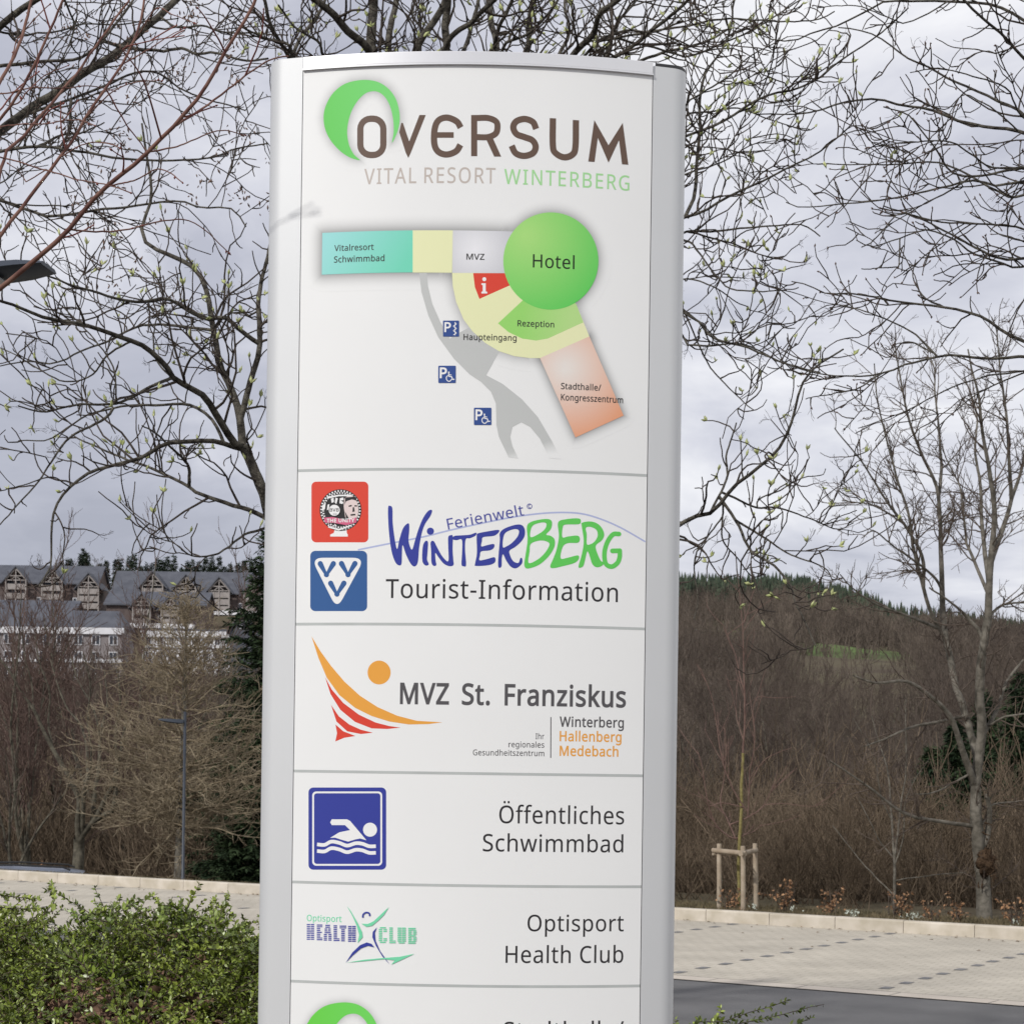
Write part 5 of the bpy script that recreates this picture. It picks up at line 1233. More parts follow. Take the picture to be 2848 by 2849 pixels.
def sprout(rng, Pt, dens, tmin, ang, cap=None, tmax=1., R=None):
    """places on the branches Pt (m,n,3): returns parent index, t, start, direction"""
    m, n, _ = Pt.shape
    L_ = np.linalg.norm(np.diff(Pt, axis=1), axis=2).sum(1)
    cnt = rng.poisson(np.maximum(0, dens * L_ * (tmax - tmin)))
    if cap is not None: cnt = np.minimum(cnt, cap)
    idx = np.repeat(np.arange(m), cnt); k = len(idx)
    t = tmin + (tmax - tmin) * rng.random(k)
    f = t * (n - 1); i = np.minimum(f.astype(int), n - 2); fr = (f - i)[:, None]
    p = Pt[idx, i] * (1 - fr) + Pt[idx, i + 1] * fr
    tg = unit(Pt[idx, i + 1] - Pt[idx, i])
    q = rng.normal(size=(k, 3)); q = unit(q - (q * tg).sum(1, keepdims=True) * tg)
    a = np.radians(rng.uniform(ang[0], ang[1], k))[:, None]
    d = unit(np.cos(a) * tg + np.sin(a) * q)
    r = None
    if R is not None: r = R[idx, i] * (1 - fr[:, 0]) + R[idx, i + 1] * fr[:, 0]
    return idx, t, p, d, r

def taper(m, n, r0, r1):
    r0 = np.broadcast_to(r0, (m,)); r1 = np.broadcast_to(r1, (m,))
    return r0[:, None] + (r1 - r0)[:, None] * np.linspace(0, 1, n)[None, :] ** .85

def spindles(p, d, ln, wd):
    """small pointed buds: 4-sided double cones -> verts, quads (degenerate tips)"""
    m = len(p); ref = np.zeros((m, 3)); ref[np.arange(m), np.argmin(np.abs(d), 1)] = 1
    a = unit(np.cross(ref, d)); b = np.cross(d, a)
    V = np.empty((m, 10, 3))
    for j, (t, w_) in enumerate(((.0, .35), (.45, 1.0))):
        for k in range(4):
            g = k * math.pi / 2
            V[:, j * 4 + k] = p + d * (ln * t)[:, None] + (a * math.cos(g) + b * math.sin(g)) * (wd * w_)[:, None]
    V[:, 8] = p + d * ln[:, None]; V[:, 9] = V[:, 8] + a * 1e-4
    q = []
    for k in range(4): q.append((k, (k + 1) % 4, 4 + (k + 1) % 4, 4 + k)); q.append((4 + k, 4 + (k + 1) % 4, 8, 9))
    Q = (np.arange(m)[:, None, None] * 10 + np.array(q)[None]).reshape(-1, 4)
    return V.reshape(-1, 3), Q

def limb_set(rng, traces, fr_default, Y, spread, r_px0, r_px1):
    """traces of main limbs: lists of picture points; each limb leans nearer or farther along its length -> 3D polylines"""
    out, rad = [], []
    for tr in traces:
        fr, pts, w0, w1 = tr[:4]
        y0 = tr[4] if len(tr) > 4 else Y; y1 = tr[5] if len(tr) > 5 else y0 + rng.uniform(-spread, spread)
        q = resample(pts, 28); t = np.linspace(0, 1, 28)
        ph = rng.uniform(0, 6); depth = y0 + (y1 - y0) * t + .06 * spread * np.sin(t * 7 + ph)
        p3 = np.array([P(*fr(*a), yy) for a, yy in zip(q, depth)])
        jit = rng.normal(0, 1, (28, 3)); jit = np.cumsum(jit - jit.mean(0), 0); jit -= np.linspace(jit[0], jit[-1], 28)
        p3 += jit * .0018 * min(1.5, np.linalg.norm(p3[-1] - p3[0]))
        s_ = (fr(1, 0)[0] - fr(0, 0)[0]) * Y / F / 2
        if out:                                  # root the limb on the nearest thicker limb already there
            prev = np.concatenate(out); pr_ = np.concatenate(rad); dist = np.linalg.norm(prev - p3[0], axis=1)
            dist = np.where(pr_ < w0 * s_ * .6, 9, dist); j = int(np.argmin(dist))
            if dist[j] < .035 * Y:
                off = prev[j] - p3[0]; p3 += off * np.clip(1 - np.arange(28) / 9, 0, 1)[:, None]
        out.append(p3); rad.append((w0 + (w1 - w0) * t ** .8) * s_)
    return np.array(out), np.array(rad)

# ---------------------------------------------------------------- the budding tree behind the sign
def budding_tree():
    rng = np.random.default_rng(11)
    Y = 11.0
    T_ = [
     # left: main fork and its limbs
     (ZB, [(1800, 1700), (1735, 1420), (1690, 1300), (1640, 1180), (1590, 1085)], 84, 62, 11, 10.9),
     (ZB, [(1590, 1085), (1520, 1040), (1440, 920), (1350, 770), (1285, 715), (1150, 655), (1090, 570), (1000, 470), (850, 382), (700, 332), (560, 285), (350, 245), (200, 205), (80, 160), (-60, 110)], 52, 16, 10.9, 9.6),
     (ZB, [(1590, 1085), (1578, 950), (1560, 830), (1500, 670), (1440, 540), (1418, 420), (1400, 290), (1380, 150), (1345, 20), (1270, -90), (1110, -170), (980, -230), (940, -330), (960, -420), (1000, -530), (990, -700), (960, -860), (930, -1030)], 56, 14, 10.9, 11.8),
     (ZB, [(1565, 830), (1600, 720), (1640, 610), (1690, 470), (1692, 300), (1690, 150), (1715, 0), (1760, -150), (1790, -330)], 46, 22, 10.9, 11.4),
     (ZB, [(1590, 1110), (1450, 1060), (1350, 1045), (1200, 1060), (1080, 1075), (950, 1160), (850, 1190), (650, 1240), (520, 1300), (430, 1385), (360, 1500), (340, 1650), (330, 1800), (335, 1860), (300, 1935), (255, 2010)], 36, 10, 10.9, 10.1),
     (ZB, [(1740, 1590), (1600, 1510), (1450, 1450), (1300, 1390), (1180, 1320), (1000, 1240), (870, 1190), (700, 1120), (560, 1060), (470, 1010)], 34, 10, 11, 11.6),
     (ZB, [(1690, 470), (1560, 360), (1470, 262), (1350, 262), (1200, 170), (1080, 115), (920, 140), (750, 110), (560, 60), (400, 2), (260, -60)], 34, 12, 11.2, 10.3),
     (ZB, [(1410, 262), (1200, 255), (1000, 275), (850, 320), (700, 400), (520, 480), (350, 550), (200, 530), (0, 560)], 22, 9, 11.1, 11.7),
     (ZB, [(1430, 1030), (1380, 910), (1300, 835), (1180, 795), (1000, 812), (760, 832), (560, 880), (420, 970), (300, 1040), (120, 1050)], 24, 8, 10.9, 11.5),
     (ZB, [(1120, 665), (950, 720), (740, 800), (500, 802), (280, 850), (120, 822)], 22, 9, 10.5, 10.0),
     (ZB, [(1780, 1600), (1680, 1640), (1600, 1665), (1480, 1755), (1400, 1800), (1280, 1812), (1190, 1765)], 20, 9, 11, 10.2),
     (ZB, [(1290, 1390), (1240, 1230), (1130, 1110), (1040, 1020), (930, 950)], 26, 9, 11.3, 10.7),
     (ZB, [(850, 382), (700, 480), (600, 620), (420, 660), (250, 580), (120, 500), (0, 440)], 14, 7, 10.4, 10.8),
     (ZB, [(760, 830), (700, 900), (480, 1010), (380, 1110), (240, 1330), (120, 1470), (0, 1600)], 20, 8, 11.2, 10.5),
     (ZB, [(1140, 660), (1040, 540), (1030, 300), (1080, 150), (1200, 20)], 14, 7, 10.5, 11.6),
     (ZB, [(800, 930), (770, 650), (700, 480), (500, 260), (300, 60), (120, -120)], 12, 6, 10.2, 10.5),
     (ZB, [(450, 1370), (330, 1290), (160, 1340), (0, 1380)], 10, 6, 10.4, 10.0),
     (ZB, [(1690, 300), (1600, 215), (1500, 215), (1460, 240)], 14, 9, 11.3, 11.0),
     # top: a fan of limbs over the sign
     (ZF, [(690, 560), (600, 380), (545, 240), (540, 130), (550, 0), (560, -150)], 54, 40, 11.4, 11.2),
     (ZF, [(690, 560), (600, 380), (515, 225), (430, 150), (370, 70), (280, 0), (180, -80)], 44, 28, 11.2, 10.6),
     (ZF, [(690, 560), (640, 330), (612, 210), (630, 90), (650, 0), (680, -120)], 42, 26, 11.4, 12.0),
     (ZF, [(700, 560), (710, 350), (742, 210), (800, 120), (860, 20), (900, -120)], 42, 28, 11.3, 11.0),
     (ZF, [(700, 600), (800, 400), (868, 220), (868, 100), (880, 0), (870, -140)], 44, 32, 11.4, 11.5),
     (ZF, [(840, 420), (880, 190), (980, 100), (1080, 0), (1180, -90)], 30, 18, 11.4, 10.4),
     (ZF, [(880, 440), (955, 210), (1000, 60), (1015, 0), (1030, -130)], 26, 16, 11.4, 12.2),
     (ZF, [(900, 500), (1010, 360), (1095, 220), (1070, 100), (1058, 0), (1040, -120)], 36, 28, 11.4, 11.9),
     (ZF, [(1080, 300), (1105, 130), (1150, 40), (1200, -90)], 22, 14, 11.6, 11.0),
     (ZF, [(940, 560), (1130, 400), (1228, 235), (1240, 100), (1255, 0), (1275, -130)], 34, 20, 11.4, 11.4),
     (ZF, [(1000, 560), (1300, 380), (1450, 235), (1530, 150), (1560, 60), (1640, 0), (1740, -90)], 36, 22, 11.3, 10.4),
     (ZF, [(350, 560), (230, 400), (190, 250), (230, 150), (300, 60), (340, -40)], 28, 14, 11.2, 11.8),
     (ZF, [(330, 560), (220, 380), (165, 250), (90, 120), (60, 0), (40, -100)], 26, 14, 11.2, 10.7),
     (ZF, [(1200, 560), (1480, 330), (1640, 240), (1760, 150), (1900, 40), (2020, -60)], 28, 12, 11.3, 10.5),
     (ZF, [(1180, 620), (1520, 420), (1700, 300), (1850, 240), (2010, 200), (2150, 120)], 24, 10, 11.3, 11.9),
     (ZF, [(1250, 400), (1380, 240), (1420, 130), (1400, 20), (1430, -100)], 24, 12, 11.6, 12.2),
     (ZF, [(1380, 300), (1560, 170), (1680, 130), (1800, 140), (1931, 90)], 16, 8, 11.3, 10.7),
     (ZF, [(1500, 300), (1600, 180), (1640, 90), (1720, 0), (1780, -90)], 20, 10, 11.5, 12.0),
     (ZF, [(1000, 300), (1130, 190), (1230, 150), (1330, 60), (1400, -50)], 18, 9, 11.2, 10.6),
     (ZF, [(450, 420), (330, 260), (300, 180), (200, 120), (120, 20)], 18, 8, 11.0, 10.5),
     (ZF, [(700, 330), (760, 150), (720, 60), (740, -60)], 18, 9, 11.4, 11.9),
     (ZF, [(260, 300), (160, 200), (60, 170), (-60, 110)], 16, 8, 11.0, 10.6),
     # right side
     (ZD, [(-420, 1700), (-200, 1400), (10, 1222), (120, 1165), (200, 1150), (330, 1000), (430, 920), (560, 800), (630, 670), (670, 500), (740, 370), (850, 290), (930, 240)], 34, 9, 11.2, 10.2),
     (ZD, [(240, 1080), (285, 960), (278, 830), (320, 700), (335, 650)], 16, 8, 11, 11.4),
     (ZD, [(180, 1160), (300, 1250), (400, 1360), (530, 1450), (620, 1560), (650, 1650), (700, 1730), (765, 1860), (775, 1890)], 20, 8, 11, 10.1),
     (ZD, [(200, 1110), (400, 1130), (570, 1120), (770, 1190), (900, 1240), (985, 1205)], 15, 6, 11, 11.5),
     (ZD, [(350, 1180), (500, 1290), (600, 1360), (700, 1410), (830, 1460), (870, 1530)], 14, 6, 10.9, 10.4),
     (ZD, [(-300, -200), (30, 30), (130, 90), (220, 180), (400, 220), (560, 290), (700, 340), (800, 370)], 20, 8, 11.3, 10.6),
     (ZD, [(120, 200), (180, 330), (270, 430), (360, 520), (430, 578)], 10, 6, 11.2, 11.0),
     (ZD, [(-200, 240), (30, 215), (200, 220), (350, 210), (480, 260), (560, 310)], 15, 7, 11.2, 10.9),
     (ZD, [(240, 1090), (260, 1300), (340, 1400), (420, 1500), (500, 1490)], 12, 6, 10.9, 11.2),
     (ZD, [(560, 1130), (520, 1080), (620, 1000), (720, 950), (810, 940), (830, 905)], 10, 5, 11, 11.3),
     (ZD, [(150, 1170), (120, 1340), (100, 1480), (120, 1640), (100, 1740)], 10, 5, 11, 10.6),
     (ZC, [(-500, 1700), (-250, 1400), (40, 1212), (140, 1180), (300, 1080), (450, 1010), (600, 930), (760, 860), (860, 790), (960, 700), (1000, 650)], 26, 7, 11.2, 10.3),
     (ZC, [(140, 1180), (172, 1060), (150, 900), (130, 750), (130, 600), (160, 420), (250, 280), (320, 120), (330, 0), (400, -150)], 22, 10, 11, 11.6),
     (ZC, [(-300, 900), (50, 750), (250, 680), (450, 550), (650, 490), (780, 430), (900, 330), (1060, 230), (1200, 120), (1290, 40)], 20, 7, 11.2, 10.2),
     (ZC, [(-250, 700), (50, 640), (200, 620), (330, 600), (480, 650), (640, 700), (740, 715)], 15, 6, 11.2, 11.7),
     (ZC, [(-300, 300), (0, 165), (250, 100), (500, 100), (780, 100), (880, 60)], 16, 7, 11.2, 10.6),
     (ZC, [(-300, 1380), (50, 1285), (200, 1280), (400, 1260), (550, 1240), (700, 1240), (800, 1310)], 18, 7, 11.2, 10.8),
     (ZC, [(60, 1285), (300, 1350), (500, 1420), (590, 1440)], 13, 6, 11.1, 11.4),
     (ZC, [(-100, 1100), (60, 1300), (150, 1430), (230, 1530), (300, 1590), (400, 1610), (550, 1610), (620, 1580)], 15, 6, 11.2, 10.4),
     (ZC, [(-300, 500), (0, 330), (150, 280), (420, 170), (640, 30), (760, -60)], 15, 7, 11.2, 11.8),
     (ZC, [(-200, 700), (60, 560), (300, 410), (420, 300), (620, 200)], 14, 6, 11.2, 11.2),
     (ZC, [(-200, 1100), (60, 960), (250, 900), (420, 800), (560, 790)], 13, 6, 11.2, 11.6),
     (ZC, [(-200, 900), (60, 720), (200, 560), (400, 420), (560, 360), (620, 300)], 14, 6, 11.3, 11.9),
     (ZC, [(-200, 1600), (60, 1540), (200, 1580), (330, 1670), (400, 1700)], 13, 6, 11.2, 11.2),
     (ZC, [(-200, 1500), (50, 1720), (160, 1810), (260, 1900), (330, 1960)], 12, 6, 11.2, 11.5),
    ]
    g = P(1190, 2600, Y); root = empty('budding_tree', (g[0], g[1], .35), 'large bare tree with pale green buds spreading behind the white sign', 'tree')
    LP, LR = limb_set(rng, T_, ZB, Y, .8, 1, 1)
    tb = Tubes(); tb.add(LP, LR, 8)
    # trunk hidden by the sign, forking into the limbs
    tr = np.array([(g[0], g[1], .2), tuple(P(1180, 2300, Y)), tuple(P(1160, 1900, Y)), tuple(P(1150, 1500, 11.1)), tuple(P(1140, 1000, 11.2)), tuple(P(1135, 560, 11.3))])
    tb.add(resample(tr, 28)[None], taper(1, 28, .15, .07), 10)
    for a, b, r0, r1 in (((1165, 1800), (780, 1500), .09, .038), ((1155, 1500), (1670, 1700), .08, .02), ((1155, 1400), (1630, 1550), .06, .018), ((1140, 1000), (1730, 1000), .06, .013), ((1145, 1150), (900, 340 * 1.0 + 8), .07, .03), ((1140, 900), (1300, 380), .08, .03), ((1140, 1000), (1560, 350), .07, .022), ((1140, 1000), (1740, 750), .06, .012), ((1150, 1200), (750, 1600), .05, .02)):
        p0, p1 = P(*a, 11.05), P(*b, 11.1); mid = (p0 + p1) / 2 + (0, .15, -.12)
        tb.add(resample(np.array([p0, mid, p1]), 28)[None], taper(1, 28, r0, r1), 8)
    tb.build('trunk', m_bark, root)
    # side branches, spurs, twigs
    cr = Tubes()
    idx, t, p, d, r = sprout(rng, LP, 5.4, .08, (35, 75), R=LR)
    d = unit(d + np.array((0, 0, .25)))
    ln = rng.uniform(.20, .85, len(p)) * (1.05 - .45 * t)
    B1 = grow(rng, p, d, ln, 8, .20, up=rng.normal(.25, .5, len(p)), curl=rng.normal(0, .6))
    R1 = taper(len(p), 9, np.minimum(r * .7, .0085), .0032); cr.add(B1, R1, 5)
    idx, t, p, d, r = sprout(rng, B1, 8.5, .12, (30, 80))
    ln = rng.uniform(.06, .30, len(p))
    B2 = grow(rng, p, d, ln, 5, .24, up=rng.normal(.5, .5, len(p)))
    cr.add(B2, taper(len(p), 6, .0042, .0027), 4)
    idx, t, p, d, r = sprout(rng, LP, 5.0, .15, (40, 90))
    ln = rng.uniform(.05, .22, len(p))
    B3 = grow(rng, p, unit(d + np.array((0, 0, .3))), ln, 5, .26, up=.6); cr.add(B3, taper(len(p), 6, .0048, .003), 4)
    # old fruit stalks: very fine forks at some tips
    tips = np.concatenate((B2[:, -1], B3[:, -1], B1[:, -1])); tdir = unit(np.concatenate((B2[:, -1] - B2[:, -2], B3[:, -1] - B3[:, -2], B1[:, -1] - B1[:, -2])))
    sel = rng.random(len(tips)) < .16
    p = np.repeat(tips[sel], 5, 0); d = unit(np.repeat(tdir[sel], 5, 0) + rng.normal(0, .55, (len(p), 3)))
    B4 = grow(rng, p, d, rng.uniform(.03, .09, len(p)), 3, .25, up=.4); cr.add(B4, taper(len(p), 4, .0012, .0009), 3)
    p = B4[:, 2]; d = unit(B4[:, 3] - B4[:, 2] + rng.normal(0, .5, B4[:, 0].shape) * .03); cr.add(grow(rng, p, d, np.full(len(p), .03), 2, .3, up=.3), taper(len(p), 3, .001, .0008), 3)
    cr.build('crown', m_twig, root)
    sel = rng.random(len(tips)) < .34
    p = np.repeat(tips[sel], 3, 0); m = len(p); d = unit(np.repeat(tdir[sel], 3, 0) * .6 + rng.normal(0, .38, (m, 3)) + (0, 0, .55))
    ln = rng.uniform(.016, .050, m); V, Q = spindles(p, d, ln, ln * rng.uniform(.14, .24, m))
    o = Tubes().raw(V, Q).build('foliage', m_bud, root); o['label'] = 'pale green opening leaf buds'
budding_tree()

# ---------------------------------------------------------------- the tree reaching in from the right
def right_tree():
    rng = np.random.default_rng(23); Y = 10.0
    T_ = [
     (ZC, [(2300, 900), (1931, 740), (1750, 715), (1560, 680), (1400, 620), (1250, 590), (1100, 555), (930, 580), (700, 630), (450, 632)], 26, 7),
     (ZC, [(2350, 950), (1931, 630), (1800, 570), (1650, 500), (1500, 440), (1400, 380), (1260, 310), (1150, 220), (990, 160), (900, 150)], 24, 7),
     (ZC, [(2300, 700), (1931, 310), (1830, 200), (1720, 110), (1640, 30), (1600, -10), (1540, -80)], 22, 12),
     (ZC, [(2300, 360), (1931, 110), (1800, 40), (1650, 10), (1450, 10), (1150, 15), (1060, 60), (900, 140), (770, 180), (640, 230), (520, 210), (470, 170)], 22, 7),
     (ZC, [(2350, 1000), (1931, 930), (1700, 980), (1550, 960), (1480, 880), (1400, 760), (1300, 640), (1150, 590)], 20, 7),
     (ZC, [(2350, 1150), (1931, 1070), (1800, 1030), (1640, 990), (1400, 1050), (1150, 1100), (870, 1130), (700, 1150), (610, 1120)], 20, 6),
     (ZC, [(2350, 1250), (1931, 1145), (1830, 1080), (1700, 1020), (1600, 960), (1430, 900), (1250, 910), (950, 910), (780, 910)], 19, 6),
     (ZC, [(2350, 1400), (1931, 1430), (1780, 1430), (1650, 1370), (1550, 1310), (1350, 1210), (1280, 1180), (1150, 1140)], 22, 7),
     (ZC, [(2350, 1350), (1931, 1270), (1700, 1250), (1500, 1240), (1330, 1210), (1230, 1190), (1100, 1330), (1030, 1370)], 15, 6),
     (ZC, [(2300, 1600), (1931, 1500), (1780, 1440), (1640, 1390), (1540, 1310), (1390, 1260), (1210, 1320), (1080, 1360), (1000, 1330)], 16, 6),
     (ZC, [(2350, 2000), (1931, 1890), (1700, 1760), (1560, 1710), (1450, 1690), (1300, 1670), (1180, 1660), (980, 1630), (830, 1630), (730, 1580), (640, 1560)], 26, 6),
     (ZC, [(1450, 1690), (1370, 1640), (1320, 1530), (1330, 1440)], 12, 6),
     (ZC, [(1320, 1530), (1250, 1480), (1150, 1480), (1030, 1490)], 9, 5),
     (ZD, [(2350, 320), (1931, 295), (1700, 295), (1500, 285), (1350, 310), (1150, 380), (1000, 390), (770, 370), (640, 335)], 24, 6),
     (ZD, [(2350, 330), (1931, 360), (1700, 390), (1500, 460), (1300, 570), (1150, 630), (1010, 680)], 15, 5),
     (ZD, [(2350, 250), (1900, 390), (1700, 480), (1550, 590), (1450, 680), (1350, 750)], 14, 5),
     (ZD, [(1090, 400), (1000, 465), (880, 490), (720, 518)], 10, 5),
     (ZD, [(1460, 290), (1330, 160), (1180, 80), (1000, 20), (860, -5), (760, 40)], 12, 5),
     (ZD, [(1440, 285), (1280, 200), (1180, 290), (1060, 230), (960, 180)], 10, 5),
     (ZC, [(1500, 150), (1300, 140), (1100, 60), (1000, 30), (780, 40)], 9, 5),
     (ZC, [(1931, 700), (1700, 560), (1600, 520), (1500, 600), (1350, 560)], 10, 5),
     (ZC, [(1940, 340), (1700, 280), (1550, 260), (1440, 210)], 10, 5),
     (ZC, [(2200, 800), (1931, 640), (1880, 560), (1830, 480), (1640, 420), (1480, 380), (1300, 400)], 14, 5),
     (ZC, [(1931, 860), (1750, 900), (1600, 840), (1500, 790), (1330, 790), (1130, 800), (1020, 720)], 12, 5),
     (ZC, [(1640, 1000), (1520, 1060), (1380, 1120), (1260, 1200), (1170, 1250)], 12, 5),
     (ZC, [(2200, 1500), (1931, 1340), (1800, 1300), (1700, 1220), (1600, 1060)], 10, 5),
     (ZC, [(2250, 200), (1990, 40), (1860, -60)], 16, 10),
    ]
    LP, LR = limb_set(rng, T_, ZC, Y, .9, 1, 1)
    hub = P(3330, 900, Y); g = P(3420, 2600, Y)
    root = empty('bare_tree', (g[0], g[1], .1), 'bare tree reaching in from the right edge with fine dark budded twigs', 'tree')
    tb = Tubes().add(LP, LR, 7)
    tb.add(resample(np.array([(g[0], g[1], 0), tuple(P(3400, 1800, Y)), tuple(hub), tuple(P(3280, 0, Y))]), 28)[None], taper(1, 28, .16, .06), 10)
    for p3, rr_ in zip(LP, LR):
        if p3[0][0] > P(2900, 500, Y)[0]:
            e = hub + (0, 0, (p3[0][2] - hub[2]) * .5)
            tb.add(resample(np.array([e, (e + p3[0]) / 2 + (0, 0, -.05), p3[0]]), 28)[None], taper(1, 28, rr_[0] * 1.8, rr_[0]), 7)
    tb.build('trunk', m_bark, root)
    cr = Tubes()
    idx, t, p, d, r = sprout(rng, LP, 4.4, .08, (30, 65), R=LR)
    d = unit(d + np.array((-.25, 0, .12))); ln = rng.uniform(.18, .7, len(p)) * (1.05 - .4 * t)
    B1 = grow(rng, p, d, ln, 7, .15, up=rng.normal(.15, .45, len(p))); cr.add(B1, taper(len(p), 8, np.minimum(r * .7, .007), .003), 5)
    idx, t, p, d, r = sprout(rng, B1, 7.5, .15, (25, 65)); ln = rng.uniform(.05, .22, len(p))
    B2 = grow(rng, p, d, ln, 4, .18, up=rng.normal(.35, .4, len(p))); cr.add(B2, taper(len(p), 5, .0036, .0024), 4)
    idx, t, p, d, r = sprout(rng, LP, 3.2, .2, (35, 70)); ln = rng.uniform(.04, .16, len(p))
    B3 = grow(rng, p, d, ln, 4, .18, up=.4); cr.add(B3, taper(len(p), 5, .004, .0026), 4)
    tips = np.concatenate((B1[:, -1], B2[:, -1], B3[:, -1])); td = unit(np.concatenate((B1[:, -1] - B1[:, -2], B2[:, -1] - B2[:, -2], B3[:, -1] - B3[:, -2])))
    sel = rng.random(len(tips)) < .14; p = np.repeat(tips[sel], 3, 0); d = unit(np.repeat(td[sel], 3, 0) + rng.normal(0, .7, (len(p), 3)))
    cr.add(grow(rng, p, d, rng.uniform(.03, .09, len(p)), 4, .3, up=-.3, curl=1.), taper(len(p), 5, .0012, .0009), 3)
    cr.build('crown', m_twig, root)
    sel = rng.random(len(tips)) < .8; p = np.repeat(tips[sel], 2, 0); m = len(p); d = unit(np.repeat(td[sel], 2, 0) + rng.normal(0, .35, (m, 3)))
    ln = rng.uniform(.010, .022, m); V, Q = spindles(p, d, ln, ln * .24); Tubes().raw(V, Q).build('foliage', m_brownbud, root)['label'] = 'small dark closed buds'
right_tree()

# ---------------------------------------------------------------- mossy tree at the left edge, with last year's seeds
def mossy_tree():
    rng = np.random.default_rng(31); Y = 12.5
    T_ = [
     (ZA, [(-500, 1180), (-200, 990), (0, 868), (200, 720), (420, 580), (580, 470), (750, 370), (900, 250), (1050, 120), (1180, 0), (1300, -130)], 74, 46, 12.5, 13.4),
     (ZA, [(-400, 520), (-150, 330), (0, 180), (100, 90), (250, 0), (400, -90)], 60, 36, 12.5, 12.0),
     (ZA, [(-400, 600), (0, 450), (150, 415), (400, 400), (550, 375), (700, 250), (880, 20), (930, -60)], 30, 16, 12.5, 12.9),
     (ZA, [(-400, 1020), (0, 988), (200, 985), (420, 1010), (640, 1040), (850, 1065), (1100, 1070), (1400, 1060), (1600, 990), (1800, 960)], 26, 9, 12.5, 11.9),
     (ZA, [(300, 760), (550, 660), (750, 560), (900, 490), (1050, 480), (1200, 590), (1350, 650), (1500, 690), (1650, 740)], 22, 9, 12.6, 13.0),
     (ZA, [(-400, 1500), (0, 1470), (250, 1460), (550, 1420), (800, 1390), (1000, 1370), (1200, 1350), (1350, 1390), (1550, 1400), (1650, 1520)], 26, 9, 12.4, 11.6),
     (ZA, [(740, 380), (900, 380), (1200, 310), (1300, 350), (1450, 360), (1650, 410), (1800, 390)], 26, 13, 12.8, 12.2),
     (ZA, [(340, 985), (430, 900), (540, 890), (700, 820)], 20, 9, 12.5, 12.9),
     (ZA, [(1090, 80), (1200, 170), (1350, 170), (1500, 220), (1700, 225), (1931, 235)], 18, 9, 13.1, 12.4),
     (ZA, [(450, 640), (470, 780), (460, 900), (400, 990)], 24, 10, 12.7, 12.4),
     (ZA, [(150, 640), (420, 690), (600, 640), (800, 560), (1000, 540), (1180, 600)], 14, 7, 12.5, 12.0),
     (ZA, [(500, 20), (490, 200), (480, 300), (540, 375)], 16, 9, 12.3, 12.8),
     (ZA, [(0, 620), (150, 640), (300, 530), (420, 400), (500, 180), (520, 0)], 12, 8, 12.2, 12.4),
     (ZA, [(-200, 1260), (0, 1230), (150, 1110), (300, 1010), (420, 900)], 12, 7, 12.4, 12.8),
     (ZA, [(-200, 30), (60, 170), (250, 220), (420, 200), (560, 160), (760, 170), (980, 140), (1200, 120)], 16, 8, 12.2, 12.9),
     (ZA, [(-150, 1380), (100, 1375), (330, 1375), (480, 1370), (650, 1310)], 14, 7, 12.2, 12.0),
    ]
    LP, LR = limb_set(rng, T_, ZA, Y, .8, 1, 1)
    hub = P(-420, 560, Y); g = P(-520, 2600, Y)
    root = empty('mossy_tree', (g[0], g[1], 0), 'mossy bare tree at the left edge, heavy limb slanting up, brown dry seed tufts', 'tree')
    tb = Tubes().add(LP, LR, 9)
    tb.add(resample(np.array([(g[0], g[1], -.2), tuple(P(-480, 1500, Y)), tuple(hub), tuple(P(-380, -300, Y))]), 28)[None], taper(1, 28, .22, .11), 12)
    for p3, rr_ in zip(LP, LR):
        if p3[0][0] < P(-50, 500, Y)[0]:
            tb.add(resample(np.array([hub + (0, 0, (p3[0][2] - hub[2]) * .6), p3[0]]), 28)[None], taper(1, 28, rr_[0] * 1.4, rr_[0]), 8)
    tb.build('trunk', m_bark, root)
    cr = Tubes()
    idx, t, p, d, r = sprout(rng, LP, 6.2, .10, (35, 75), R=LR); ln = rng.uniform(.2, .8, len(p))
    B1 = grow(rng, p, d, ln, 8, .17, up=rng.normal(.1, .5, len(p))); cr.add(B1, taper(len(p), 9, np.minimum(r * .6, .008), .0032), 5)
    idx, t, p, d, r = sprout(rng, B1, 7.5, .12, (30, 75)); B2 = grow(rng, p, d, rng.uniform(.05, .26, len(p)), 4, .2, up=rng.normal(0, .4, len(p))); cr.add(B2, taper(len(p), 5, .004, .0026), 4)
    idx, t, p, d, r = sprout(rng, LP, 9, .05, (50, 90)); B3 = grow(rng, p, d, rng.uniform(.01, .07, len(p)), 3, .3, up=.2); cr.add(B3, taper(len(p), 4, .006, .0025), 4)
    cr.build('crown', m_twig, root)
    tips = np.concatenate((B1[:, -1], B2[:, -1]))
    sel = rng.random(len(tips)) < .16; p = np.repeat(tips[sel], 9, 0) + rng.normal(0, .035, (sel.sum() * 9, 3)); m = len(p)
    d = unit(rng.normal(0, .6, (m, 3)) + (0, 0, -.7)); ln = rng.uniform(.018, .04, m); V, Q = spindles(p, d, ln, ln * .18)
    Tubes().raw(V, Q).build('foliage', m_seed, root)['label'] = 'drooping tufts of brown dry seeds'
mossy_tree()

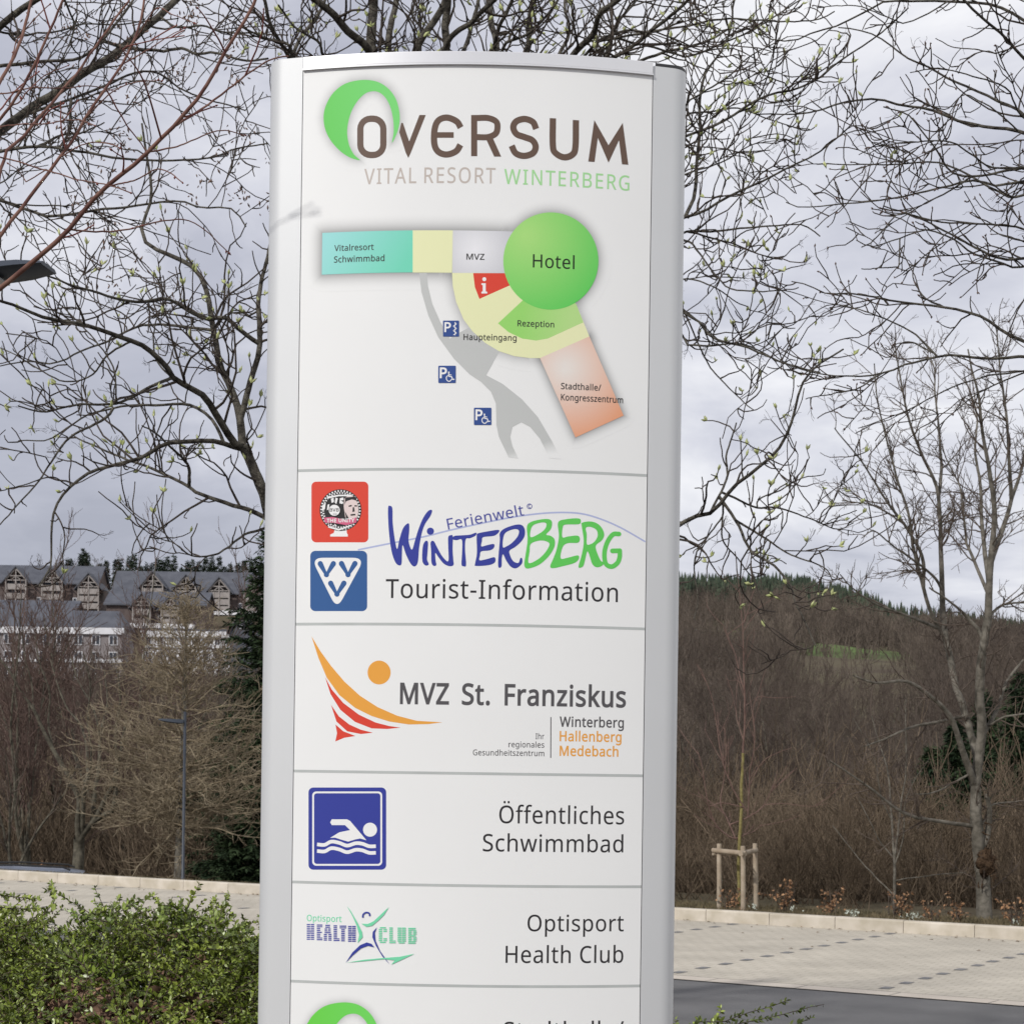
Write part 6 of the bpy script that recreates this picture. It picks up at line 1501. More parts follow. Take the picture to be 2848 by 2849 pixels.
# ---------------------------------------------------------------- red twigs close by on the left
def red_tree():
    rng = np.random.default_rng(41); Y = 6.6
    T_ = [
     (ZA, [(-500, 2400), (-200, 1900), (0, 1610), (210, 1300), (430, 1000), (600, 750), (780, 480), (900, 250), (960, 30), (975, -80)], 36, 16, 6.6, 7.0),
     (ZA, [(-400, 2400), (-120, 2110), (60, 1931), (180, 1830), (480, 1540), (720, 1290), (1000, 1040), (1180, 840), (1350, 610), (1500, 370), (1640, 120), (1710, 0), (1740, -80)], 42, 20, 6.5, 6.2),
     (ZA, [(-400, 1560), (-150, 1240), (0, 1060), (200, 870), (420, 600), (600, 380), (850, 20), (890, -70)], 30, 14, 6.8, 7.3),
     (ZA, [(-350, 1300), (-120, 980), (0, 800), (150, 580), (280, 330), (420, 0), (450, -90)], 26, 16, 6.8, 6.6),
     (ZA, [(-300, 1100), (-100, 760), (0, 560), (120, 330), (210, 0), (230, -90)], 30, 20, 6.7, 7.0),
     (ZA, [(1180, 840), (1400, 710), (1650, 510), (1760, 430), (1850, 390), (1935, 375)], 17, 10, 6.35, 6.5),
     (ZA, [(-40, 1050), (250, 1120), (500, 1200), (700, 1235), (870, 1290)], 11, 8, 6.8, 6.5),
     (ZA, [(410, 1010), (560, 965), (650, 950), (750, 965), (800, 990)], 10, 7, 6.75, 6.6),
     (ZA, [(720, 1290), (850, 1230), (950, 1180), (1020, 1140), (1080, 1135), (1150, 1165), (1220, 1220)], 12, 7, 6.4, 6.2),
     (ZA, [(970, 1065), (1150, 1000), (1280, 950), (1420, 890), (1520, 875), (1640, 905)], 12, 7, 6.35, 6.6),
     (ZA, [(490, 1540), (600, 1560), (750, 1560), (900, 1535), (1050, 1495), (1200, 1472), (1290, 1490), (1400, 1570), (1530, 1690)], 13, 7, 6.45, 6.8),
     (ZA, [(-60, 540), (60, 565), (200, 580), (420, 590), (600, 570), (740, 600)], 11, 7, 6.7, 7.0),
     (ZA, [(-80, 830), (120, 828), (300, 820), (430, 800), (530, 800), (630, 838)], 11, 7, 6.7, 6.4),
     (ZA, [(900, 260), (1050, 60), (1150, 95), (1300, 150)], 10, 6, 6.9, 6.7),
     (ZA, [(850, 400), (1000, 330), (1120, 250), (1230, 190)], 11, 6, 6.9, 7.1),
     (ZA, [(610, 740), (760, 610), (900, 550), (1080, 540)], 10, 6, 6.8, 6.6),
     (ZA, [(0, 640), (140, 640), (300, 500), (450, 440)], 11, 6, 6.7, 6.9),
     (ZA, [(220, 1290), (130, 1150), (60, 1100)], 9, 6, 6.7, 6.7),
     (ZA, [(10, 400), (200, 160), (330, 30)], 10, 7, 6.9, 7.0),
    ]
    LP, LR = limb_set(rng, T_, ZA, Y, .3, 1, 1)
    hub = P(-330, 1400, 6.7); g = P(-420, 2700, 6.7)
    root = empty('red_twigged_tree', (g[0], g[1], .6), 'young tree with long straight red twigs crossing the upper left sky', 'tree')
    tb = Tubes().add(LP, LR, 8)
    tb.add(resample(np.array([(g[0], g[1], .4), tuple(P(-360, 1900, 6.7)), tuple(hub), tuple(P(-280, 700, 6.7))]), 28)[None], taper(1, 28, .06, .025), 10)
    for p3, rr_ in zip(LP[:5], LR[:5]):
        tb.add(resample(np.array([P(-360, 1900, 6.7) + (0, 0, max(0, p3[0][2] - 2.4) * .3), p3[0]]), 28)[None], taper(1, 28, rr_[0] * 1.3, rr_[0]), 8)
    tb.build('trunk', m_redbark, root)
    cr = Tubes()
    idx, t, p, d, r = sprout(rng, LP, 1.1, .2, (35, 60), R=LR); ln = rng.uniform(.08, .35, len(p))
    B1 = grow(rng, p, d, ln, 7, .09, up=rng.normal(.1, .3, len(p))); cr.add(B1, taper(len(p), 8, .0034, .0022), 5)
    idx, t, p, d, r = sprout(rng, B1, 3, .3, (35, 60)); B2 = grow(rng, p, d, rng.uniform(.03, .10, len(p)), 4, .1, up=.2); cr.add(B2, taper(len(p), 5, .0024, .0018), 4)
    # a forward twig whose shadow falls on the sign's upper left
    for q in ([(40, 806), (75, 800), (120, 784), (180, 775), (240, 770), (297, 762)], [(160, 777), (190, 760), (215, 746), (268, 718)], [(240, 770), (270, 752), (296, 740)]):
        w3 = np.array([sign_pt(*on_sign(*S1(*a))) for a in q]) + np.array(SUN_DIR) * .62
        if len(q) == 6: w3 = np.concatenate((LP[1][17][None], (LP[1][17] * .5 + w3[0] * .5 + (0, 0, .05))[None], w3))
        cr.add(resample(w3, 16)[None], taper(1, 16, .0036 if len(q) == 6 else .0022, .0016), 5)
    cr.build('crown', m_redtwig, root)
    tips = np.concatenate((B1[:, -1], B2[:, -1], LP[6:, -1])); td = unit(np.concatenate((B1[:, -1] - B1[:, -2], B2[:, -1] - B2[:, -2], LP[6:, -1] - LP[6:, -2])))
    i2, t2, p2, d2, _ = sprout(rng, LP[6:], 5, .1, (30, 50))
    p = np.concatenate((tips, p2)); d = np.concatenate((td, d2)); ln = rng.uniform(.010, .018, len(p)); V, Q = spindles(p, d, ln, ln * .28)
    Tubes().raw(V, Q).build('foliage', m_redtwig, root)['label'] = 'plump red closed buds'
red_tree()

# ================================================================== TREES AND SCRUB BEYOND THE KERB
m_dkbark = mat('dark_grey_bark', (.058, .052, .040), col2=(.13, .118, .09), rough=.95, scale=9, bump=.7, bscale=35, spec=.15)
m_grey = mat('grey_bark', (.075, .068, .055), col2=(.165, .15, .125), rough=.95, scale=9, bump=.7, bscale=35, spec=.15)
m_fine = mat('fine_twigs', (.075, .058, .047), col2=(.12, .095, .078), rough=.95, scale=2, spec=.1)
m_larch = mat('straw_twigs', (.165, .130, .085), col2=(.30, .25, .175), rough=.9, scale=2.5, spec=.15)
m_purple = mat('reddish_twigs', (.088, .060, .051), col2=(.135, .093, .078), rough=.95, scale=.9, spec=.1)
m_needle = mat('spruce_needles', (.016, .030, .014), col2=(.040, .062, .026), rough=.8, scale=1.6, island=.35, spec=.2)
m_pine = mat('distant_needles', (.030, .042, .030), col2=(.058, .074, .048), rough=.9, scale=.15, island=.3, spec=.1)
m_brush = mat('brushwood', (.080, .060, .042), col2=(.18, .138, .098), rough=.95, scale=.35, spec=.08, island=.3)
m_wood = mat('far_bare_wood', (.072, .058, .050), col2=(.165, .135, .108), rough=.95, scale=.013, spec=.05, island=.25)
m_dead = mat('dead_beech_leaves', (.20, .105, .055), col2=(.34, .20, .11), rough=.8, scale=7, island=.3, spec=.2)
m_yel = mat('lichened_bark', (.14, .115, .035), col2=(.22, .19, .07), rough=.9, scale=22, bump=.4, bscale=60)
m_post = mat('peeled_wood', (.245, .19, .135), col2=(.36, .30, .225), rough=.8, scale=5, bump=.3, bscale=40)
m_youngtwig = mat('young_twigs', (.11, .062, .050), col2=(.17, .105, .085), rough=.85, scale=9)
m_tie = mat('tree_tie', (.12, .085, .05), rough=.9, var=.2)

def traced_tree(name, label, traces, Y, spread, seed, base, barkm, twigm, d1, l1, d2, l2, d3=0, l3=(.1, .2), wob=.12, up=.3, ang=(25, 55), w1=.010, w3=.004, group=None, extra=None, sides=8):
    rng = np.random.default_rng(seed)
    LP, LR = limb_set(rng, traces, None, Y, spread, 1, 1)
    root = empty(name, base, label, 'tree', group)
    tb = Tubes().add(LP, LR, sides)
    if extra: extra(tb, rng)
    tb.build('trunk', barkm, root)
    cr = Tubes()
    idx, t, p, d, r = sprout(rng, LP, d1, .18, ang, R=LR); ln = rng.uniform(*l1, len(p)) * (1.15 - .5 * t)
    B1 = grow(rng, p, d, ln, 7, wob, up=rng.normal(up, .3, len(p))); cr.add(B1, taper(len(p), 8, np.minimum(r * .75, w1), w3), 4)
    idx, t, p, d, r = sprout(rng, B1, d2, .12, ang); ln = rng.uniform(*l2, len(p))
    B2 = grow(rng, p, d, ln, 4, wob * 1.2, up=rng.normal(up, .3, len(p))); cr.add(B2, taper(len(p), 5, w3 * 1.1, w3 * .8), 3)
    if d3:
        idx, t, p, d, r = sprout(rng, B2, d3, .1, ang); ln = rng.uniform(*l3, len(p))
        cr.add(grow(rng, p, d, ln, 3, wob * 1.2, up=up), taper(len(p), 4, w3 * .85, w3 * .65), 3)
    cr.build('crown', twigm, root)
    return root

# the tall grey tree on the right, with a burl on its trunk
Yt = 27.6
TT = [
 (ZE, [(1716, 2060), (1708, 1900), (1704, 1800), (1690, 1700), (1672, 1500), (1665, 1330)], 92, 58, Yt, Yt),
 (ZE, [(1665, 1340), (1690, 1150), (1700, 1000), (1688, 850), (1692, 700), (1712, 560), (1735, 420)], 56, 44, Yt, Yt - .4),
 (ZE, [(1650, 1330), (1612, 1200), (1570, 1050), (1520, 930), (1420, 835), (1290, 762), (1130, 772), (1010, 732)], 44, 9, Yt, Yt - 1.2),
 (ZE, [(1645, 1200), (1600, 920), (1560, 800), (1530, 650), (1502, 500), (1490, 380)], 40, 34, Yt, Yt + .8),
 (ZD, [(1495, 1680), (1490, 1600), (1470, 1300), (1450, 1050), (1420, 950), (1370, 850), (1310, 700), (1270, 560), (1240, 380), (1210, 200)], 34, 7, Yt + .8, Yt + .3),
 (ZD, [(1442, 1080), (1470, 900), (1460, 700), (1440, 500), (1430, 330), (1370, 250)], 22, 6, Yt + .8, Yt + 1.6),
 (ZD, [(1745, 1660), (1750, 1400), (1770, 1150), (1740, 900), (1700, 700), (1680, 500), (1640, 350), (1620, 240)], 44, 8, Yt - .4, Yt - 1.0),
 (ZD, [(1765, 1400), (1830, 1200), (1870, 1050), (1920, 900), (1960, 700), (1980, 500)], 34, 8, Yt - .4, Yt + .8),
 (ZD, [(1868, 1080), (1850, 850), (1830, 600), (1800, 400), (1780, 150), (1750, 60)], 24, 6, Yt, Yt - .6),
 (ZD, [(1720, 1560), (1700, 1250), (1690, 1000), (1660, 800), (1672, 600), (1600, 400)], 30, 7, Yt - .3, Yt + 1.4),
 (ZD, [(1400, 1840), (1340, 1650), (1300, 1200), (1240, 1000), (1200, 850), (1160, 700), (1120, 520), (1100, 320)], 26, 6, Yt + .5, Yt - .5),
 (ZD, [(1400, 1500), (1380, 1350), (1200, 1130), (1080, 940), (980, 800), (880, 680)], 24, 6, Yt + .5, Yt - .8),
 (ZD, [(1270, 1210), (1100, 1110), (1000, 1090), (920, 1080)], 10, 5, Yt, Yt - .5),
 (ZD, [(1450, 1560), (1400, 1480), (1200, 1330), (1100, 1250), (1030, 1290)], 18, 6, Yt + .5, Yt - 1),
 (ZD, [(1640, 1600), (1620, 1400), (1590, 1150), (1570, 1000), (1500, 850), (1480, 780)], 22, 6, Yt, Yt + 1),
 (ZE, [(1640, 1560), (1500, 1530), (1330, 1490), (1220, 1430), (1120, 1350), (960, 1240), (870, 1185)], 26, 7, Yt, Yt - 1.5),
 (ZE, [(1705, 1050), (1780, 930), (1830, 780), (1880, 705), (1960, 600)], 30, 10, Yt, Yt + .7),
 (ZE, [(1735, 1010), (1820, 955), (1910, 940), (2000, 930)], 14, 8, Yt, Yt - .8),
 (ZE, [(1510, 950), (1400, 985), (1300, 1020), (1170, 1080), (1070, 1115)], 20, 7, Yt, Yt - .9),
 (ZE, [(1500, 480), (1360, 430), (1200, 375), (1100, 330), (1000, 260), (940, 190)], 20, 6, Yt + .5, Yt - .8),
 (ZE, [(1690, 560), (1660, 470), (1560, 360), (1420, 260)], 24, 8, Yt - .2, Yt - 1),
 (ZE, [(1750, 400), (1800, 360), (1870, 345), (1990, 340)], 18, 7, Yt - .4, Yt),
 (ZE, [(1700, 1560), (1740, 1480), (1760, 1430), (1900, 1410), (2000, 1400)], 16, 6, Yt, Yt + .6),
 (ZE, [(1700, 1690), (1735, 1580), (1742, 1460), (1725, 1370)], 42, 22, Yt, Yt),
 (ZE, [(1620, 1250), (1540, 1310), (1440, 1360), (1340, 1370)], 14, 6, Yt, Yt - .6),
]
m_burl = mat('dark_burl', (.035, .022, .014), col2=(.085, .055, .034), rough=.95, scale=22, bump=1.0, bscale=45, spec=.1)
def burl():
    """knotty growth on the trunk with a ragged dark face and scraps of dead bark"""
    rng = np.random.default_rng(77); c = P(*ZE(1722, 1738), Yt - .07); m = 22; V, Q = [], []
    for i, a in enumerate(np.linspace(0, math.pi, 13)):
        for k in range(m):
            g = 2 * math.pi * k / m; r = .115 * (1 + .22 * math.sin(3 * g + 1.7 * i) + rng.normal(0, .10))
            V.append((c[0] + r * 1.1 * math.sin(a) * math.cos(g), c[1] + r * .8 * math.sin(a) * math.sin(g), c[2] + r * 1.55 * math.cos(a)))
    for i in range(12):
        for k in range(m): Q.append((i * m + k, i * m + (k + 1) % m, (i + 1) * m + (k + 1) % m, (i + 1) * m + k))
    T_ = Tubes().raw(np.array(V), np.array(Q))
    n = 26; p = c + rng.normal(0, .10, (n, 3)) * (1, .4, 2.2) + (0, -.06, .05); d = unit(rng.normal(size=(n, 3)) + (0, -.6, -.2))
    T_.add(grow(rng, p, d, rng.uniform(.05, .14, n), 3, .3), taper(n, 4, .016, .005), 4)
    T_.build('burl', m_burl, tall)
b = P(*ZE(1712, 1960), Yt)
tall = traced_tree('tall_tree', 'tall grey bare tree with a burl on its twin stemmed trunk behind the kerb', TT, Yt, .8, 51, (b[0], b[1], .1), m_grey, m_fine,
            7.0, (.30, 1.0), 7.0, (.12, .42), 8.5, (.05, .16), w1=.012, w3=.0046, up=.18, ang=(28, 62), sides=10)
burl()

# pale thin stemmed tree
Yp = 27.9
TP = [(ZE, [(1232, 2040), (1232, 1850), (1228, 1700), (1215, 1500), (1195, 1250), (1150, 1100), (1110, 950)], 20, 5),
      (ZE, [(1230, 1700), (1262, 1480), (1290, 1250), (1290, 1000), (1295, 850)], 14, 5), (ZE, [(1232, 1720), (1150, 1620), (1090, 1500), (1040, 1400)], 8, 4),
      (ZE, [(1235, 1760), (1280, 1600), (1290, 1420), (1340, 1300), (1420, 1180)], 9, 4), (ZE, [(1235, 1850), (1330, 1820), (1480, 1800), (1620, 1790)], 8, 4),
      (ZE, [(1228, 1900), (1100, 1780), (980, 1640), (900, 1540)], 8, 4), (ZE, [(1215, 1500), (1160, 1380), (1120, 1150), (1010, 960)], 8, 4)]
b = P(*ZE(1232, 1960), Yp)
traced_tree('pale_sapling', 'pale grey thin stemmed young tree between the staked tree and the tall grey tree', TP, Yp, .6, 52, (b[0], b[1], .1), m_grey, m_fine, 2.2, (.3, .8), 3.5, (.12, .35), w1=.008, w3=.0045, up=.3)

# staked young tree with its three post frame
Ys = 28.7
YT = [(ZE, [(400, 2010), (398, 1850), (395, 1700), (396, 1620), (405, 1480), (413, 1300), (418, 1150)], 21, 15, Ys, Ys)]
YT2 = [(ZE, [(418, 1160), (425, 1000), (424, 850), (420, 700), (410, 450), (396, 280), (386, 150)], 13, 3), (ZE, [(398, 1616), (330, 1590), (270, 1530), (230, 1430), (200, 1250), (172, 1130)], 9, 3), (ZE, [(392, 1600), (340, 1500), (300, 1420), (325, 1250), (325, 1100)], 9, 3),
       (ZE, [(372, 1600), (420, 1592), (480, 1568), (520, 1530)], 8, 3), (ZE, [(412, 1500), (470, 1480), (530, 1430), (580, 1330)], 8, 3), (ZE, [(424, 820), (400, 720), (370, 600), (312, 460)], 8, 3),
       (ZE, [(415, 1440), (450, 1250), (478, 1100), (474, 900), (500, 860)], 8, 3), (ZE, [(394, 1450), (340, 1330), (290, 1100), (250, 850), (188, 690)], 8, 3), (ZE, [(530, 1430), (640, 1420), (780, 1435), (870, 1420)], 5, 2.5),
       (ZE, [(384, 1450), (300, 1420), (230, 1430), (165, 1330)], 7, 3), (ZE, [(420, 900), (480, 860), (520, 840)], 5, 2.5), (ZE, [(418, 1100), (380, 950), (385, 800), (395, 740)], 6, 3), (ZE, [(412, 480), (430, 420), (450, 390)], 4, 2.5), (ZE, [(440, 1330), (520, 1200), (600, 1150), (680, 1120)], 6, 2.5)]
rng = np.random.default_rng(53)
bs = P(*ZE(400, 1960), Ys)
yt = empty('young_tree', (bs[0], bs[1], .1), 'slender young tree with yellowish lichened stem held by three wooden posts', 'tree')
LP, LR = limb_set(rng, YT, None, Ys, .2, 1, 1); Tubes().add(LP, LR, 10).build('trunk', m_yel, yt)
LP, LR = limb_set(rng, YT2, None, Ys, .45, 1, 1); cr = Tubes().add(LP, LR, 6)
idx, t, p, d, r = sprout(rng, LP, 3.6, .12, (20, 45)); B1 = grow(rng, p, d, rng.uniform(.15, .7, len(p)), 5, .06, up=.3); cr.add(B1, taper(len(p), 6, .0055, .0035), 4)
idx, t, p, d, r = sprout(rng, B1, 2.5, .2, (20, 45)); B2 = grow(rng, p, d, rng.uniform(.08, .25, len(p)), 4, .06, up=.3); cr.add(B2, taper(len(p), 5, .0040, .003), 3)
cr.build('crown', m_youngtwig, yt)
st = empty('tree_stake', (bs[0], bs[1] - .1, .1), 'three peeled wooden posts joined by half round rails round the young tree', 'tree stake')
pts = []
for x, y0, y1, yy, lean in ((290, 382, 790, Ys - .15, 0), (418, 394, 790, Ys - .42, 2), (483, 380, 790, Ys + .12, 10)):
    a, b2 = P(*R8(x + lean * .6, y1), yy), P(*R8(x, y0), yy); pts.append(b2)
    q = np.array([a, a * .5 + b2 * .5 + (.004, 0, 0), b2 - (0, 0, .02), b2]); MB().tube(q, [.038, .037, .036, .030], 14).build('post', m_post, st, smooth=True).data.set_sharp_from_angle(angle=.7)
h = lambda p, dz, k=0: np.array(p) + (0, -.05, dz)
for a, b2, e in ((0, 1, .12), (1, 2, .12), (0, 2, .1)):
    A_, B_ = pts[a] + (0, -.05, -.105), pts[b2] + (0, -.05, -.105)
    zz = (A_[2] + B_[2]) / 2 if e == .1 else None
    d_ = unit((B_ - A_)[None])[0]
    if e == .1: A_ = A_ + (0, .1, -.05); B_ = B_ + (0, .1, -.05)
    MB().tube([A_ - d_ * e, (A_ + B_) / 2, B_ + d_ * .05], [.036 if e != .1 else .02, .037 if e != .1 else .02, .034 if e != .1 else .02], 12).build('rail', m_post, st, smooth=True).data.set_sharp_from_angle(angle=.7)
MB().tube([pts[1] + (-.05, -.02, -.13), P(*R8(400, 440), Ys) + (.03, -.03, 0), P(*R8(400, 440), Ys) + (-.04, 0, 0), pts[1] + (-.06, .0, -.13)], .012, 8).build('tie', m_tie, st)

# multi-stemmed tree on the left, and its reddish neighbours
Ym = 46
TM = [(ZG, [(463, 1850), (464, 1760), (470, 1660), (472, 1570)], 78, 66, Ym, Ym), (ZG, [(488, 1590), (530, 1520), (565, 1480), (610, 1440), (665, 1412), (685, 1350), (690, 1240), (700, 1150), (730, 1000), (760, 800)], 46, 10),
      (ZG, [(570, 1475), (610, 1400), (640, 1330), (680, 1250), (700, 1120), (690, 950), (720, 750), (700, 560)], 34, 8), (ZG, [(458, 1590), (455, 1480), (468, 1345), (420, 1240), (380, 1150), (320, 1050), (260, 930), (200, 800), (130, 700), (60, 580), (0, 500), (-60, 380)], 44, 8),
      (ZG, [(482, 1560), (500, 1300), (530, 1200), (542, 1060), (520, 860), (540, 660), (500, 470)], 32, 7), (ZG, [(540, 1480), (560, 1300), (592, 1150), (600, 950), (640, 760), (620, 560)], 34, 7), (ZG, [(468, 1345), (510, 1250), (515, 1050), (480, 900), (400, 800), (340, 650), (300, 500)], 24, 7),
      (ZG, [(320, 1050), (290, 880), (300, 700), (240, 520), (210, 360)], 18, 6), (ZG, [(200, 800), (190, 650), (150, 500), (130, 340)], 12, 6), (ZG, [(600, 950), (560, 800), (470, 640), (420, 480)], 14, 6)]
b = P(*ZG(464, 1840), Ym)
traced_tree('multistem_tree', 'forked many stemmed grey tree standing behind the silver blue car', TM, Ym, 1.3, 61, (b[0], b[1], b[2]), m_dkbark, m_purple, 1.5, (.5, 1.7), 3.2, (.25, .7), 3.2, (.1, .3), w1=.016, w3=.0062, up=.45, ang=(20, 50))
def upright_tree(name, label, base, h, seed, tw, spread=.5, stems=5, w=.11, d2=3.6, group=None, w3=.008, barkm=None):
    rng = np.random.default_rng(seed); root = empty(name, tuple(base), label, 'tree', group)
    base = np.array(base)
    tb = Tubes(); tb.add(resample(np.array([base - (0, 0, .4), base + (0, 0, h * .10), base + (.03 * h * rng.normal(0, .3), 0, h * .22)]), 10)[None], taper(1, 10, w, w * .75), 10)
    p0 = np.repeat((base + (0, 0, h * .16))[None], stems, 0) + rng.normal(0, .04, (stems, 3)) * (1, 1, 4)
    d = unit(np.stack((rng.normal(0, spread, stems), rng.normal(0, spread, stems), np.ones(stems)), 1))
    L1 = grow(rng, p0, d, rng.uniform(.6, .84, stems) * h, 16, .06, up=.35); tb.add(L1, taper(stems, 17, w * .55, .012), 8)
    tb.build('trunk', barkm or m_dkbark, root)
    cr = Tubes()
    i, t, p, d, r = sprout(rng, L1, 2.4, .15, (22, 48)); ln = rng.uniform(.10, .30, len(p)) * h * (1.15 - .7 * t); B1 = grow(rng, p, d, ln, 8, .07, up=.5); cr.add(B1, taper(len(p), 9, .018, .008), 4)
    i, t, p, d, r = sprout(rng, B1, d2, .15, (22, 50)); B2 = grow(rng, p, d, rng.uniform(.04, .10, len(p)) * h, 5, .09, up=.5); cr.add(B2, taper(len(p), 6, .009, w3), 3)
    i, t, p, d, r = sprout(rng, B2, 3.2, .1, (22, 50)); B3 = grow(rng, p, d, rng.uniform(.2, .5, len(p)), 3, .1, up=.4); cr.add(B3, taper(len(p), 4, w3, w3 * .75), 3)
    cr.build('crown', tw, root); return root
for k, (zx, top, Y, seed, lab, st_) in enumerate(((20, 330, 60, 71, 'reddish bare tree cut by the left picture edge before the white hotel', 6), (310, 250, 64, 72, 'reddish bare tree in front of the windows of the white hotel', 5),
                                            (560, 300, 70, 73, 'thin reddish bare tree in front of the white hotel corner', 4), (735, 95, 58, 74, 'dark reddish tree rising left of the golden conifer to the slate roofs', 5), (170, 420, 53, 75, 'low reddish tree between the multi stemmed tree and the left edge', 5))):
    p = P(*ZG(zx, 1000), Y); gz_ = float(ground_z(p[0], Y)); zt = P(*ZG(zx, top), Y)[2]
    upright_tree('reddish_tree', lab, (p[0], Y, gz_), (zt - gz_) / .84, seed, m_purple, spread=.32, stems=st_, group='reddish bare trees below the hotel')
p = P(*ZG(72, 1700), 43); upright_tree('small_tree', 'small thin dark tree at the left edge behind the parked car', (p[0], 43, float(ground_z(p[0], 43))), 4.4, 76, m_fine, spread=.35, stems=4, w=.07, w3=.0055)

for k, (u, vt, Y) in enumerate(((1930, 1985, 92), (2010, 1900, 120), (2110, 1960, 84), (2190, 1920, 135), (2275, 2030, 76), (2340, 1990, 100), (2440, 2030, 90), (2540, 1900, 150), (2590, 2030, 80), (2790, 1800, 160), (1900, 1830, 170), (2060, 1820, 190))):
    p = P(u, vt, Y); gz_ = float(ground_z(p[0], Y))
    upright_tree('thicket_tree', 'slender bare brown tree rising out of the thicket on the slope', (p[0], Y, gz_), (p[2] - gz_) / .84, 700 + k, m_fine, spread=.4, stems=5, w=.10, w3=.009, group='bare trees in the thicket')
# golden brown conifer: tiers of drooping then rising branches full of fine twigs
def golden():
    rng = np.random.default_rng(81); Y = 42.0
    b0 = P(494, 2448, Y); gz_ = float(ground_z(b0[0], Y)); tp = P(520, 1655, Y)
    base = np.array((b0[0], Y, gz_)); H = tp[2] - gz_
    root = empty('golden_conifer', tuple(base), 'broad golden brown leafless conifer with a scaly trunk behind the street lamp', 'tree')
    ax = resample(np.array([base - (0, 0, .3), base * .65 + np.array(tp) * .35 + (.02, 0, 0), tp]), 30)
    rad = np.interp(np.linspace(0, 1, 30), [0, .06, .3, 1], [.17, .135, .105, .012])
    Tubes().add(ax[None], rad[None], 12).build('trunk', m_grey, root)
    n = 200; t = .33 + .65 * rng.random(n) ** 1.1
    p = np.stack([np.interp(t, np.linspace(0, 1, 30), ax[:, i]) for i in range(3)], 1)
    g = rng.uniform(0, 2 * math.pi, n)
    prof = np.interp(t, [.32, .38, .48, .6, .75, .88, 1], [2.2, 2.75, 2.6, 2.0, 1.35, .75, .15]) * rng.uniform(.7, 1.1, n)
    d = unit(np.stack((np.cos(g), np.sin(g), np.interp(t, [.3, .5, .9, 1], [-.02, .14, .7, 1.6]) + rng.normal(0, .12, n)), 1))
    cr = Tubes()
    B1 = grow(rng, p, d, prof, 12, .10, up=rng.normal(.15, .2, n)); cr.add(B1, taper(n, 13, np.interp(t, [.2, 1], [.030, .010]), .006), 5)
    i, t2, p, d, r = sprout(rng, B1, 7.5, .12, (30, 70)); d = unit(d * (1, 1, .55)); B2 = grow(rng, p, d, rng.uniform(.22, .7, len(p)), 6, .17, up=rng.normal(.35, .4, len(p))); cr.add(B2, taper(len(p), 7, .008, .0048), 4)
    i, t2, p, d, r = sprout(rng, B2, 6.5, .15, (30, 70)); B3 = grow(rng, p, d, rng.uniform(.10, .32, len(p)), 4, .2, up=.4); cr.add(B3, taper(len(p), 5, .0056, .004), 3)
    m_ = 14; t = rng.uniform(.04, .22, m_); p = np.stack([np.interp(t, np.linspace(0, 1, 30), ax[:, i]) for i in range(3)], 1); g = rng.uniform(0, 6.28, m_)
    S1_ = grow(rng, p, unit(np.stack((np.cos(g), np.sin(g), rng.normal(.1, .3, m_)), 1)), rng.uniform(.4, 1.4, m_), 7, .14, up=.4); cr.add(S1_, taper(m_, 8, .012, .005), 4)
    i, t2, p, d, r = sprout(rng, S1_, 5, .2, (30, 60)); cr.add(grow(rng, p, d, rng.uniform(.1, .4, len(p)), 4, .15, up=.3), taper(len(p), 5, .005, .004), 3)
    cr.build('crown', m_larch, root)
golden()

# conifers: whorls of drooping boughs covered in needle sprays
def needle_tree(name, label, base, H, R_, seed, nb, spray, size, m, group=None, low=.04):
    rng = np.random.default_rng(seed); base = np.array(base, float)
    root = empty(name, tuple(base), label, 'tree', group)
    Tubes().add(np.array([base - (0, 0, .5), base + (0, 0, H * .5), base + (0, 0, H * .99)])[None], np.array([[.035 * H * .5, .02 * H * .5, .01]]), 8).build('trunk', m_bark, root)
    t = low + (1 - low) * rng.random(nb) ** .9
    p = base + np.stack((np.zeros(nb), np.zeros(nb), t * H), 1); g = rng.uniform(0, 6.28, nb)
    ln = R_ * (1 - t) ** .8 * rng.uniform(.6, 1.12, nb) + .12
    d = unit(np.stack((np.cos(g), np.sin(g), np.interp(t, [0, .6, 1], [-.15, .1, 1.2])), 1))
    B = grow(rng, p, d, ln, 7, .06, up=-.25)
    i, t2, q, d2, r = sprout(rng, B, spray, .08, (25, 75)); k = len(q)
    d2 = unit(d2 * (1, 1, .5) + (0, 0, -.18))
    L_ = size * rng.uniform(.6, 1.3, k); a = unit(np.cross(d2, np.array((0, 0, 1.)) + rng.normal(0, .5, (k, 3)))); w_ = L_ * rng.uniform(.09, .16, k)
    V = np.stack((q, q + d2 * (L_ * .45)[:, None] + a * w_[:, None], q + d2 * L_[:, None] + (0, 0, -.06) * L_[:, None], q + d2 * (L_ * .45)[:, None] - a * w_[:, None]), 1).reshape(-1, 3)
    Q = np.arange(k * 4).reshape(-1, 4)
    Tubes().raw(V, Q).build('crown', m, root, smooth=False)
    return root
p = P(775, 2000, 51); needle_tree('spruce_tree', 'dark green spruce between the golden conifer and the white sign', (p[0], 51, float(ground_z(p[0], 51))), P(775, 1500, 51)[2] + .9 - float(ground_z(p[0], 51)), 3.3, 91, 900, 60, .21, m_needle, low=.02)
p = P(690, 2300, 47); needle_tree('spruce_tree', 'low broad dark spruce behind the street lamp foot', (p[0], 47, float(ground_z(p[0], 47))), 3.6, 2.0, 92, 420, 60, .18, m_needle)
